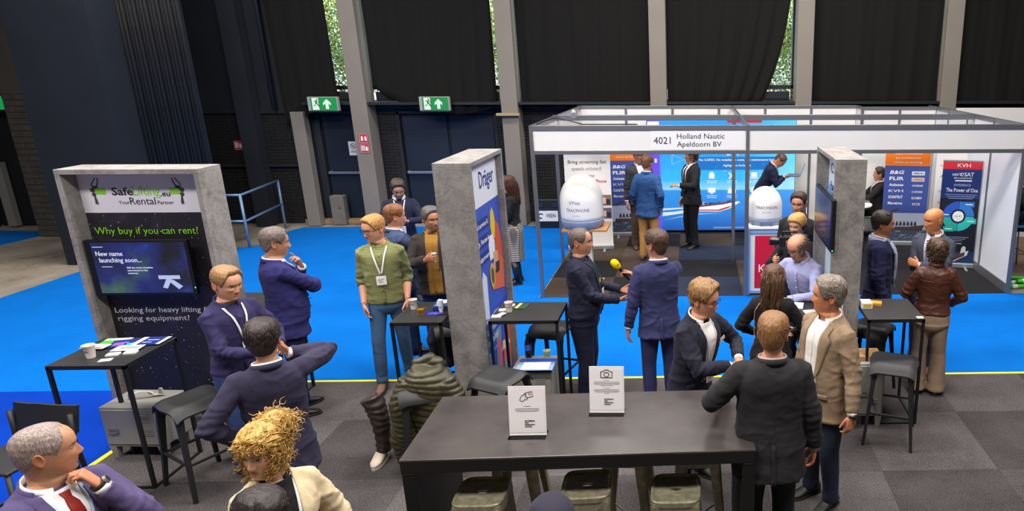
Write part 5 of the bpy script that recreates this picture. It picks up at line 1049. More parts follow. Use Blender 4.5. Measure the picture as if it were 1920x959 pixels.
px([(-.08, -.25), (.16, -.30), (.17, .1), (.10, .30), (.0, .36), (-.06, .2)], (6.84, 1.45), P('#c8502a'), .003, 'print_sleeve'); px([(-.09, .0), (0, -.04), (.05, .12), (.03, .22), (-.02, .28), (-.08, .24), (-.11, .1)], (6.78, 1.68), P('#d8b832'), .004, 'print_glove'); px([(-.22, -.02), (.2, -.12), (.24, .18), (.05, .30), (-.15, .22)], (6.78, 1.18), P('#d2622e'), .004, 'print_jacket')
px([(-.09, -.1), (.09, -.1), (.1, .06), (.05, .14), (-.05, .14), (-.1, .06)], (6.66, 1.56), P('#e2e2e6'), .005, 'print_helmet'); px([(-.07, -.1), (.08, -.12), (.09, .06), (-.06, .08)], (6.74, 1.44), P('#c89a7c'), .006, 'print_face'); px([(-.06, -.07), (.06, -.08), (.08, .03), (-.05, .04)], (6.78, 1.36), P('#23242c'), .007, 'print_mask')
px([(.08*math.cos(a), .13*math.sin(a)) for a in np.linspace(0, 2*PI, 16, endpoint=False)], (6.60, 1.30), P('#c8a83c'), .006, 'print_air_hose'); px([(.045*math.cos(a), .085*math.sin(a)) for a in np.linspace(0, 2*PI, 14, endpoint=False)], (6.60, 1.30), P('#5a4a28'), .008, 'print_air_hose'); px([(-.1, -.22), (.06, -.26), (.08, .16), (-.02, .24), (-.1, .1)], (6.34, 1.18), P('#cfd4e4'), .003, 'print_cylinder')
px([(-.47, -.10), (.47, -.22), (.47, .30), (-.47, .30)], (6.56, .66), P('#2c3fa6'), .002, 'caption_field')
for k, (s_, w_) in enumerate((('Offices & workshops', .52), ('in Rotterdam &', .50), ('Den Helder', .46), ('www.draeger.com', .34))): text(s_, POSX(xg+.005, 6.44-.02*k, .92-k*.115), (.055, .075, .08, .03)[k], MT['white'], gp_, w_)
px([(-.18, -.3), (.14, -.34), (.2, .12), (.0, .2)], (6.86, .48), P('#c85a2c'), .003, 'print_trouser_leg'); px([(-.16, -.16), (.16, -.18), (.12, -.12), (-.1, -.06)], (6.84, .60), P('#dfd08a'), .005, 'print_reflective_band'); px([(-.12, -.2), (.06, -.2), (.1, .2), (-.06, .22)], (6.62, .52), P('#7f9080'), .003, 'print_tool'); px([(-.07, -.4), (.07, -.4), (.1, .2), (-.05, .2)], (6.60, .40), P('#cf5634'), .004, 'print_trouser_leg'); px([(-.05, -.3), (.05, -.3), (.02, .2)], (6.70, .36), P('#2e3040'), .005, 'print_boot'); px([(-.1, 0), (.1, 0), (.1, .2), (-.1, .24)], (6.86, .06), P('#8a8f4a'), .004, 'print_ground'); px([(-.2, 0), (.1, 0), (.0, .55), (-.2, .45)], (6.34, .04), P('#7f9ad8'), .0025, 'print_sky')
# -- third stand: end on at the right, print and television face the left
st = thing('display_stand', 'grey concrete look stand at right, end on, with a dark screen on its left', 'display stand', (0, 0, 0)); X0, X1, Y0, Y1 = 1.27, 1.56, 6.19, 7.18
for a, b_ in ((Y0, Y0+.04), (Y1-.04, Y1)): MB().box(X0, X1, a, b_, 0, Hh-.04).build('side_board', CL, st, bev=.003)
MB().box(X0, X1, Y0, Y1, Hh-.04, Hh).build('top_board', CL, st, bev=.003); MB().box(X1-.06, X1-.02, Y0+.04, Y1-.04, 0, Hh-.04).build('back_panel', CL, st)
xs = 1.40; gp_ = MB().box(xs, xs+.04, Y0+.04, Y1-.04, .03, Hh-.04).build('print_panel', plain_c('#c4d3e4', .5), st)
text('C. Steinweg', NEGX(xs-.003, 6.70, 2.30), .10, navy, gp_, .66); text('Handelsveem', NEGX(xs-.003, 6.70, 2.12), .09, navy, gp_, .66)
def pn(poly, o, mat, d, name): return MB().prism(poly, (xs-d, o[0], o[1]), (0, -1, 0), (0, 0, 1), (-1, 0, 0), .002).build(name, mat, gp_)
pn([(-.44, -.2), (.44, -.45), (.44, .05), (-.2, .2), (-.44, .28)], (6.68, 1.85), P('#5f9bd0'), .0, 'print_sky'); pn([(-.2, -.1), (-.17, .32), (-.15, .32), (-.13, -.1)], (6.7, 1.8), P('#3c4658'), .002, 'print_crane'); pn([(-.18, .28), (.3, .02), (.3, .0), (-.18, .24)], (6.7, 1.8), P('#3c4658'), .003, 'print_crane'); pn([(-.44, -.5), (.44, -.5), (.44, .1), (-.44, .35)], (6.68, .55), P('#2f62b0'), .0015, 'print_water'); pn([(-.1, -.3), (.44, -.35), (.44, .2), (.1, .35)], (6.6, .9), P('#e2e6ee'), .002, 'print_ship')
tv = thing('television', 'dark flat television mounted on the left side of the right-hand stand', 'television', (0, 0, 0)); MB().box(1.245, 1.285, 6.12, 7.02, 1.64, 2.14).build('wall_mount_casing', plain_c('#0b0b0d', .35), tv, bev=.008); MB().box(1.285, xs, 6.45, 6.8, 1.75, 2.05).build('wall_bracket', plain_c('#0b0b0d', .5), tv)
MB().box(1.241, 1.245, 6.15, 7.0, 1.675, 2.12).build('display', nebula(.32, 'dim_blue_picture', '#0a0d1c', '#152560', '#35508c', True, 5), tv); q = MB().lathe([(.001, 0), (.008, 0), (.001, .004)], (0, 0, 0), 8).build('power_light', glow_c('#30e060', 2.0), tv); q.matrix_local = Matrix.Translation((1.262, 6.119, 1.66)) @ Matrix.Rotation(PI/2, 4, 'X')

# ------------------------------------------------------------------ furniture
BM_ = MT['black_metal']; BP = MT['black_plastic']; TOPM = plain('dark_tabletop', '#242324', .42, 0, .45, .12, 6)
def high_table(label, x0, x1, y0, y1, z=1.08):
    t = thing('high_table', label, 'table', ((x0+x1)/2, (y0+y1)/2, 0), 0, None); a, b_ = (x1-x0)/2, (y1-y0)/2; r = .0125
    MB().box(-a, a, -b_, b_, z-.012, z).build('tabletop', TOPM, t, bev=.003)
    m = MB().box(-a, a, -b_, -b_+.022, z-.035, z-.012).box(-a, a, b_-.022, b_, z-.035, z-.012).box(-a, -a+.022, -b_, b_, z-.035, z-.012).box(a-.022, a, -b_, b_, z-.035, z-.012); m.build('apron', BM_, t)
    for sx in (-1, 1):
        for sy in (-1, 1): MB().box(sx*(a-r)-r, sx*(a-r)+r, sy*(b_-r)-r, sy*(b_-r)+r, 0, z-.012).build('leg', BM_, t)
    MB().box(-a+.024, a-.024, -b_+.003, -b_+.022, 0, .016).build('floor_bar', BM_, t); MB().box(a-.022, a-.003, -b_+.024, b_-.024, 0, .016).build('floor_bar', BM_, t)
    return t
high_table('black high table with magazines and a cup at the starry stand', -5.02, -4.42, 5.0, 5.56, 1.10); high_table('black high table half hidden behind the man smiling in a purple shirt', -4.72, -4.10, 6.38, 6.85, 1.06)
high_table('black high table holding beer glass, cup and blue folder', -2.78, -2.315, 5.90, 6.45); high_table('black high table with cup, white cards and a green leaflet, right of the poster stand', -1.90, -1.27, 5.92, 6.42)
high_table('black high table with the orange packet, right of the grey stand', 1.57, 2.10, 5.86, 6.42); high_table('black high table in front of the man in the pale blue shirt', .70, 1.24, 5.90, 6.42)
def bar_stool(label, x, y, rz, first=[None]):
    if first[0] is None:
        t = thing('bar_stool', label, 'stool', (x, y, 0), rz, 'angular black plastic bar stools'); first[0] = t
        U = np.linspace(-1, 1, 13); Vv = np.linspace(-1, 1, 15); top = []
        for v in Vv:
            row = []
            for u in U:
                w = .215-.02*abs(v)-.015*(v > .6)*(v-.6); xx = u*w; yy = v*.19
                z = .785+.012*v-.012*(1-abs(u)**2)*(1-v*v) - .10*max(0, v-.62)/.38*(1 if v > .62 else 0) - .07*max(0, -v-.68)/.32 - .03*max(0, abs(u)-.75)/.25
                row.append((xx, yy+(.02 if v > .62 else 0), z))
            top.append(row)
        top = np.array(top); bot = top-np.array([0, 0, .014]); R = [list(a)+list(b_[::-1]) for a, b_ in zip(top, bot)]
        MB().loft(np.array(R)).build('seat', BP, t, True, auto=40)
        for sx in (-1, 1):
            MB().loft(np.array([[(sx*(cx+dx), cy+dy, z) for dx, dy in ((-w/2, -d/2), (w/2, -d/2), (w/2, d/2), (-w/2, d/2))] for cx, cy, z, w, d in ((.14, .150, .725, .085, .03), (.155, .180, .60, .055, .03), (.175, .21, .3, .035, .032), (.20, .245, 0, .026, .03))])).build('leg', BP, t, auto=40)
            MB().loft(np.array([[(sx*(cx+dx), cy+dy, z) for dx, dy in ((-w/2, -d/2), (w/2, -d/2), (w/2, d/2), (-w/2, d/2))] for cx, cy, z, w, d in ((.15, -.12, .745, .06, .03), (.165, -.15, .55, .04, .03), (.185, -.19, .3, .032, .032), (.21, -.235, 0, .026, .03))])).build('leg', BP, t, auto=40)
        MB().tube([(-.175, .21, .30), (-.185, -.19, .30), (.185, -.19, .30), (.175, .21, .30)], .014, 8).tube([(-.175, .21, .30), (.175, .21, .30)], .012, 8).build('footrest', BP, t, auto=40)
        return t
    t = copyobj(first[0]); t.location = (x, y, 0); t.rotation_euler = (0, 0, math.radians(rz)); t['label'] = label
    for ch in list(first[0].children): copyobj(ch, t)
    return t
bar_stool('black bar stool beside the grey locker, behind the man with hand on hip', -4.06, 5.10, 60)
bar_stool('black bar stool tucked against the long table, left of the white tray locker', -1.70, 5.45, -25); bar_stool('black bar stool under the table with the green leaflet', -1.47, 6.62, 165); bar_stool('black bar stool at the right, nearest the camera, behind the tan blazer', 1.78, 5.66, -20); bar_stool('black bar stool under the table with the orange packet', 1.80, 6.52, 150)
bar_stool('black bar stool under the dark draped coat beside the poster stand', -2.50, 6.72, 200); bar_stool('black bar stool under the olive quilted coat', -2.28, 5.30, 200); bar_stool('black bar stool between the woman in black and the pale blue shirt table', .98, 5.60, 10)
def locker(label, x, y, rz, w, d, h, first=[None]):
    t = thing('locker', label, 'cabinet', (x, y, 0), rz, None); L = MT['locker']; MB().box(-w/2, w/2, -d/2, d/2, .12, h).build('body', L, t, bev=.008)
    dr = MB().box(-w/2+.015, w/2-.015, -d/2-.012, -d/2, .15, h-.02).build('door', L, t, bev=.004); m = MB()
    for z0 in (h-.13, .24):
        for k in range(4): m.box(w/2-.15, w/2-.06, -d/2-.018, -d/2-.010, z0+k*.018, z0+k*.018+.007)
    m.build('louvre', L, dr); MB().box(-w/2+.05, -w/2+.14, -d/2-.016, -d/2-.012, h*.5, h*.5+.05).tube([(-w/2+.06, -d/2-.02, h*.5+.03), (-w/2+.06, -d/2-.032, h*.5+.02), (-w/2+.13, -d/2-.032, h*.5+.02), (-w/2+.13, -d/2-.02, h*.5+.03)], .004, 6).build('handle', plain_c('#77756f', .4, .4), dr)
    for sx in (-1, 1):
        for sy in (-1, 1): MB().loft(np.array([[(sx*(w/2-.035)+a*r, sy*(d/2-.035)+b_*r, z) for a, b_ in ((-1, -1), (1, -1), (1, 1), (-1, 1))] for z, r in ((.13, .033), (0, .018))])).build('foot', L, t)
    return t
locker('grey metal locker under the magazine table at the starry stand', -4.88, 5.62, -3, .50, .34, .50); locker('grey metal locker carrying the drinks tray beside the poster stand', -1.52, 5.99, 0, .38, .36, .62); locker('grey metal locker behind the tan blazer, at the right-hand stand', 1.60, 5.98, 0, .30, .34, .66)
o = MB().loft(np.array([[(x_+dx*r, y_+dy*r, .503+z_) for dx, dy in ((-1, -.6), (1, -.6), (1, .6), (-1, .6))] for x_, y_, z_, r in ((-.11, -.02, .0, .02), (-.11, -.02, .05, .016), (-.05, 0, .065, .016), (.02, .02, .05, .016), (.04, .03, .02, .016), (.10, .05, .015, .02), (.10, .05, .07, .012))])).build('tape_dispenser', plain_c('#b8b6b0', .4), None, True, auto=50); o.location = (-4.85, 5.62, 0); tag(o, 'pale plastic tape dispenser on top of the grey locker', 'dispenser')
t = thing('bar_chair', 'black bar chair with a low wide back on the dark blue carpet', 'chair', (-4.76, 4.34, 0), -8); MB().box(-.21, .21, -.20, .20, .70, .725).build('seat', BP, t, bev=.01)
MB().loft(np.array([[(x_, .205+.03*(x_*x_)/.05+dy+(z-.8)*.25, z+.02*(1-abs(x_)/.25)) for x_ in np.linspace(-.26, .26, 11) for dy in (0,)]+[(x_, .222+.03*(x_*x_)/.05+(z-.8)*.25, z+.02*(1-abs(x_)/.25)) for x_ in np.linspace(.26, -.26, 11)] for z in (.78, .86, .93, .975)])).build('backrest', BP, t, True, auto=40)
for sx in (-1, 1):
    MB().tube([(sx*.245, .24, .93), (sx*.235, .23, .72), (sx*.25, .28, 0)], [.018, .018, .014], 8).build('leg', BP, t, True); MB().tube([(sx*.19, -.18, .70), (sx*.23, -.24, 0)], [.017, .013], 8).build('leg', BP, t, True)
MB().tube([(-.23, -.22, .3), (.23, -.22, .3)], .012, 8).tube([(-.24, .265, .3), (-.23, -.22, .3)], .012, 8).tube([(.24, .265, .3), (.23, -.22, .3)], .012, 8).build('footrest', BP, t, True)
# long black table
BT = plain('long_table_top', '#3f3a39', .27, 0, .5, .3, 2.6, .05, 14); BTD = plain('long_table_edge', '#131213', .5, 0, .35)
t = thing('long_table', 'long black bar-height table with two paper signs', 'table', (-.73, 4.13, 0), 1.6); MB().box(-1.08, 1.08, -.41, .41, 1.035, 1.05).build('tabletop', BT, t, bev=.004); MB().box(-1.078, 1.078, -.408, .408, .955, 1.035).build('apron', BTD, t, bev=.003)
MB().box(-1.078, -.998, -.40, .40, 0, .955).build('leg', BTD, t, bev=.003); MB().box(.998, 1.078, -.40, .40, 0, .955).build('leg', BTD, t, bev=.003); MB().box(-1.07, -1.0, -.402, -.40, .945, .948).box(1.0, 1.07, -.402, -.40, .945, .948).build('joint_strip', plain_c('#8a8580', .4), t)
# steel stools
STL = plain('raw_steel', '#989278', .42, .55, .5, .3, 26)
def steel_stool(label, x, y, rz, first=[None]):
    if first[0] is None:
        t = thing('steel_stool', label, 'stool', (x, y, 0), rz, 'raw steel stools at the long table'); first[0] = t
        def rsq(r, z, n=40, e=5.0): return [(r*math.copysign(abs(math.cos(a))**(2/e), math.cos(a)), r*math.copysign(abs(math.sin(a))**(2/e), math.sin(a)), z) for a in np.linspace(0, 2*PI, n, endpoint=False)]
        hole = lambda z, k=1: [(.035*k*math.cos(a), .016*k*math.sin(a), z) for a in np.linspace(0, 2*PI, 40, endpoint=False)]
        MB().loft(np.array([rsq(.152, .715), rsq(.158, .72), rsq(.158, .752), rsq(.152, .760), rsq(.142, .760), rsq(.132, .752), rsq(.09, .750), hole(.750, 1.25), hole(.742), hole(.735)]), cap=False).build('seat', STL, t, True, auto=35)
        for sx in (-1, 1):
            for sy in (-1, 1):
                R = []
                for z, c_, w in ((.735, .118, .042), (.5, .135, .036), (.02, .178, .024), (0, .18, .024)): R.append([(sx*(c_+w*a), sy*(c_+w*b_), z) for a, b_ in ((.6, -1.2), (.75, .2), (.6, .6), (.2, .75), (-1.2, .6), (-1.1, .35), (.1, .35), (.3, .3), (.35, .1), (.35, -1.1))])
                MB().loft(np.array(R)).build('leg', STL, t, auto=30)
        MB().tube([(-.165, -.165, .17), (.165, .165, .17)], .007, 8).tube([(-.165, .165, .17), (.165, -.165, .185)], .007, 8).build('cross_brace', STL, t, True); m = MB()
        for s_ in (-1, 1): m.box(-.14, .14, s_*.148-.004, s_*.148+.004, .665, .72).box(s_*.148-.004, s_*.148+.004, -.14, .14, .665, .72)
        m.build('seat_skirt', STL, t); return t
    t = copyobj(first[0]); t.location = (x, y, 0); t.rotation_euler = (0, 0, math.radians(rz)); t['label'] = label
    for ch in list(first[0].children): copyobj(ch, t)
    return t
steel_stool('near raw steel stool at the left end of the long table', -1.36, 3.80, 0); steel_stool('near raw steel stool at the middle of the long table, beside the dark cap', -.71, 3.86, 3); steel_stool('near raw steel stool at the right end of the long table', -.14, 3.80, 0)
steel_stool('far raw steel stool at the left end of the long table', -1.26, 4.30, 2); steel_stool('far raw steel stool at the middle of the long table', -.50, 4.32, -4); steel_stool('far raw steel stool at the right end of the long table', .0, 4.30, 3)
# paper signs in clear holders on the long table
clear = new_mat('clear_acrylic'); ca_, cn_, cb_ = clear; cb_.inputs['Transmission Weight'].default_value = 1; cb_.inputs['Roughness'].default_value = .02; cb_.inputs['IOR'].default_value = 1.3; cb_.inputs['Base Color'].default_value = (.96, .97, .97, 1)
def table_sign(label, x, y, rz, kind):
    t = thing('table_sign', label, 'sign', (x, y, 1.05), rz, None); Mt = Matrix.Rotation(math.radians(-8), 4, 'X'); ng = lambda o: setattr(o, 'matrix_local', Mt @ o.matrix_local) or o
    ng(MB().box(-.118, .118, 0, .003, .006, .328).build('paper_sheet', plain_c('#e4dfe0', .5), t)); MB().box(-.118, .118, -.05, .06, 0, .004).build('holder_foot', ca_, t); ng(MB().box(-.118, .118, -.004, .003, .0, .005).build('holder_bend', plain_c('#d8dadc', .2), t)); p = ng(MB().box(-.11, .11, -.0015, -.0005, .02, .31).build('print_area', plain_c('#e4dfe0', .5), t))
    k_ = plain_c('#2b282c', .6); m = MB(); yy = -.0030
    def stroke(pts, r=.0026): m.tube([(a, yy, b_) for a, b_ in pts], r, 4, flat=1)
    if kind == 'camera':
        stroke([(-.038, .25), (-.038, .292), (-.020, .294), (-.012, .304), (.012, .304), (.020, .294), (.038, .292), (.038, .25), (-.038, .25)]); stroke([(.016*math.cos(a), .271+.016*math.sin(a)) for a in np.linspace(0, 2*PI, 17)])
    else:
        stroke([(-.045, .238), (-.035, .262), (-.018, .274), (-.005, .286), (.034, .294), (.040, .262), (.008, .254), (-.012, .262)], .0018); stroke([(-.018, .274), (-.002, .276), (-.008, .262), (.004, .25), (.002, .240), (-.012, .242), (-.03, .226), (-.045, .238)], .0018)
        for a in (.012, .022): stroke([(a, .272), (a+.006, .273)], .0018); stroke([(a, .280), (a+.006, .281)], .0018)
    m.build('line_icon', k_, p); gk = plain_c('#8f8a8e', .6); m = MB()
    rows = ((.196, .022), (.18, .075), (.171, .078), (.162, .068)) if kind == 'card' else ((.232, .018), (.22, .085), (.211, .088), (.203, .084), (.194, .04), (.176, .02), (.166, .085), (.157, .088), (.149, .08), (.140, .018))
    for z, w in rows: m.box(-w, w, -.0030, -.0015, z-.0014, z+.0014)
    m.build('small_print', gk, p)
    for k, s_ in enumerate(('ROTTERDAM', 'PORT', 'PROMOTION', 'COUNCIL')): text(s_, FRONT(-.018, -.0030, .098-k*.0125), .0082, k_, p, (.062, .026, .062, .045)[k], 'LEFT', bold=.03)
    return t
table_sign('white paper sign with a hand and card icon, nearer on the long table', -1.085, 3.96, 0, 'card'); table_sign('white paper sign with a camera icon, farther on the long table', -.615, 4.24, -2, 'camera')
# ---- small things on the high tables
def paper_cup(label, x, y, z, h=.095, r=.038, col='#e4dcd4', pr='#5a5a66'):
    t = thing('paper_cup', label, 'cup', (x, y, z), 0, None); MB().lathe([(r*.70, 0), (r*.98, h*.95), (r*1.04, h*.97), (r*1.04, h), (r*.94, h), (r*.90, h*.86), (r*.68, h*.1), (.001, h*.1)], n=24).build('cup_wall', plain_c(col, .5), t, True, auto=45); MB().lathe([(.001, h*.72), (r*.86, h*.72)], n=20, cap=False).build('coffee', plain_c('#3a2418', .25), t)
    m = MB(); 
    for k in range(4): m.box(-.016+k*.009, -.010+k*.009, -r*.90, -r*.84, h*.5, h*.58)
    m.build('cup_print', plain_c(pr, .5), t); return t
paper_cup('white paper cup on the magazine table at the starry stand', -4.80, 5.16, 1.10, .105, .042); paper_cup('white paper cup beside the beer glass', -2.70, 6.26, 1.08); paper_cup('white paper cup beside the white cards and green leaflet', -1.77, 6.16, 1.08)
def beer(x, y, z):
    t = thing('beer_glass', 'glass of amber beer on the black high table', 'glass', (x, y, z)); MB().lathe([(.001, .004), (.030, .004), (.033, .0), (.037, .10), (.0355, .10), (.030, .01), (.001, .01)], n=24).build('glass_wall', ca_, t, True, auto=40)
    a_ = new_mat('amber_beer'); a_[2].inputs['Base Color'].default_value = C('#e0a820'); a_[2].inputs['Transmission Weight'].default_value = .75; a_[2].inputs['Roughness'].default_value = .1; MB().lathe([(.001, .011), (.0295, .011), (.0330, .058), (.001, .058)], n=24).build('beer', a_[0], t, True, auto=40); MB().tube([(.036, 0, .08), (.058, 0, .072), (.058, 0, .035), (.034, 0, .025)], .005, 8).build('handle', ca_, t, True)
beer(-2.565, 6.09, 1.08)
t = thing('box_file', 'blue box folder with a white label under the tube', 'folder', (-2.42, 6.30, 1.08), 8); MB().box(-.09, .10, -.10, .10, 0, .045).build('box', plain_c('#22386e', .45), t, bev=.004); MB().box(-.07, .02, -.02, .08, .0455, .047).box(-.07, .0, -.075, -.06, .0455, .047).build('paper_label', MT['white'], t); MB().box(-.092, .102, -.102, -.1, .018, .022).build('lid_seam', plain_c('#101a36', .5), t)
o = MB().lathe([(.001, 0), (.018, 0), (.018, .02), (.022, .022), (.0235, .085), (.024, .12), (.001, .121)], n=16); t = thing('cream_tube', 'white squeeze tube standing beside the blue folder', 'tube', (-2.405, 6.165, 1.08)); o.build('tube_body', plain_c('#dfe2ea', .35), t, True, auto=40); MB().box(-.012, .012, -.0235, -.021, .045, .052).box(-.010, .010, -.0235, -.021, .06, .064).build('print_mark', plain_c('#5a6a9a', .5), t)
def flat_item(name, label, cat, x, y, z, w, d, h, rz, col, extra=(), g=None):
    t = thing(name, label, cat, (x, y, z), rz, g); MB().box(-w/2, w/2, -d/2, d/2, 0, h).build('sheet', plain_c(col, .45), t, bev=.0)
    for a, b_, c_, d_, cc in extra: MB().box(a, b_, c_, d_, h, h+.0008).build('print_block', plain_c(cc, .45), t)
    return t
flat_item('leaflet', 'blue leaflet in front of the blue folder', 'leaflet', -2.46, 6.12, 1.08, .13, .07, .003, 8, '#2b2fae', ((-.04, .03, -.01, .02, '#4a52d8'),)); flat_item('pen', 'dark pen beside the blue leaflet', 'pen', -2.375, 6.085, 1.08, .12, .008, .008, 12, '#14162a', ((-.06, -.045, -.004, .004, '#9aa0b4'),))
for k, (x, y, rz, lab) in enumerate(((-1.85, 6.02, 5, 'white card nearest the front edge, beside the cup'), (-1.815, 6.06, 62, 'white card leaning across the front pile of cards'), (-1.83, 6.19, 8, 'white card behind the paper cup, middle of the row'), (-1.80, 6.32, 4, 'white card at the back corner by the poster stand'))): flat_item('card', lab, 'card', x, y, 1.08+(.011 if k == 1 else 0), .085, .055, .010 if k != 1 else .002, rz, '#e9e6e6', ((-.03, .02, -.004, .004, '#c9c6ca'),))
flat_item('leaflet', 'dark green leaflet behind the paper cup by the poster stand', 'leaflet', -1.68, 6.29, 1.08, .11, .15, .008, -8, '#26402c', ((-.05, -.02, -.07, .07, '#c8d86a'),))
mags = [(-4.86, 5.47, .20, .15, 6, '#49a02c', 'green magazine at the back left under the other magazines', ((-.1, .1, .03, .07, '#e4e4ea'),)), (-4.74, 5.43, .21, .16, 18, '#20226a', 'purple and teal magazine in the middle of the pile', ((-.08, .02, -.05, .02, '#7a52b0'), (.0, .09, -.07, -.02, '#2aa6c0'))), (-4.55, 5.46, .22, .17, 3, '#16266c', 'navy brochure with white margins at the back right', ((-.11, -.07, -.08, .08, '#dcdce6'), (.08, .11, -.08, .08, '#dcdce6'), (-.04, .05, .01, .02, '#b9c2e8'), (-.05, .02, -.04, -.03, '#b9c2e8'))), (-4.62, 5.30, .20, .11, 6, '#d8d6da', 'white and grey brochure in front of the navy one', ((-.06, .08, -.02, .03, '#8a8f8a'),)), (-4.90, 5.33, .19, .09, -4, '#dedbe0', 'white leaflet with a red and purple edge behind the cup', ((-.09, -.03, -.045, -.02, '#6a48a8'), (.0, .08, -.04, -.02, '#c84a4a')))]
for k, (x, y, w, d, rz, col, lab, ex) in enumerate(mags): flat_item('magazine', lab, 'magazine', x, y, 1.10+.0045*k, w, d, .004, rz, col, ex, 'magazines on the high table')
for k, (x, y, rz, lab) in enumerate(((-4.66, 5.20, 12, 'stack of white cards left of the other card stack'), (-4.55, 5.235, 10, 'stack of white cards nearest the table edge'), (-4.64, 5.10, 16, 'single white card lying in front of the stacks'))): flat_item('card', lab, 'card', x, y, 1.10, .085, .055, (.012, .012, .002)[k], rz, '#e6e2e6', ((-.02, .02, -.004, .004, '#b4b0ba'),))
t = thing('paper_tray', 'blue edged tray with a white sheet on the grey locker', 'tray', (-1.49, 5.93, .62), 0); MB().box(-.17, .17, -.15, .12, 0, .03).build('tray_base', plain_c('#7c93bc', .3), t, bev=.004); MB().box(-.12, .13, -.14, .02, .0305, .034).build('paper_sheet', plain_c('#d6d4da', .5), t); MB().box(-.17, .17, .03, .10, .0305, .033).build('blue_print', plain_c('#2a4aa0', .5), t); MB().box(-.17, .17, -.152, -.15, -.04, .03).build('front_lip', ca_, t)
t = thing('cola_bottle', 'plastic bottle of dark cola with a blue label on the locker', 'bottle', (-1.61, 6.12, .62)); MB().lathe([(.001, 0), (.026, 0), (.031, .01), (.031, .07), (.028, .085), (.031, .10), (.031, .15), (.024, .185), (.013, .21), (.013, .225), (.001, .225)], n=20).build('bottle_wall', plain_c('#1b1420', .12), t, True, auto=50); MB().lathe([(.0325, .085), (.0325, .145)], n=20, cap=False).build('label_band', plain_c('#2a4fb0', .4), t, True); MB().lathe([(.001, .222), (.015, .222), (.015, .243), (.001, .244)], n=14).build('cap', plain_c('#20305c', .4), t, True, auto=40)
paper_cup('green and white paper cup on the locker beside the cola bottle', -1.43, 6.10, .62, .085, .034, '#c9d4a2', '#3f8a3a')
t = thing('waste_bin', 'white plastic bin behind the stool at the long table', 'bin', (-1.92, 5.72, 0)); MB().lathe([(.001, 0), (.07, 0), (.09, .25), (.10, .30), (.093, .30), (.065, .02), (.001, .02)], n=20).build('bin_wall', plain_c('#cfcac4', .5), t, True, auto=45); MB().tube([(.10*math.cos(a), .10*math.sin(a), .30) for a in np.linspace(0, 2*PI, 21)], .006, 6).build('rim', plain_c('#dedad4', .4), t, True)
flat_item('paper_packet', 'orange paper packet on the table right of the grey stand', 'packet', 1.72, 6.27, 1.08, .16, .09, .022, -15, '#d8901c', ((-.05, .05, -.01, .01, '#e8b040'),)); t = thing('card_box', 'small white card box beside the orange packet', 'box', (1.63, 6.20, 1.08), 0); MB().box(-.05, .05, -.06, .06, 0, .055).build('box_body', MT['white'], t); MB().box(-.04, .04, -.0612, -.06, .01, .045).build('print_block', plain_c('#c9b24a', .5), t)
flat_item('sticker', 'pale green sticker on the front corner of the right high table', 'sticker', 2.06, 5.895, 1.08, .06, .05, .002, 0, '#cfe0d0'); flat_item('brochure', 'brochure with an orange print before the man in the pale blue shirt', 'brochure', 1.10, 6.02, 1.08, .16, .2, .004, 10, '#d8d2cc', ((-.05, .05, -.06, .03, '#c8703a'),)); flat_item('brochure', 'white papers under the arm of the man in pale blue', 'brochure', .93, 6.24, 1.08, .2, .16, .01, -12, '#e4e0de', ((-.07, .05, -.02, .0, '#a9a4a6'),))
o = MB().box(-.13, .13, -.1, .1, 0, .05).build('wooden_box', plain('raw_wood', '#a9825a', .6, 0, .3, .15, 10), None, bev=.004); o.location = (1.60, 5.96, .66); tag(o, 'small wooden box on the grey locker at the right', 'box')
# ---- coats
def coat_mesh(parts, vox, puff, name, label, col, rough, loc, wr=.006):
    m = MB(); [m.add(np.vstack(q.V), q.F) for q in parts]; V, F, N = remesh(m, vox, 3); dz = np.zeros(len(V))
    if puff: ph = V[:, 2]+.06*vnoise(V*3.5, 8)+.05*V[:, 0]; dz = .016*np.abs(np.sin(ph*puff))**.6
    dz = dz+vnoise(V*np.array([12, 12, 14]), 2)*wr; V = V+N*dz[:, None]; o = MB().add(V, F).build(name, cloth(col, rough, 'leather' if puff else 'wool'), None, True); o.location = loc; return tag(o, label, 'coat')
el = lambda cx, cy, z, a, b_, n=22: [(cx+a*math.cos(t)*abs(math.cos(t))**-.15 if abs(math.cos(t)) > .01 else cx, cy+b_*math.sin(t), z) for t in np.linspace(0, 2*PI, n, endpoint=False)]
coat_mesh([MB().loft(np.array([el(.02, .0, .36, .19, .13), el(.02, 0, .5, .23, .16), el(.01, 0, .7, .25, .17), el(0, 0, .82, .25, .17), el(-.02, .01, .90, .20, .15), el(-.03, .02, .96, .12, .11)])), MB().tube([(-.18, -.04, .86), (-.26, -.09, .66), (-.25, -.10, .40), (-.20, -.08, .22), (-.17, -.06, .08)], [.085, .095, .09, .08, .075], 12), MB().tube([(.16, -.05, .86), (.24, -.06, .72), (.26, -.06, .52), (.24, -.04, .36)], [.085, .09, .085, .075], 12), MB().tube([(-.30, -.06, .52), (-.33, -.08, .3), (-.29, -.08, .10)], [.06, .07, .06], 10), MB().tube([(-.16, .08, .95), (-.02, .12, .99), (.1, .08, .95)], [.05, .055, .05], 10)], .012, 62, 'puffer_coat', 'olive quilted puffer coat draped over a bar stool at the long table', '#37331d', .5, (-2.22, 5.28, 0)).scale = (.88, .88, .95)
coat_mesh([MB().loft(np.array([el(0, 0, .32, .10, .10), el(0, 0, .5, .20, .14), el(0, 0, .7, .23, .15), el(0, 0, .82, .2, .15), el(0, 0, .87, .12, .1)])), MB().tube([(-.14, -.02, .82), (-.20, -.05, .6), (-.16, -.06, .42), (-.02, -.08, .34)], [.07, .08, .07, .06], 12)], .014, 0, 'draped_coat', 'dark navy coat draped over the stool under the beer table', '#1d2030', .8, (-2.50, 6.70, 0), .01)
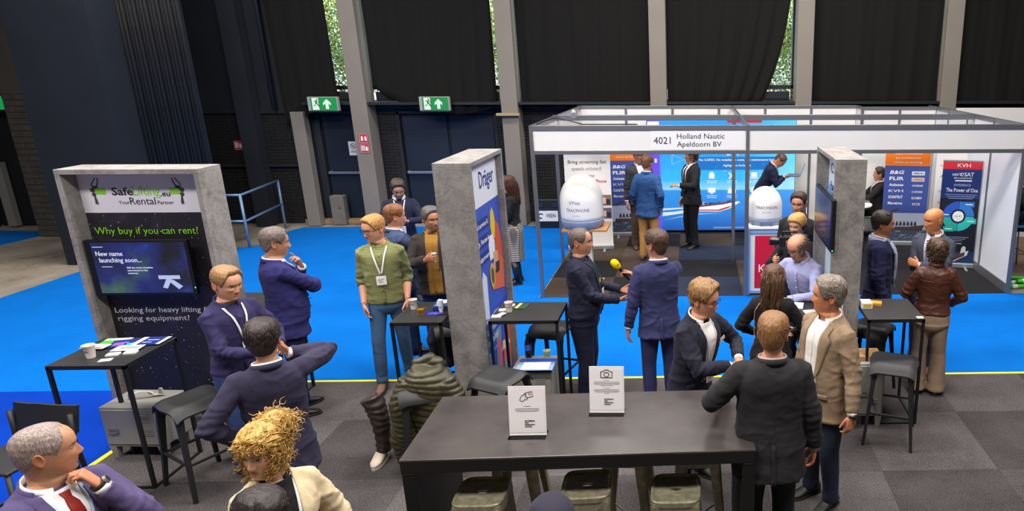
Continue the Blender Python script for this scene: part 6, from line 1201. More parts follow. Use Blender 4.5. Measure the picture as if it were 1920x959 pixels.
t = thing('stray_leg', 'stray dark brown creased trouser leg with a pale shoe beside the olive coat', 'boot', (-2.74, 5.40, 0)); m = MB().tube([(.0, 0, .08), (.01, 0, .2), (.0, .01, .36), (-.03, .02, .50), (-.06, .03, .58)], [.062, .066, .075, .085, .092], 14); V, F, N = remesh(m, .012, 2); V = V+N*(.005*np.sin(V[:, 2]*95+vnoise(V*9, 1)*3))[:, None]; MB().add(V, F).build('trouser_leg', cloth('#2a211c', .7, 'leather'), t, True)  # ghost of a leg with no body, added as a standing leg and shoe
MB().loft(np.array([[(hw*math.cos(a)-.02, y_, h0+(h1-h0)*(.5+.5*math.sin(a))) for a in np.linspace(0, 2*PI, 14, endpoint=False)] for y_, hw, h0, h1 in ((.08, .02, .02, .07), (.06, .04, .02, .11), (0, .045, .02, .12), (-.07, .05, .02, .09), (-.14, .048, .02, .06), (-.19, .02, .02, .04))])).build('shoe', plain_c('#b8ab98', .6), t, True); MB().loft(np.array([[(hw*math.cos(a)-.02, y_, z) for a in np.linspace(0, 2*PI, 14, endpoint=False)] for z in (0, .022) for y_, hw in ((0, .001),)] ) if False else np.array([[(.052*math.cos(a)-.02, -.055+.14*math.sin(a), z) for a in np.linspace(0, 2*PI, 20, endpoint=False)] for z in (0, .024)])).build('sole', plain_c('#cfc6b8', .6), t, True, auto=40)

m = MB().loft(np.array([[(a*abs(math.cos(t))**.5*(1 if math.cos(t) > 0 else -1), b_*abs(math.sin(t))**.6*(1 if math.sin(t) > 0 else -1), z) for t in np.linspace(0, 2*PI, 28, endpoint=False)] for z, a, b_ in ((.0, .15, .06), (.02, .17, .075), (.15, .175, .085), (.28, .165, .06), (.36, .15, .03), (.38, .14, .012))]))
V, F, N = remesh(m, .012, 2); V = V+N*(vnoise(V*np.array([14, 14, 9]), 5)*.012)[:, None]; tb_ = thing('tote_bag', 'pale grey cloth bag slumped under the bar stool beside the grey locker', 'bag', (-3.92, 5.48, 0), 25); MB().add(V, F).build('bag_body', cloth('#a8a49c', .9, 'canvas'), tb_, True)
MB().tube([(-.08, .0, .36), (-.09, .01, .48), (.0, .02, .52), (.09, .01, .46), (.08, 0, .36)], .012, 6, flat=.4).build('strap', cloth('#1c1b1c', .8, 'wool'), tb_, True)
# ------------------------------------------------------------------ people
NV = '#26264a'
def hand_pos(info, sd, f=.09, p=.03, t=0):
    """world position and axes of a hand; sd +1 left, -1 right"""
    a, e, w, fd, pn, *_ = info['arms'][sd]; ht = unit(np.cross(fd, pn))*(-sd); q = (w+fd*f+pn*p+ht*t)*info['s']; r = info['root']; M = Matrix.Translation(r.location) @ Matrix.Rotation(r.rotation_euler.z, 4, 'Z')
    R = M.to_3x3(); return M @ Vector(q), R @ Vector(fd), R @ Vector(pn), R @ Vector(ht)
def frame_m(o, x, y, z): return Matrix(((x[0], y[0], z[0], o[0]), (x[1], y[1], z[1], o[1]), (x[2], y[2], z[2], o[2]), (0, 0, 0, 1)))
S = dict(kind='short'); ppl = {}
def P_(k, *a, **kw): r = person(*a, **kw); ppl[k] = r[1]; return r[1]
P_(1, 'man with cropped grey hair and red tie, hand at his chin', (-2.95, 2.80), 298, 1.82, lean=(2, 0, 0), head=(2, 0, 56), skin='#c08c6c', brow='#5a4a40', stubble=.25,
   armL=dict(w=(.085, -.185, 1.465), f=(-.30, .42, .8), p=(-.6, .5, -.5), pole=(.6, -.1, -1), curl=.8, thumb=.6), armR=dict(w=(-.24, -.12, .95)),
   hair=dict(kind='buzz', col='#8a7a74', side=.003, top=.004, recede=.014, rough=.1), top=dict(kind='jacket', col='#4c4268', shirt='#e2dfe2', tie='#7e2016', vtop=.078, lanyard='#aebfd8', lan_off=.012, badge_z=1.05, button=1.0), bottom=dict(col='#3c3654'))
P_(2, 'woman with curly blonde pinned-up hair in a cream blazer', (-2.06, 2.98), 285, 1.70, female=True, head=(2, 0, -55), skin='#d2a284', brow='#7a5a38', lip='#a8503f', armL=dict(w=(.34, -.1, .92)), armR=dict(w=(-.28, -.08, .9)),
   hair=dict(kind='curly', col='#b8914c', top=.034, side=.022, fringe=.010, curls=1100, bun=(.02, .085, .228), bun_r=(.090, .085, .062), bun_core=.8, tufts=420, flow='back', tuft_len=.08, curl_span=(8, 352), curl_z=(.03, .19), curl_len=.06, curl_r=.008, curl_w=.0022, curl_out=.020, droop=1.4, rough=.7, mess=.9, tr=1.3),
   top=dict(kind='jacket', col='#d3c09c', shirt='#141315', lanyard='#dcdada', vtop=.085, button=1.0, lapel=.062, lan_off=.010, badge_z=1.05, cuff=False), bottom=dict(col='#2a2a30'))
P_(3, 'person with dark slicked hair, only the head top in view before the blonde woman', (-1.80, 2.49), 120, 1.675, skin='#b98a6c', hair=dict(kind='short', col='#241c1a', top=.026, flow='back', side=.016), top=dict(kind='jacket', col='#1d1d22', shirt='#dddddd'), bottom=dict(col='#1d1d22'))
P_(4, 'person in a dark navy cap at the bottom edge by the steel stools', (-.58, 2.36), 100, 1.69, skin='#b98a6c', hair=dict(kind='short', col='#2a2426'), top=dict(kind='sweater', col='#24222e'), bottom=dict(col='#22222a'), extras=(lambda L: L['out'](MB().loft(np.array([L['HT'](np.array([(r*.088*math.sin(a), .006-r*.112*math.cos(a), z) for a in np.linspace(0, 2*PI, 28, endpoint=False)])+L['HC']) for z, r in ((.150, 1.0), (.158, 1.04), (.19, 1.04), (.22, .95), (.243, .74), (.256, .42), (.260, .05))])), 'cap', cloth('#25222f', .9, 'knit')),
   lambda L: L['out'](MB().loft(np.array([L['HT'](np.array([(x_*.075, -.10-yo*(1-(x_*.8)**2), .158-.02*x_*x_+dz) for x_ in np.linspace(-1, 1, 12) for dz in (0,)]+[(x_*.075, -.10-yo*(1-(x_*.8)**2), .162-.02*x_*x_) for x_ in np.linspace(1, -1, 12)])+L['HC']) for yo in (-.03, .03, .065)])), 'cap_peak', cloth('#25222f', .9, 'knit'))))
P_(5, 'dark-haired man in a navy suit seen from behind, hand on hip', (-2.73, 4.09), 93, 1.81, head=(2, 0, -14), skin='#bb8a6c', armL=dict(w=(.215, -.03, 1.02), pole=(1, .55, -.1), f=(-.6, -.7, -.3), p=(-.4, .2, -.8), curl=.3), armR=dict(w=(-.135, -.15, 1.49), pole=(-1, .1, -.35), f=(.5, -.25, .7), p=(.8, .2, .3), curl=.5),
   hair=dict(kind='short', col='#2e2320', top=.026, side=.014, flow='back', tufts=260, tuft_len=.06, rough=.3), top=dict(kind='jacket', col='#2d2a40', shirt='#e6e4e6', hem=.76), bottom=dict(col='#25233a'))
P_(6, 'smiling fair-haired man in a purple shirt with lanyard', (-3.76, 5.28), 300, 1.82, lean=(4, 0, 0), head=(8, 0, 6), skin='#cf9a7c', brow='#8a6a48', smile=True, armR=dict(w=(.02, -.31, 1.10), pole=(-.9, .2, -.8), f=(.9, -.3, .05), p=(.1, .3, -.9), curl=.45), armL=dict(w=(.18, -.30, 1.12), pole=(.8, .4, -.6), f=(-.6, -.6, .1), p=(-.3, .4, -.7)),
   hair=dict(kind='short', col='#8f6c48', top=.022, side=.007, quiff=.006, tufts=240, flow='fwd', tuft_len=.03, recede=.008), top=dict(kind='shirt', col='#2f2a50', lanyard='#e6e4e8', badge_z=1.22, badge_x=.02, badge_size=(.052, .042), hem=.90, btn='#1a1828'), bottom=dict(kind='jeans', col='#2a3a66'))
P_(7, 'heavy-set man in a navy suit in profile, hand at chin', (-3.92, 6.28), 8, 1.88, build=1.06, belly=.06, head=(6, 0, -2), skin='#bf8a6e', brow='#4a3c34', stubble=.12, armR=dict(w=(.10, -.26, 1.19), pole=(-.5, -1, -.6), f=(.9, -.2, .1), p=(.1, .9, -.2), curl=.3), armL=dict(w=(.08, -.20, 1.385), pole=(.7, -.4, -1), f=(-.28, .28, .9), p=(-.3, .9, -.2), curl=.6, thumb=.2, fc={.030: .15}),
   hair=dict(kind='short', col='#6a5e58', top=.022, side=.008, flow='fwd', tufts=260, tuft_len=.035), top=dict(kind='jacket', col='#27245a', shirt='#d8d6de', button=1.12, hem=.80), bottom=dict(col='#232348'), shoes='#16161c', feet=[(.11, -.03, 10), (-.11, .05, -10)])
P_(8, 'fair-haired man with glasses in a green striped shirt and jeans', (-3.26, 6.93), 262, 1.86, head=(10, 0, -44), skin='#d29a7e', brow='#9a7448', stubble=.15, glasses='#17171a', armR=dict(w=(-.20, -.07, .91), f=(.1, -.12, -1), pole=(-.15, 1, 0)), armL=dict(w=(.205, -.09, .92), f=(-.15, -.2, -1), pole=(.25, 1, 0)),
   hair=dict(kind='short', col='#a97c46', top=.022, side=.010, quiff=.008, tufts=260, tuft_len=.03, mess=.8), top=dict(kind='shirt', col='#7c7f52', style='stripe', sleeve='elbow', lanyard='#e6e4e6', badge_z=1.22, badge_size=(.045, .045), hem=.90, off=.016), bottom=dict(kind='jeans', col='#35506e', slim=.92), shoes='#6a4630', feet=[(.12, .06, 12), (-.12, -.18, -6)])
P_(9, 'man with reddish brown hair in a grey-blue blazer, reaching right', (-3.42, 7.72), 18, 1.80, head=(4, 0, -6), skin='#c58e70', brow='#6a4a30', armR=dict(w=(-.16, -.46, 1.20), pole=(-.7, .2, -1), f=(.2, -1, 0), p=(.8, .2, -.4), curl=.5), armL=dict(w=(.16, -.30, 1.15), pole=(.7, .4, -1)), hair=dict(kind='short', col='#7a4e2e', top=.022, side=.008, tufts=160), top=dict(kind='jacket', col='#3a4664', shirt='#c9d4e6'), bottom=dict(kind='jeans', col='#26324e'), shoes='#2a2220')
P_(10, 'grey-haired bearded man in a mustard jumper holding a cup', (-2.98, 7.62), 262, 1.79, build=1.04, belly=.03, head=(4, 0, 30), skin='#b98260', brow='#3a322e', stubble=.7, smile=True, armR=dict(w=(-.06, -.29, 1.26), pole=(-.9, .3, -.8), f=(.7, -.5, .25), p=(.5, .7, .1), curl=.75), armL=dict(w=(.235, -.06, .95), pole=(.9, .7, 0), f=(-.35, -.2, -.9)),
   hair=dict(kind='short', col='#57524f', top=.026, side=.014, flow='back', tufts=160), top=dict(kind='jacket', col='#332c2a', shirt='#8f6628', shirt_style='knit', open=.06, vtop=.075, lapel=.06, flaps=False, cuff=False), bottom=dict(kind='jeans', col='#22305a'), shoes='#7a4a26')
P_(11, 'man in a navy jumper with lanyard looking down at his phone', (-4.16, 9.62), 268, 1.80, near=False, head=(26, 0, 4), skin='#b88a70', brow='#3a2a22', stubble=.4, armR=dict(w=(-.05, -.30, 1.20), pole=(-1, .2, -.6), f=(.75, -.5, .1), p=(.1, .3, .8), curl=.5), armL=dict(w=(.08, -.30, 1.22), pole=(1, .2, -.6), f=(-.75, -.4, .1), p=(-.1, .2, .9), curl=.5), hair=dict(kind='short', col='#3a2a24', top=.026, side=.010), top=dict(kind='sweater', col='#1d2138', shirt='#d8d8dc', lanyard='#d8d8de', badge_z=1.14, lan_off=.012), bottom=dict(col='#1c1d2a'))
P_(12, 'woman with long brown hair, black top and plaid skirt', (-2.80, 10.35), 172, 1.70, female=True, near=False, head=(14, 0, -8), skin='#c99a80', armR=dict(w=(-.02, -.24, 1.08), pole=(-.9, .4, -.6)), armL=dict(w=(.06, -.24, 1.08), pole=(.9, .4, -.6)), hair=dict(kind='long', col='#4a2c1a', long=-.24, strands=150, top=.022, side=.016, wave=.008), top=dict(kind='sweater', col='#17171a', hem=1.0), bottom=dict(kind='skirt', col='#7c766e', style='plaid', hem=.40, boots=True), shoes='#151416')
P_(13, 'balding man in a dark navy shirt talking with both hands out', (-1.12, 6.46), 346, 1.82, build=1.06, belly=.07, head=(2, 0, 0), skin='#c48c70', brow='#4a3c34', stubble=.3, armR=dict(w=(-.07, -.36, 1.10), pole=(-.6, .3, -1), f=(.35, -1, .02), p=(.5, -.1, .9), curl=.3, thumb=.2), armL=dict(w=(.12, -.36, 1.14), pole=(.6, .3, -1), f=(-.25, -1, .02), p=(-.5, -.1, .8), curl=.3, thumb=.2),
   hair=dict(kind='short', col='#5a4c46', top=.008, side=.008, recede=.016, tufts=120, tuft_len=.022), top=dict(kind='shirt', col='#191b30', hem=.92, rough=.7, lanyard='#26283a', badge_z=1.20, badge_x=.03, badge_size=(.035, .03)), bottom=dict(col='#181b34'), shoes='#15151a')
P_(14, 'interviewer in a navy suit seen from behind with a microphone', (-.36, 6.20), 100, 1.86, head=(0, 0, 30), skin='#c08a70', armL=dict(w=(.29, -.02, .86), pole=(.4, .9, 0), f=(.1, -.15, -1)), armR=dict(w=(.17, -.37, 1.27), pole=(-.8, -.2, -1), f=(.75, -.55, .15), p=(.1, .3, -.2), curl=.8, thumb=.5),
   hair=dict(kind='short', col='#4a3428', top=.024, side=.010, tufts=240, flow='back', tuft_len=.04), top=dict(kind='jacket', col='#31335a', shirt='#e2e2e8', hem=.80), bottom=dict(col='#2c2f58'))
P_(15, 'man with glasses and a name tag leaning on the long table', (-.05, 5.02), 318, 1.84, lean=(11, 0, 0), head=(0, 0, 16), skin='#cf9678', brow='#7a5836', stubble=.15, glasses='#1c1a1a', hip=(0, 0, -.06), armR=dict(w=(.05, -.35, 1.09), pole=(-1, .1, -.5), f=(.8, -.5, -.1), p=(.1, .2, -1), curl=.4), armL=dict(w=(.18, -.33, 1.10), pole=(1, .3, -.4), f=(-.5, -.8, -.1), p=(-.2, .2, -1), curl=.4),
   hair=dict(kind='short', col='#8a6640', top=.034, side=.014, tufts=360, flow='side', tuft_len=.05, mess=.9, rough=.5), top=dict(kind='jacket', col='#20212f', shirt='#dedbd8', vtop=.074, button=.98, lanyard='#c9c6cc', lan_off=.012, badge_z=1.16, badge_size=(.042, .06)), bottom=dict(col='#1e1f2a'))
P_(16, 'broad man in a black suit seen from behind at the table end', (.47, 3.98), 100, 1.87, build=1.13, belly=.05, lean=(0, 0, 0), head=(0, 0, -18), skin='#c98e70', armL=dict(w=(.30, -.26, 1.10), pole=(1, .5, -.6), f=(-.2, -1, -.05), p=(-.2, .1, -1)), armR=dict(w=(-.30, .0, .84), pole=(-.5, .9, 0), f=(.1, -.2, -1)),
   hair=dict(kind='short', col='#7f5a36', top=.018, side=.011, tufts=420, tuft_len=.022, tr=.8, recede=.004), glasses='#3a3430', top=dict(kind='jacket', col='#232224', shirt='#b9a4a4', shirt_style='check', hem=.74), bottom=dict(col='#161618'))
P_(17, 'grey-haired man in a tan blazer in left profile wearing a watch', (.96, 4.70), 226, 1.86, build=1.05, belly=.03, head=(0, 0, -40), skin='#c2835f', brow='#6a5a50', armL=dict(w=(.33, -.05, .86), pole=(.4, .9, 0), f=(.05, -.2, -1), curl=.45), armR=dict(w=(-.24, -.08, .90)),
   hair=dict(kind='short', col='#776c62', top=.030, side=.013, tufts=360, flow='back', tuft_len=.06, rough=.35), top=dict(kind='jacket', col='#85705a', shirt='#d2ccc6', shirt_style='shirt', vtop=.08, open=.045, hem=.76, lapel=.075), bottom=dict(kind='jeans', col='#22283a'))
P_(18, 'woman with long brown hair in a black jacket seen from behind', (.66, 5.62), 84, 1.68, female=True, head=(6, 0, -6), skin='#c99a80', armL=dict(w=(.20, -.22, 1.04), pole=(.9, .5, -.4)), armR=dict(w=(-.20, -.25, 1.06), pole=(-.9, .5, -.4)), hair=dict(kind='long', col='#553b28', long=-.17, strands=230, top=.022, side=.018, wave=.007, span=112), top=dict(kind='jacket', col='#18171a', shirt='#17171a', hem=.84, flaps=False, cuff=False), bottom=dict(kind='skirt', col='#0f8a64', hem=.48))
P_(19, 'balding man with glasses in a pale blue shirt at the table', (1.15, 6.76), 240, 1.80, lean=(16, 0, 0), head=(8, 0, -8), hip=(0, 0, -.05), skin='#c88e72', brow='#5a4a40', stubble=.3, glasses='#2a2220', armR=dict(w=(-.16, -.46, 1.10), pole=(-1, .2, -.6), f=(.4, -.9, -.05), p=(.1, .1, -1)), armL=dict(w=(.06, -.47, 1.10), pole=(1, .2, -.6), f=(-.6, -.8, -.05), p=(-.2, .1, -1)),
   hair=dict(kind='short', col='#5f5148', top=.006, side=.020, recede=.03, bald_top=.19, tufts=160, curls=150, curl_span=(62, 298), curl_z=(.06, .185), curl_len=.03, curl_r=.009, curl_out=.012, droop=.2), top=dict(kind='shirt', col='#9a9cc4', hem=.96, btn='#c8c8d8'), bottom=dict(col='#23232c'))
P_(20, 'blond camera operator wearing headphones', (1.14, 7.46), 252, 1.72, head=(6, 0, -10), skin='#d2a286', brow='#8a6a40', hair=dict(kind='short', col='#b98d4e', top=.030, side=.018, fringe=.022, tufts=300, flow='fwd', tuft_len=.05), armR=dict(w=(-.15, -.36, 1.32), pole=(-.8, .3, -1), f=(.3, -1, .3), p=(.9, .1, .1), curl=.6), armL=dict(w=(.10, -.32, 1.28), pole=(.9, .3, -1), f=(-.4, -.9, .2), p=(-.3, .1, .9), curl=.6), top=dict(kind='shirt', col='#1d1a1c', hem=.92), bottom=dict(col='#1d1d22'))
P_(21, 'dark-haired bearded man in black standing behind the camera operator', (1.24, 8.10), 258, 1.84, near=False, head=(2, 0, -4), skin='#b98468', brow='#2a201a', stubble=.55, hair=dict(kind='short', col='#33241c', top=.028, side=.008, flow='back'), top=dict(kind='jacket', col='#1e1d20', shirt='#28262a'), bottom=dict(col='#1d1d20'))
P_(22, 'man bending over an open laptop before the blue screen', (1.26, 13.00), 352, 1.80, near=False, lean=(26, 0, 0), head=(22, 0, -10), skin='#b88466', brow='#3a2c24', armR=dict(w=(.0, -.42, 1.22), pole=(-.8, .2, -1), f=(.3, -1, .1), p=(.2, .0, .9)), armL=dict(w=(.12, -.42, 1.22), pole=(.8, .2, -1), f=(-.2, -1, .1), p=(-.2, 0, .9)), hair=dict(kind='short', col='#4a3a2e', top=.012, side=.006), top=dict(kind='jacket', col='#1b2038', shirt='#d8d8de'), bottom=dict(col='#1a1d30'))
P_(23, 'man in a black suit and white shirt before the blue screen', (-.08, 12.40), 212, 1.86, near=False, head=(0, 0, -24), skin='#b98468', armL=dict(w=(.10, -.31, 1.17), pole=(.9, .3, -.8), f=(-.6, -.7, .1), p=(-.2, .2, -.9)), armR=dict(w=(-.24, -.04, .86)), hair=dict(kind='short', col='#3a2c26', top=.034, side=.022, curls=80, curl_span=(80, 280), curl_len=.04), top=dict(kind='jacket', col='#1b1b20', shirt='#dddbe0', tie='#2a2230', vtop=.078, button=1.02), bottom=dict(col='#18181c'))
P_(24, 'man in a blue blazer and tan trousers seen from behind', (-.82, 11.60), 72, 1.83, near=False, head=(2, 0, -12), skin='#c08a6c', armR=dict(w=(-.23, -.02, .92), f=(.2, -.3, -.9)), armL=dict(w=(.23, -.10, .92)), hair=dict(kind='short', col='#6a4a34', top=.018, side=.009), top=dict(kind='jacket', col='#2f5284', shirt='#d8d8de', hem=.78), bottom=dict(col='#b08246'), shoes='#6a4a2c')
P_(25, 'man in a dark grey suit half hidden behind the blue blazer', (-1.02, 12.40), 285, 1.86, near=False, skin='#b98468', hair=dict(kind='short', col='#3a2e28', top=.020, side=.010), glasses='#2a2a2a', top=dict(kind='jacket', col='#35333a', shirt='#cfd0d8'), bottom=dict(col='#4a3a2e'), shoes='#4a2c20')
P_(26, 'man in a black suit seated at the round white table', (3.46, 13.02), 186, 1.80, near=False, hip=(0, .06, -.40), feet=[(.12, -.42, 5), (-.12, -.42, -5)], skin='#b98468', armR=dict(w=(-.10, -.34, .86), pole=(-.9, .3, -.5)), armL=dict(w=(.10, -.34, .86), pole=(.9, .3, -.5)), hair=dict(kind='short', col='#33261f', top=.020, side=.009), top=dict(kind='jacket', col='#1f1b1b', shirt='#d6d2d2', hem=.84, flare=.3), bottom=dict(col='#1b1a1c'))
P_(27, 'man with long slicked-back hair and a grey scarf in a navy coat', (2.00, 7.14), 2, 1.82, head=(4, 0, 2), skin='#b98062', brow='#3a2e28', stubble=.35, armR=dict(w=(-.23, -.06, .88)), armL=dict(w=(.22, -.02, .87)), hair=dict(kind='slick', col='#2e2420', top=.022, side=.016, flow='back', tufts=360, tuft_len=.075, long=.0, strands=70, span=85, wave=.003, mess=.25), top=dict(kind='coat', col='#222244', shirt='#d8d8e0', hem=.68, flaps=False), bottom=dict(col='#1c1d30'))
P_(28, 'bald man in a grey suit with folded arms', (2.58, 7.16), 252, 1.85, build=1.03, head=(6, 0, -30), skin='#c88658', brow='#7a5a44', smile=True, armL=dict(w=(-.055, -.245, 1.215), pole=(.6, -.4, -1), f=(-1, .22, .18), p=(-.2, .9, -.2), curl=.35), armR=dict(w=(.10, -.20, 1.15), pole=(-.7, -.25, -1), f=(.9, .4, .05), p=(0, .9, .1), curl=.3), top=dict(kind='jacket', col='#3f4250', shirt='#c9c8dc', tie='#7a7a8a', vtop=.07), bottom=dict(col='#2c2f44'), shoes='#6a4228', feet=[(.12, -.1, 10), (-.12, .02, -10)])
P_(29, 'woman in a brown leather jacket and wide beige trousers', (2.40, 6.52), 95, 1.66, female=True, build=1.08, head=(4, 0, 8), skin='#c99478', hair=dict(kind='curly', col='#4a3526', top=.030, side=.026, curls=300, curl_span=(50, 310), curl_z=(.0, .22), curl_len=.05, curl_r=.010, curl_out=.022, tufts=220, rough=.6, droop=.7), armL=dict(w=(.20, -.20, 1.02), pole=(.9, .6, -.4)), armR=dict(w=(-.20, -.20, 1.02), pole=(-.9, .6, -.4)), top=dict(kind='jacket', name='leather_jacket', col='#4a2418', style='leather', rough=.5, closed=True, hem=.98, flare=.02, off=.026, seams=(1.36,)), bottom=dict(kind='trousers', col='#97806c', wide=.85, waist=1.06), shoes='#8a7260')
P_(30, 'person in black seated on the blue stool beyond the right wall', (5.32, 10.95), 180, 1.76, near=False, hip=(0, 0, -.12), feet=[(.14, -.30, 5, .26), (-.14, -.30, -5, .26)], skin='#b98468', hair=dict(kind='short', col='#3a2c22'), top=dict(kind='jacket', col='#1a1a1d', shirt='#2a2a2e'), bottom=dict(col='#1b1b1f'))
# ------------------------------------------------------------------ held and worn things
q, fd, pn, ht = hand_pos(ppl[14], -1, .075, .032); up = Vector((-.55, -.15, .75)).normalized(); zz_ = up; xx_ = zz_.orthogonal().normalized(); t = thing('microphone', 'black microphone with a yellow foam windshield held by the interviewer', 'microphone'); t.matrix_world = frame_m(q, xx_, zz_.cross(xx_), zz_); t.matrix_local = frame_m(q, xx_, zz_.cross(xx_), zz_)
MB().lathe([(.001, -.06), (.012, -.06), (.014, .0), (.017, .10), (.019, .11), (.001, .115)], n=14).build('handle', plain_c('#121214', .4), t, True, auto=40); MB().lathe([(.001, .10), (.022, .10), (.033, .12), (.039, .145), (.040, .17), (.034, .195), (.02, .21), (.001, .215)], n=20).build('foam_windshield', plain('yellow_foam', '#e8c400', .9, 0, .2, .08, 60, .5, 160), t, True); MB().box(-.014, .014, -.0405, -.036, .14, .156).build('logo_mark', plain_c('#8a7200', .6), t)
q, fd, pn, ht = hand_pos(ppl[10], -1, .085, .040); paper_cup('white paper cup held by the bearded man in mustard', q[0], q[1], q[2]-.05, .10, .036)
q, fd, pn, ht = hand_pos(ppl[11], -1, .10, .025, .03); t = thing('phone', 'dark phone held by the man in the navy jumper', 'phone', q, 10); t.rotation_euler = (math.radians(-55), 0, 0); MB().box(-.036, .036, -.004, .004, -.07, .07).build('case', plain_c('#111214', .3), t, bev=.003); MB().box(-.032, .032, -.0048, -.004, -.065, .065).build('display', glow_c('#6a7a9a', .3), t)
q, fd, pn, ht = hand_pos(ppl[22], -1, .10, .012); t = thing('laptop', 'open laptop held by the bending man before the blue screen', 'laptop', (q[0]+.10, q[1]+.02, q[2]+.01), 80); MB().box(-.16, .16, -.11, .11, 0, .016).build('keyboard_base', plain_c('#5a6a7a', .4, .4), t, bev=.004); o = MB().box(-.16, .16, -.006, .0, 0, .22).build('screen_lid', plain_c('#2a3038', .4), t); o.location = (0, -.11, .016); o.rotation_euler = (math.radians(22), 0, 0); MB().box(-.15, .15, -.0, .002, .012, .21).build('display', glow_c('#5ab4dc', .7), o)
q, fd, pn, ht = hand_pos(ppl[20], -1, .10, .06); t = thing('video_camera', 'black video camera held by the blond operator', 'camera', (.98, 7.02, 1.52), -8); t.scale = (.8, .8, .8); cb = plain_c('#141416', .4); MB().box(-.12, .14, -.06, .06, -.07, .07).build('body', cb, t, bev=.01); MB().tube([(-.12, 0, 0), (-.17, 0, 0), (-.19, 0, 0), (-.25, 0, 0)], [.05, .05, .058, .060], 18).build('lens', plain_c('#0c0c0e', .25), t, True, auto=35); MB().tube([(-.08, 0, .07), (-.08, 0, .13), (.1, 0, .13), (.1, 0, .07)], .014, 8).build('top_handle', cb, t, True); MB().box(.02, .13, -.1, -.06, .0, .07).build('monitor', plain_c('#1c1c20', .3), t, bev=.004); MB().lathe([(.001, 0), (.052, 0), (.052, .004), (.001, .006)], (0, 0, 0), 18).build('front_glass', plain_c('#2a3048', .08), t, True).matrix_local = Matrix.Translation((-.25, 0, 0)) @ Matrix.Rotation(-PI/2, 4, 'Y'); MB().tube([(0, 0, -.07), (0, .02, -.2), (.02, .04, -.28)], [.03, .028, .024], 10).build('grip', cb, t, True)
def headphones(I):
    P = [(.086*math.sin(a), .010, .118+.128*math.cos(a)) for a in np.linspace(-1.75, 1.75, 21)]; t = thing('headphones', 'black headphones worn by the blond camera operator', 'headphones'); s = I['s']; r = I['root']; t.location = r.location; t.rotation_euler = r.rotation_euler; f_ = lambda p: I['HT'](np.array(p)+I['HC'])*s
    MB().tube(f_(P), .008*s, 8).build('headband', plain_c('#151517', .5), t, True)
    for sx in (-1, 1): MB().tube(f_([(sx*.072, .014, .105), (sx*.104, .014, .105)]), [.036, .032], 16).build('ear_cup', plain_c('#19191b', .5), t, True, auto=40)
headphones(ppl[20])
def watch(I, sd, label, col, strap):
    a, e, w, *_ = I['arms'][sd]; s = I['s']; t = thing('wristwatch', label, 'watch'); t.location = I['root'].location; t.rotation_euler = I['root'].rotation_euler; d = unit(w-e); c_ = w+d*.012; MB().tube([(c_-d*.009)*s, (c_+d*.009)*s], .034*s, 16).build('strap', plain_c(strap, .45), t, True, auto=40)
    ou = unit(-np.asarray(I['arms'][sd][4])); ou = unit(ou-d*np.dot(ou, d)); p0 = c_+ou*.031; MB().tube([p0*s, (p0+ou*.010)*s], [.021*s, .018*s], 16).build('watch_case', plain_c(col, .3, .6), t, True, auto=40); MB().tube([(p0+ou*.010)*s, (p0+ou*.0108)*s], .015*s, 14).build('dial', plain_c('#23252a', .3), t)
watch(ppl[1], 1, 'steel wristwatch on the wrist of the man in the red tie', '#9a938a', '#2a221e'); watch(ppl[17], 1, 'black wristwatch on the man in the tan blazer', '#1a1a1c', '#161616')
def scarf(I):
    T, s = I['T'], I['s']; m = MB(); R = []
    for a in np.linspace(0, 2*PI, 30): c_ = np.array([.088*math.sin(a), .022-.092*math.cos(a), 1.495-.035*math.cos(a)*.5-.02]); d = np.array([math.sin(a), -math.cos(a), 0]); R.append([c_+d*(.026*math.cos(u))+np.array([0, 0, .045*math.sin(u)]) for u in np.linspace(0, 2*PI, 10, endpoint=False)])
    R = np.array(R); m.loft(T(R.reshape(-1, 3)).reshape(R.shape), cap=False)
    for sx in (1, -1):
        P = np.array([(sx*.06, -.10, 1.45), (sx*.065, -.155, 1.36), (sx*.06, -.165, 1.24), (sx*.055, -.16, 1.10+.06*(sx > 0)), (sx*.055, -.155, 1.02+.06*(sx > 0))]); m.tube(T(P), [.045, .05, .05, .052, .055], 10, up=(0, 1, 0), flat=.4)
    V = np.vstack(m.V); V = V+vnoise(V*22, 3)[:, None]*.006; r = MB().add(V*s, m.F).build('scarf', cloth('#8a8ea6', .95, 'knit'), I['root'], True)
    fr = MB()
    for sx in (1, -1):
        for k in range(9): x_ = sx*.055-.05+.0125*k; z0 = 1.03+.06*(sx > 0); fr.tube(T(np.array([(x_, -.165, z0), (x_+.004, -.17, z0-.06)]))*s, .003*s, 4)
    fr.build('fringe', cloth('#a2a6b8', .95, 'knit'), r, True)
scarf(ppl[27])
def on_front(I, x, z, o): return I['T'](I['fx'](np.array([x]), np.array([z]), o))[0]*I['s']
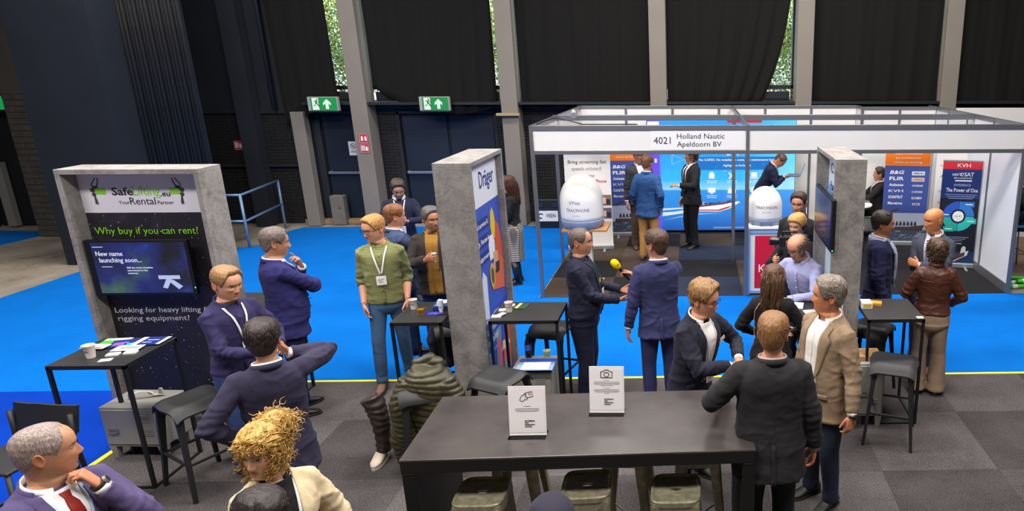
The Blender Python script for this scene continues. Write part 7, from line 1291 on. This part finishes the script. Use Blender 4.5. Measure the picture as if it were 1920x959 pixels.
def sticker(I, x, z, w, h, col, name, parent_rot=0, tilt=0, off=.036):
    p = on_front(I, x, z, off); d = unit(p-on_front(I, x, z, off-.02)); ex = unit(np.cross([0, 0, 1], -d))*1.0; ex = unit(np.cross(d, [0, 0, 1])*-1); ey = unit(np.cross(d, ex)); ey = ey if ey[2] > 0 else -ey; c_, s_ = math.cos(tilt), math.sin(tilt); e1 = ex*c_+ey*s_; e2 = ey*c_-ex*s_; s = I['s']
    return MB().prism([(-w, -h), (w, -h), (w, h), (-w, h)], p, e1, e2, d, .003).build(name, plain_c(col, .4), I['root'])
sticker(ppl[15], .125, 1.33, .045, .018, '#e2e0e4', 'name_tag', tilt=.5); sticker(ppl[13], .06, 1.26, .022, .022, '#e0d030', 'sticker', off=.03)
def strap(I, pts, r, col, name): return MB().tube(np.array(pts)*I['s'], r, 6).build(name, plain_c(col, .7), I['root'], True)
strap(ppl[18], [I_ for I_ in [ppl[18]['T'](ppl[18]['tors'](np.array([th_]), z_, .035))[0] for th_, z_ in ((2.45, 1.46), (2.25, 1.38), (2.0, 1.25), (1.85, 1.1), (1.75, .90))]], .0035, '#c98a8a', 'phone_cord')
o = MB().tube(ppl[27]['HT'](np.array([(.084*math.sin(a), -.02-.05*math.cos(a), .225-.02*math.cos(a)) for a in np.linspace(-1.7, 1.7, 15)])+ppl[27]['HC'])*ppl[27]['s'], .004, 6).build('sunglasses', plain_c('#141214', .3), ppl[27]['root'], True)
index_children()
link_all()
# lettering becomes plain mesh, fitted to its width
_dg = bpy.context.evaluated_depsgraph_get()
for o in [q for q in bpy.data.objects if q.type == 'FONT']:
    me = bpy.data.meshes.new_from_object(o.evaluated_get(_dg)); n = bpy.data.objects.new('lettering', me); COL.objects.link(n)
    if o.name in FIT and len(me.vertices):
        w, al = FIT[o.name]; q = np.empty(len(me.vertices)*3); me.vertices.foreach_get('co', q); q = q.reshape(-1, 3); a, b = q[:, 0].min(), q[:, 0].max()
        q[:, 0] = (q[:, 0]-(a if al == 'LEFT' else (a+b)/2))*w/(b-a); me.vertices.foreach_set('co', q.ravel())
    if o.name in CURVE and len(me.vertices):
        r, of = CURVE[o.name]; q = np.empty(len(me.vertices)*3); me.vertices.foreach_get('co', q); q = q.reshape(-1, 3); al = (q[:, 0]+of)/r; q[:, 2] += r*np.cos(al)-math.sqrt(r*r-of*of); q[:, 0] = r*np.sin(al)-of; me.vertices.foreach_set('co', q.ravel())
    n.parent = o.parent; n.matrix_local = o.matrix_local.copy(); bpy.data.objects.remove(o)
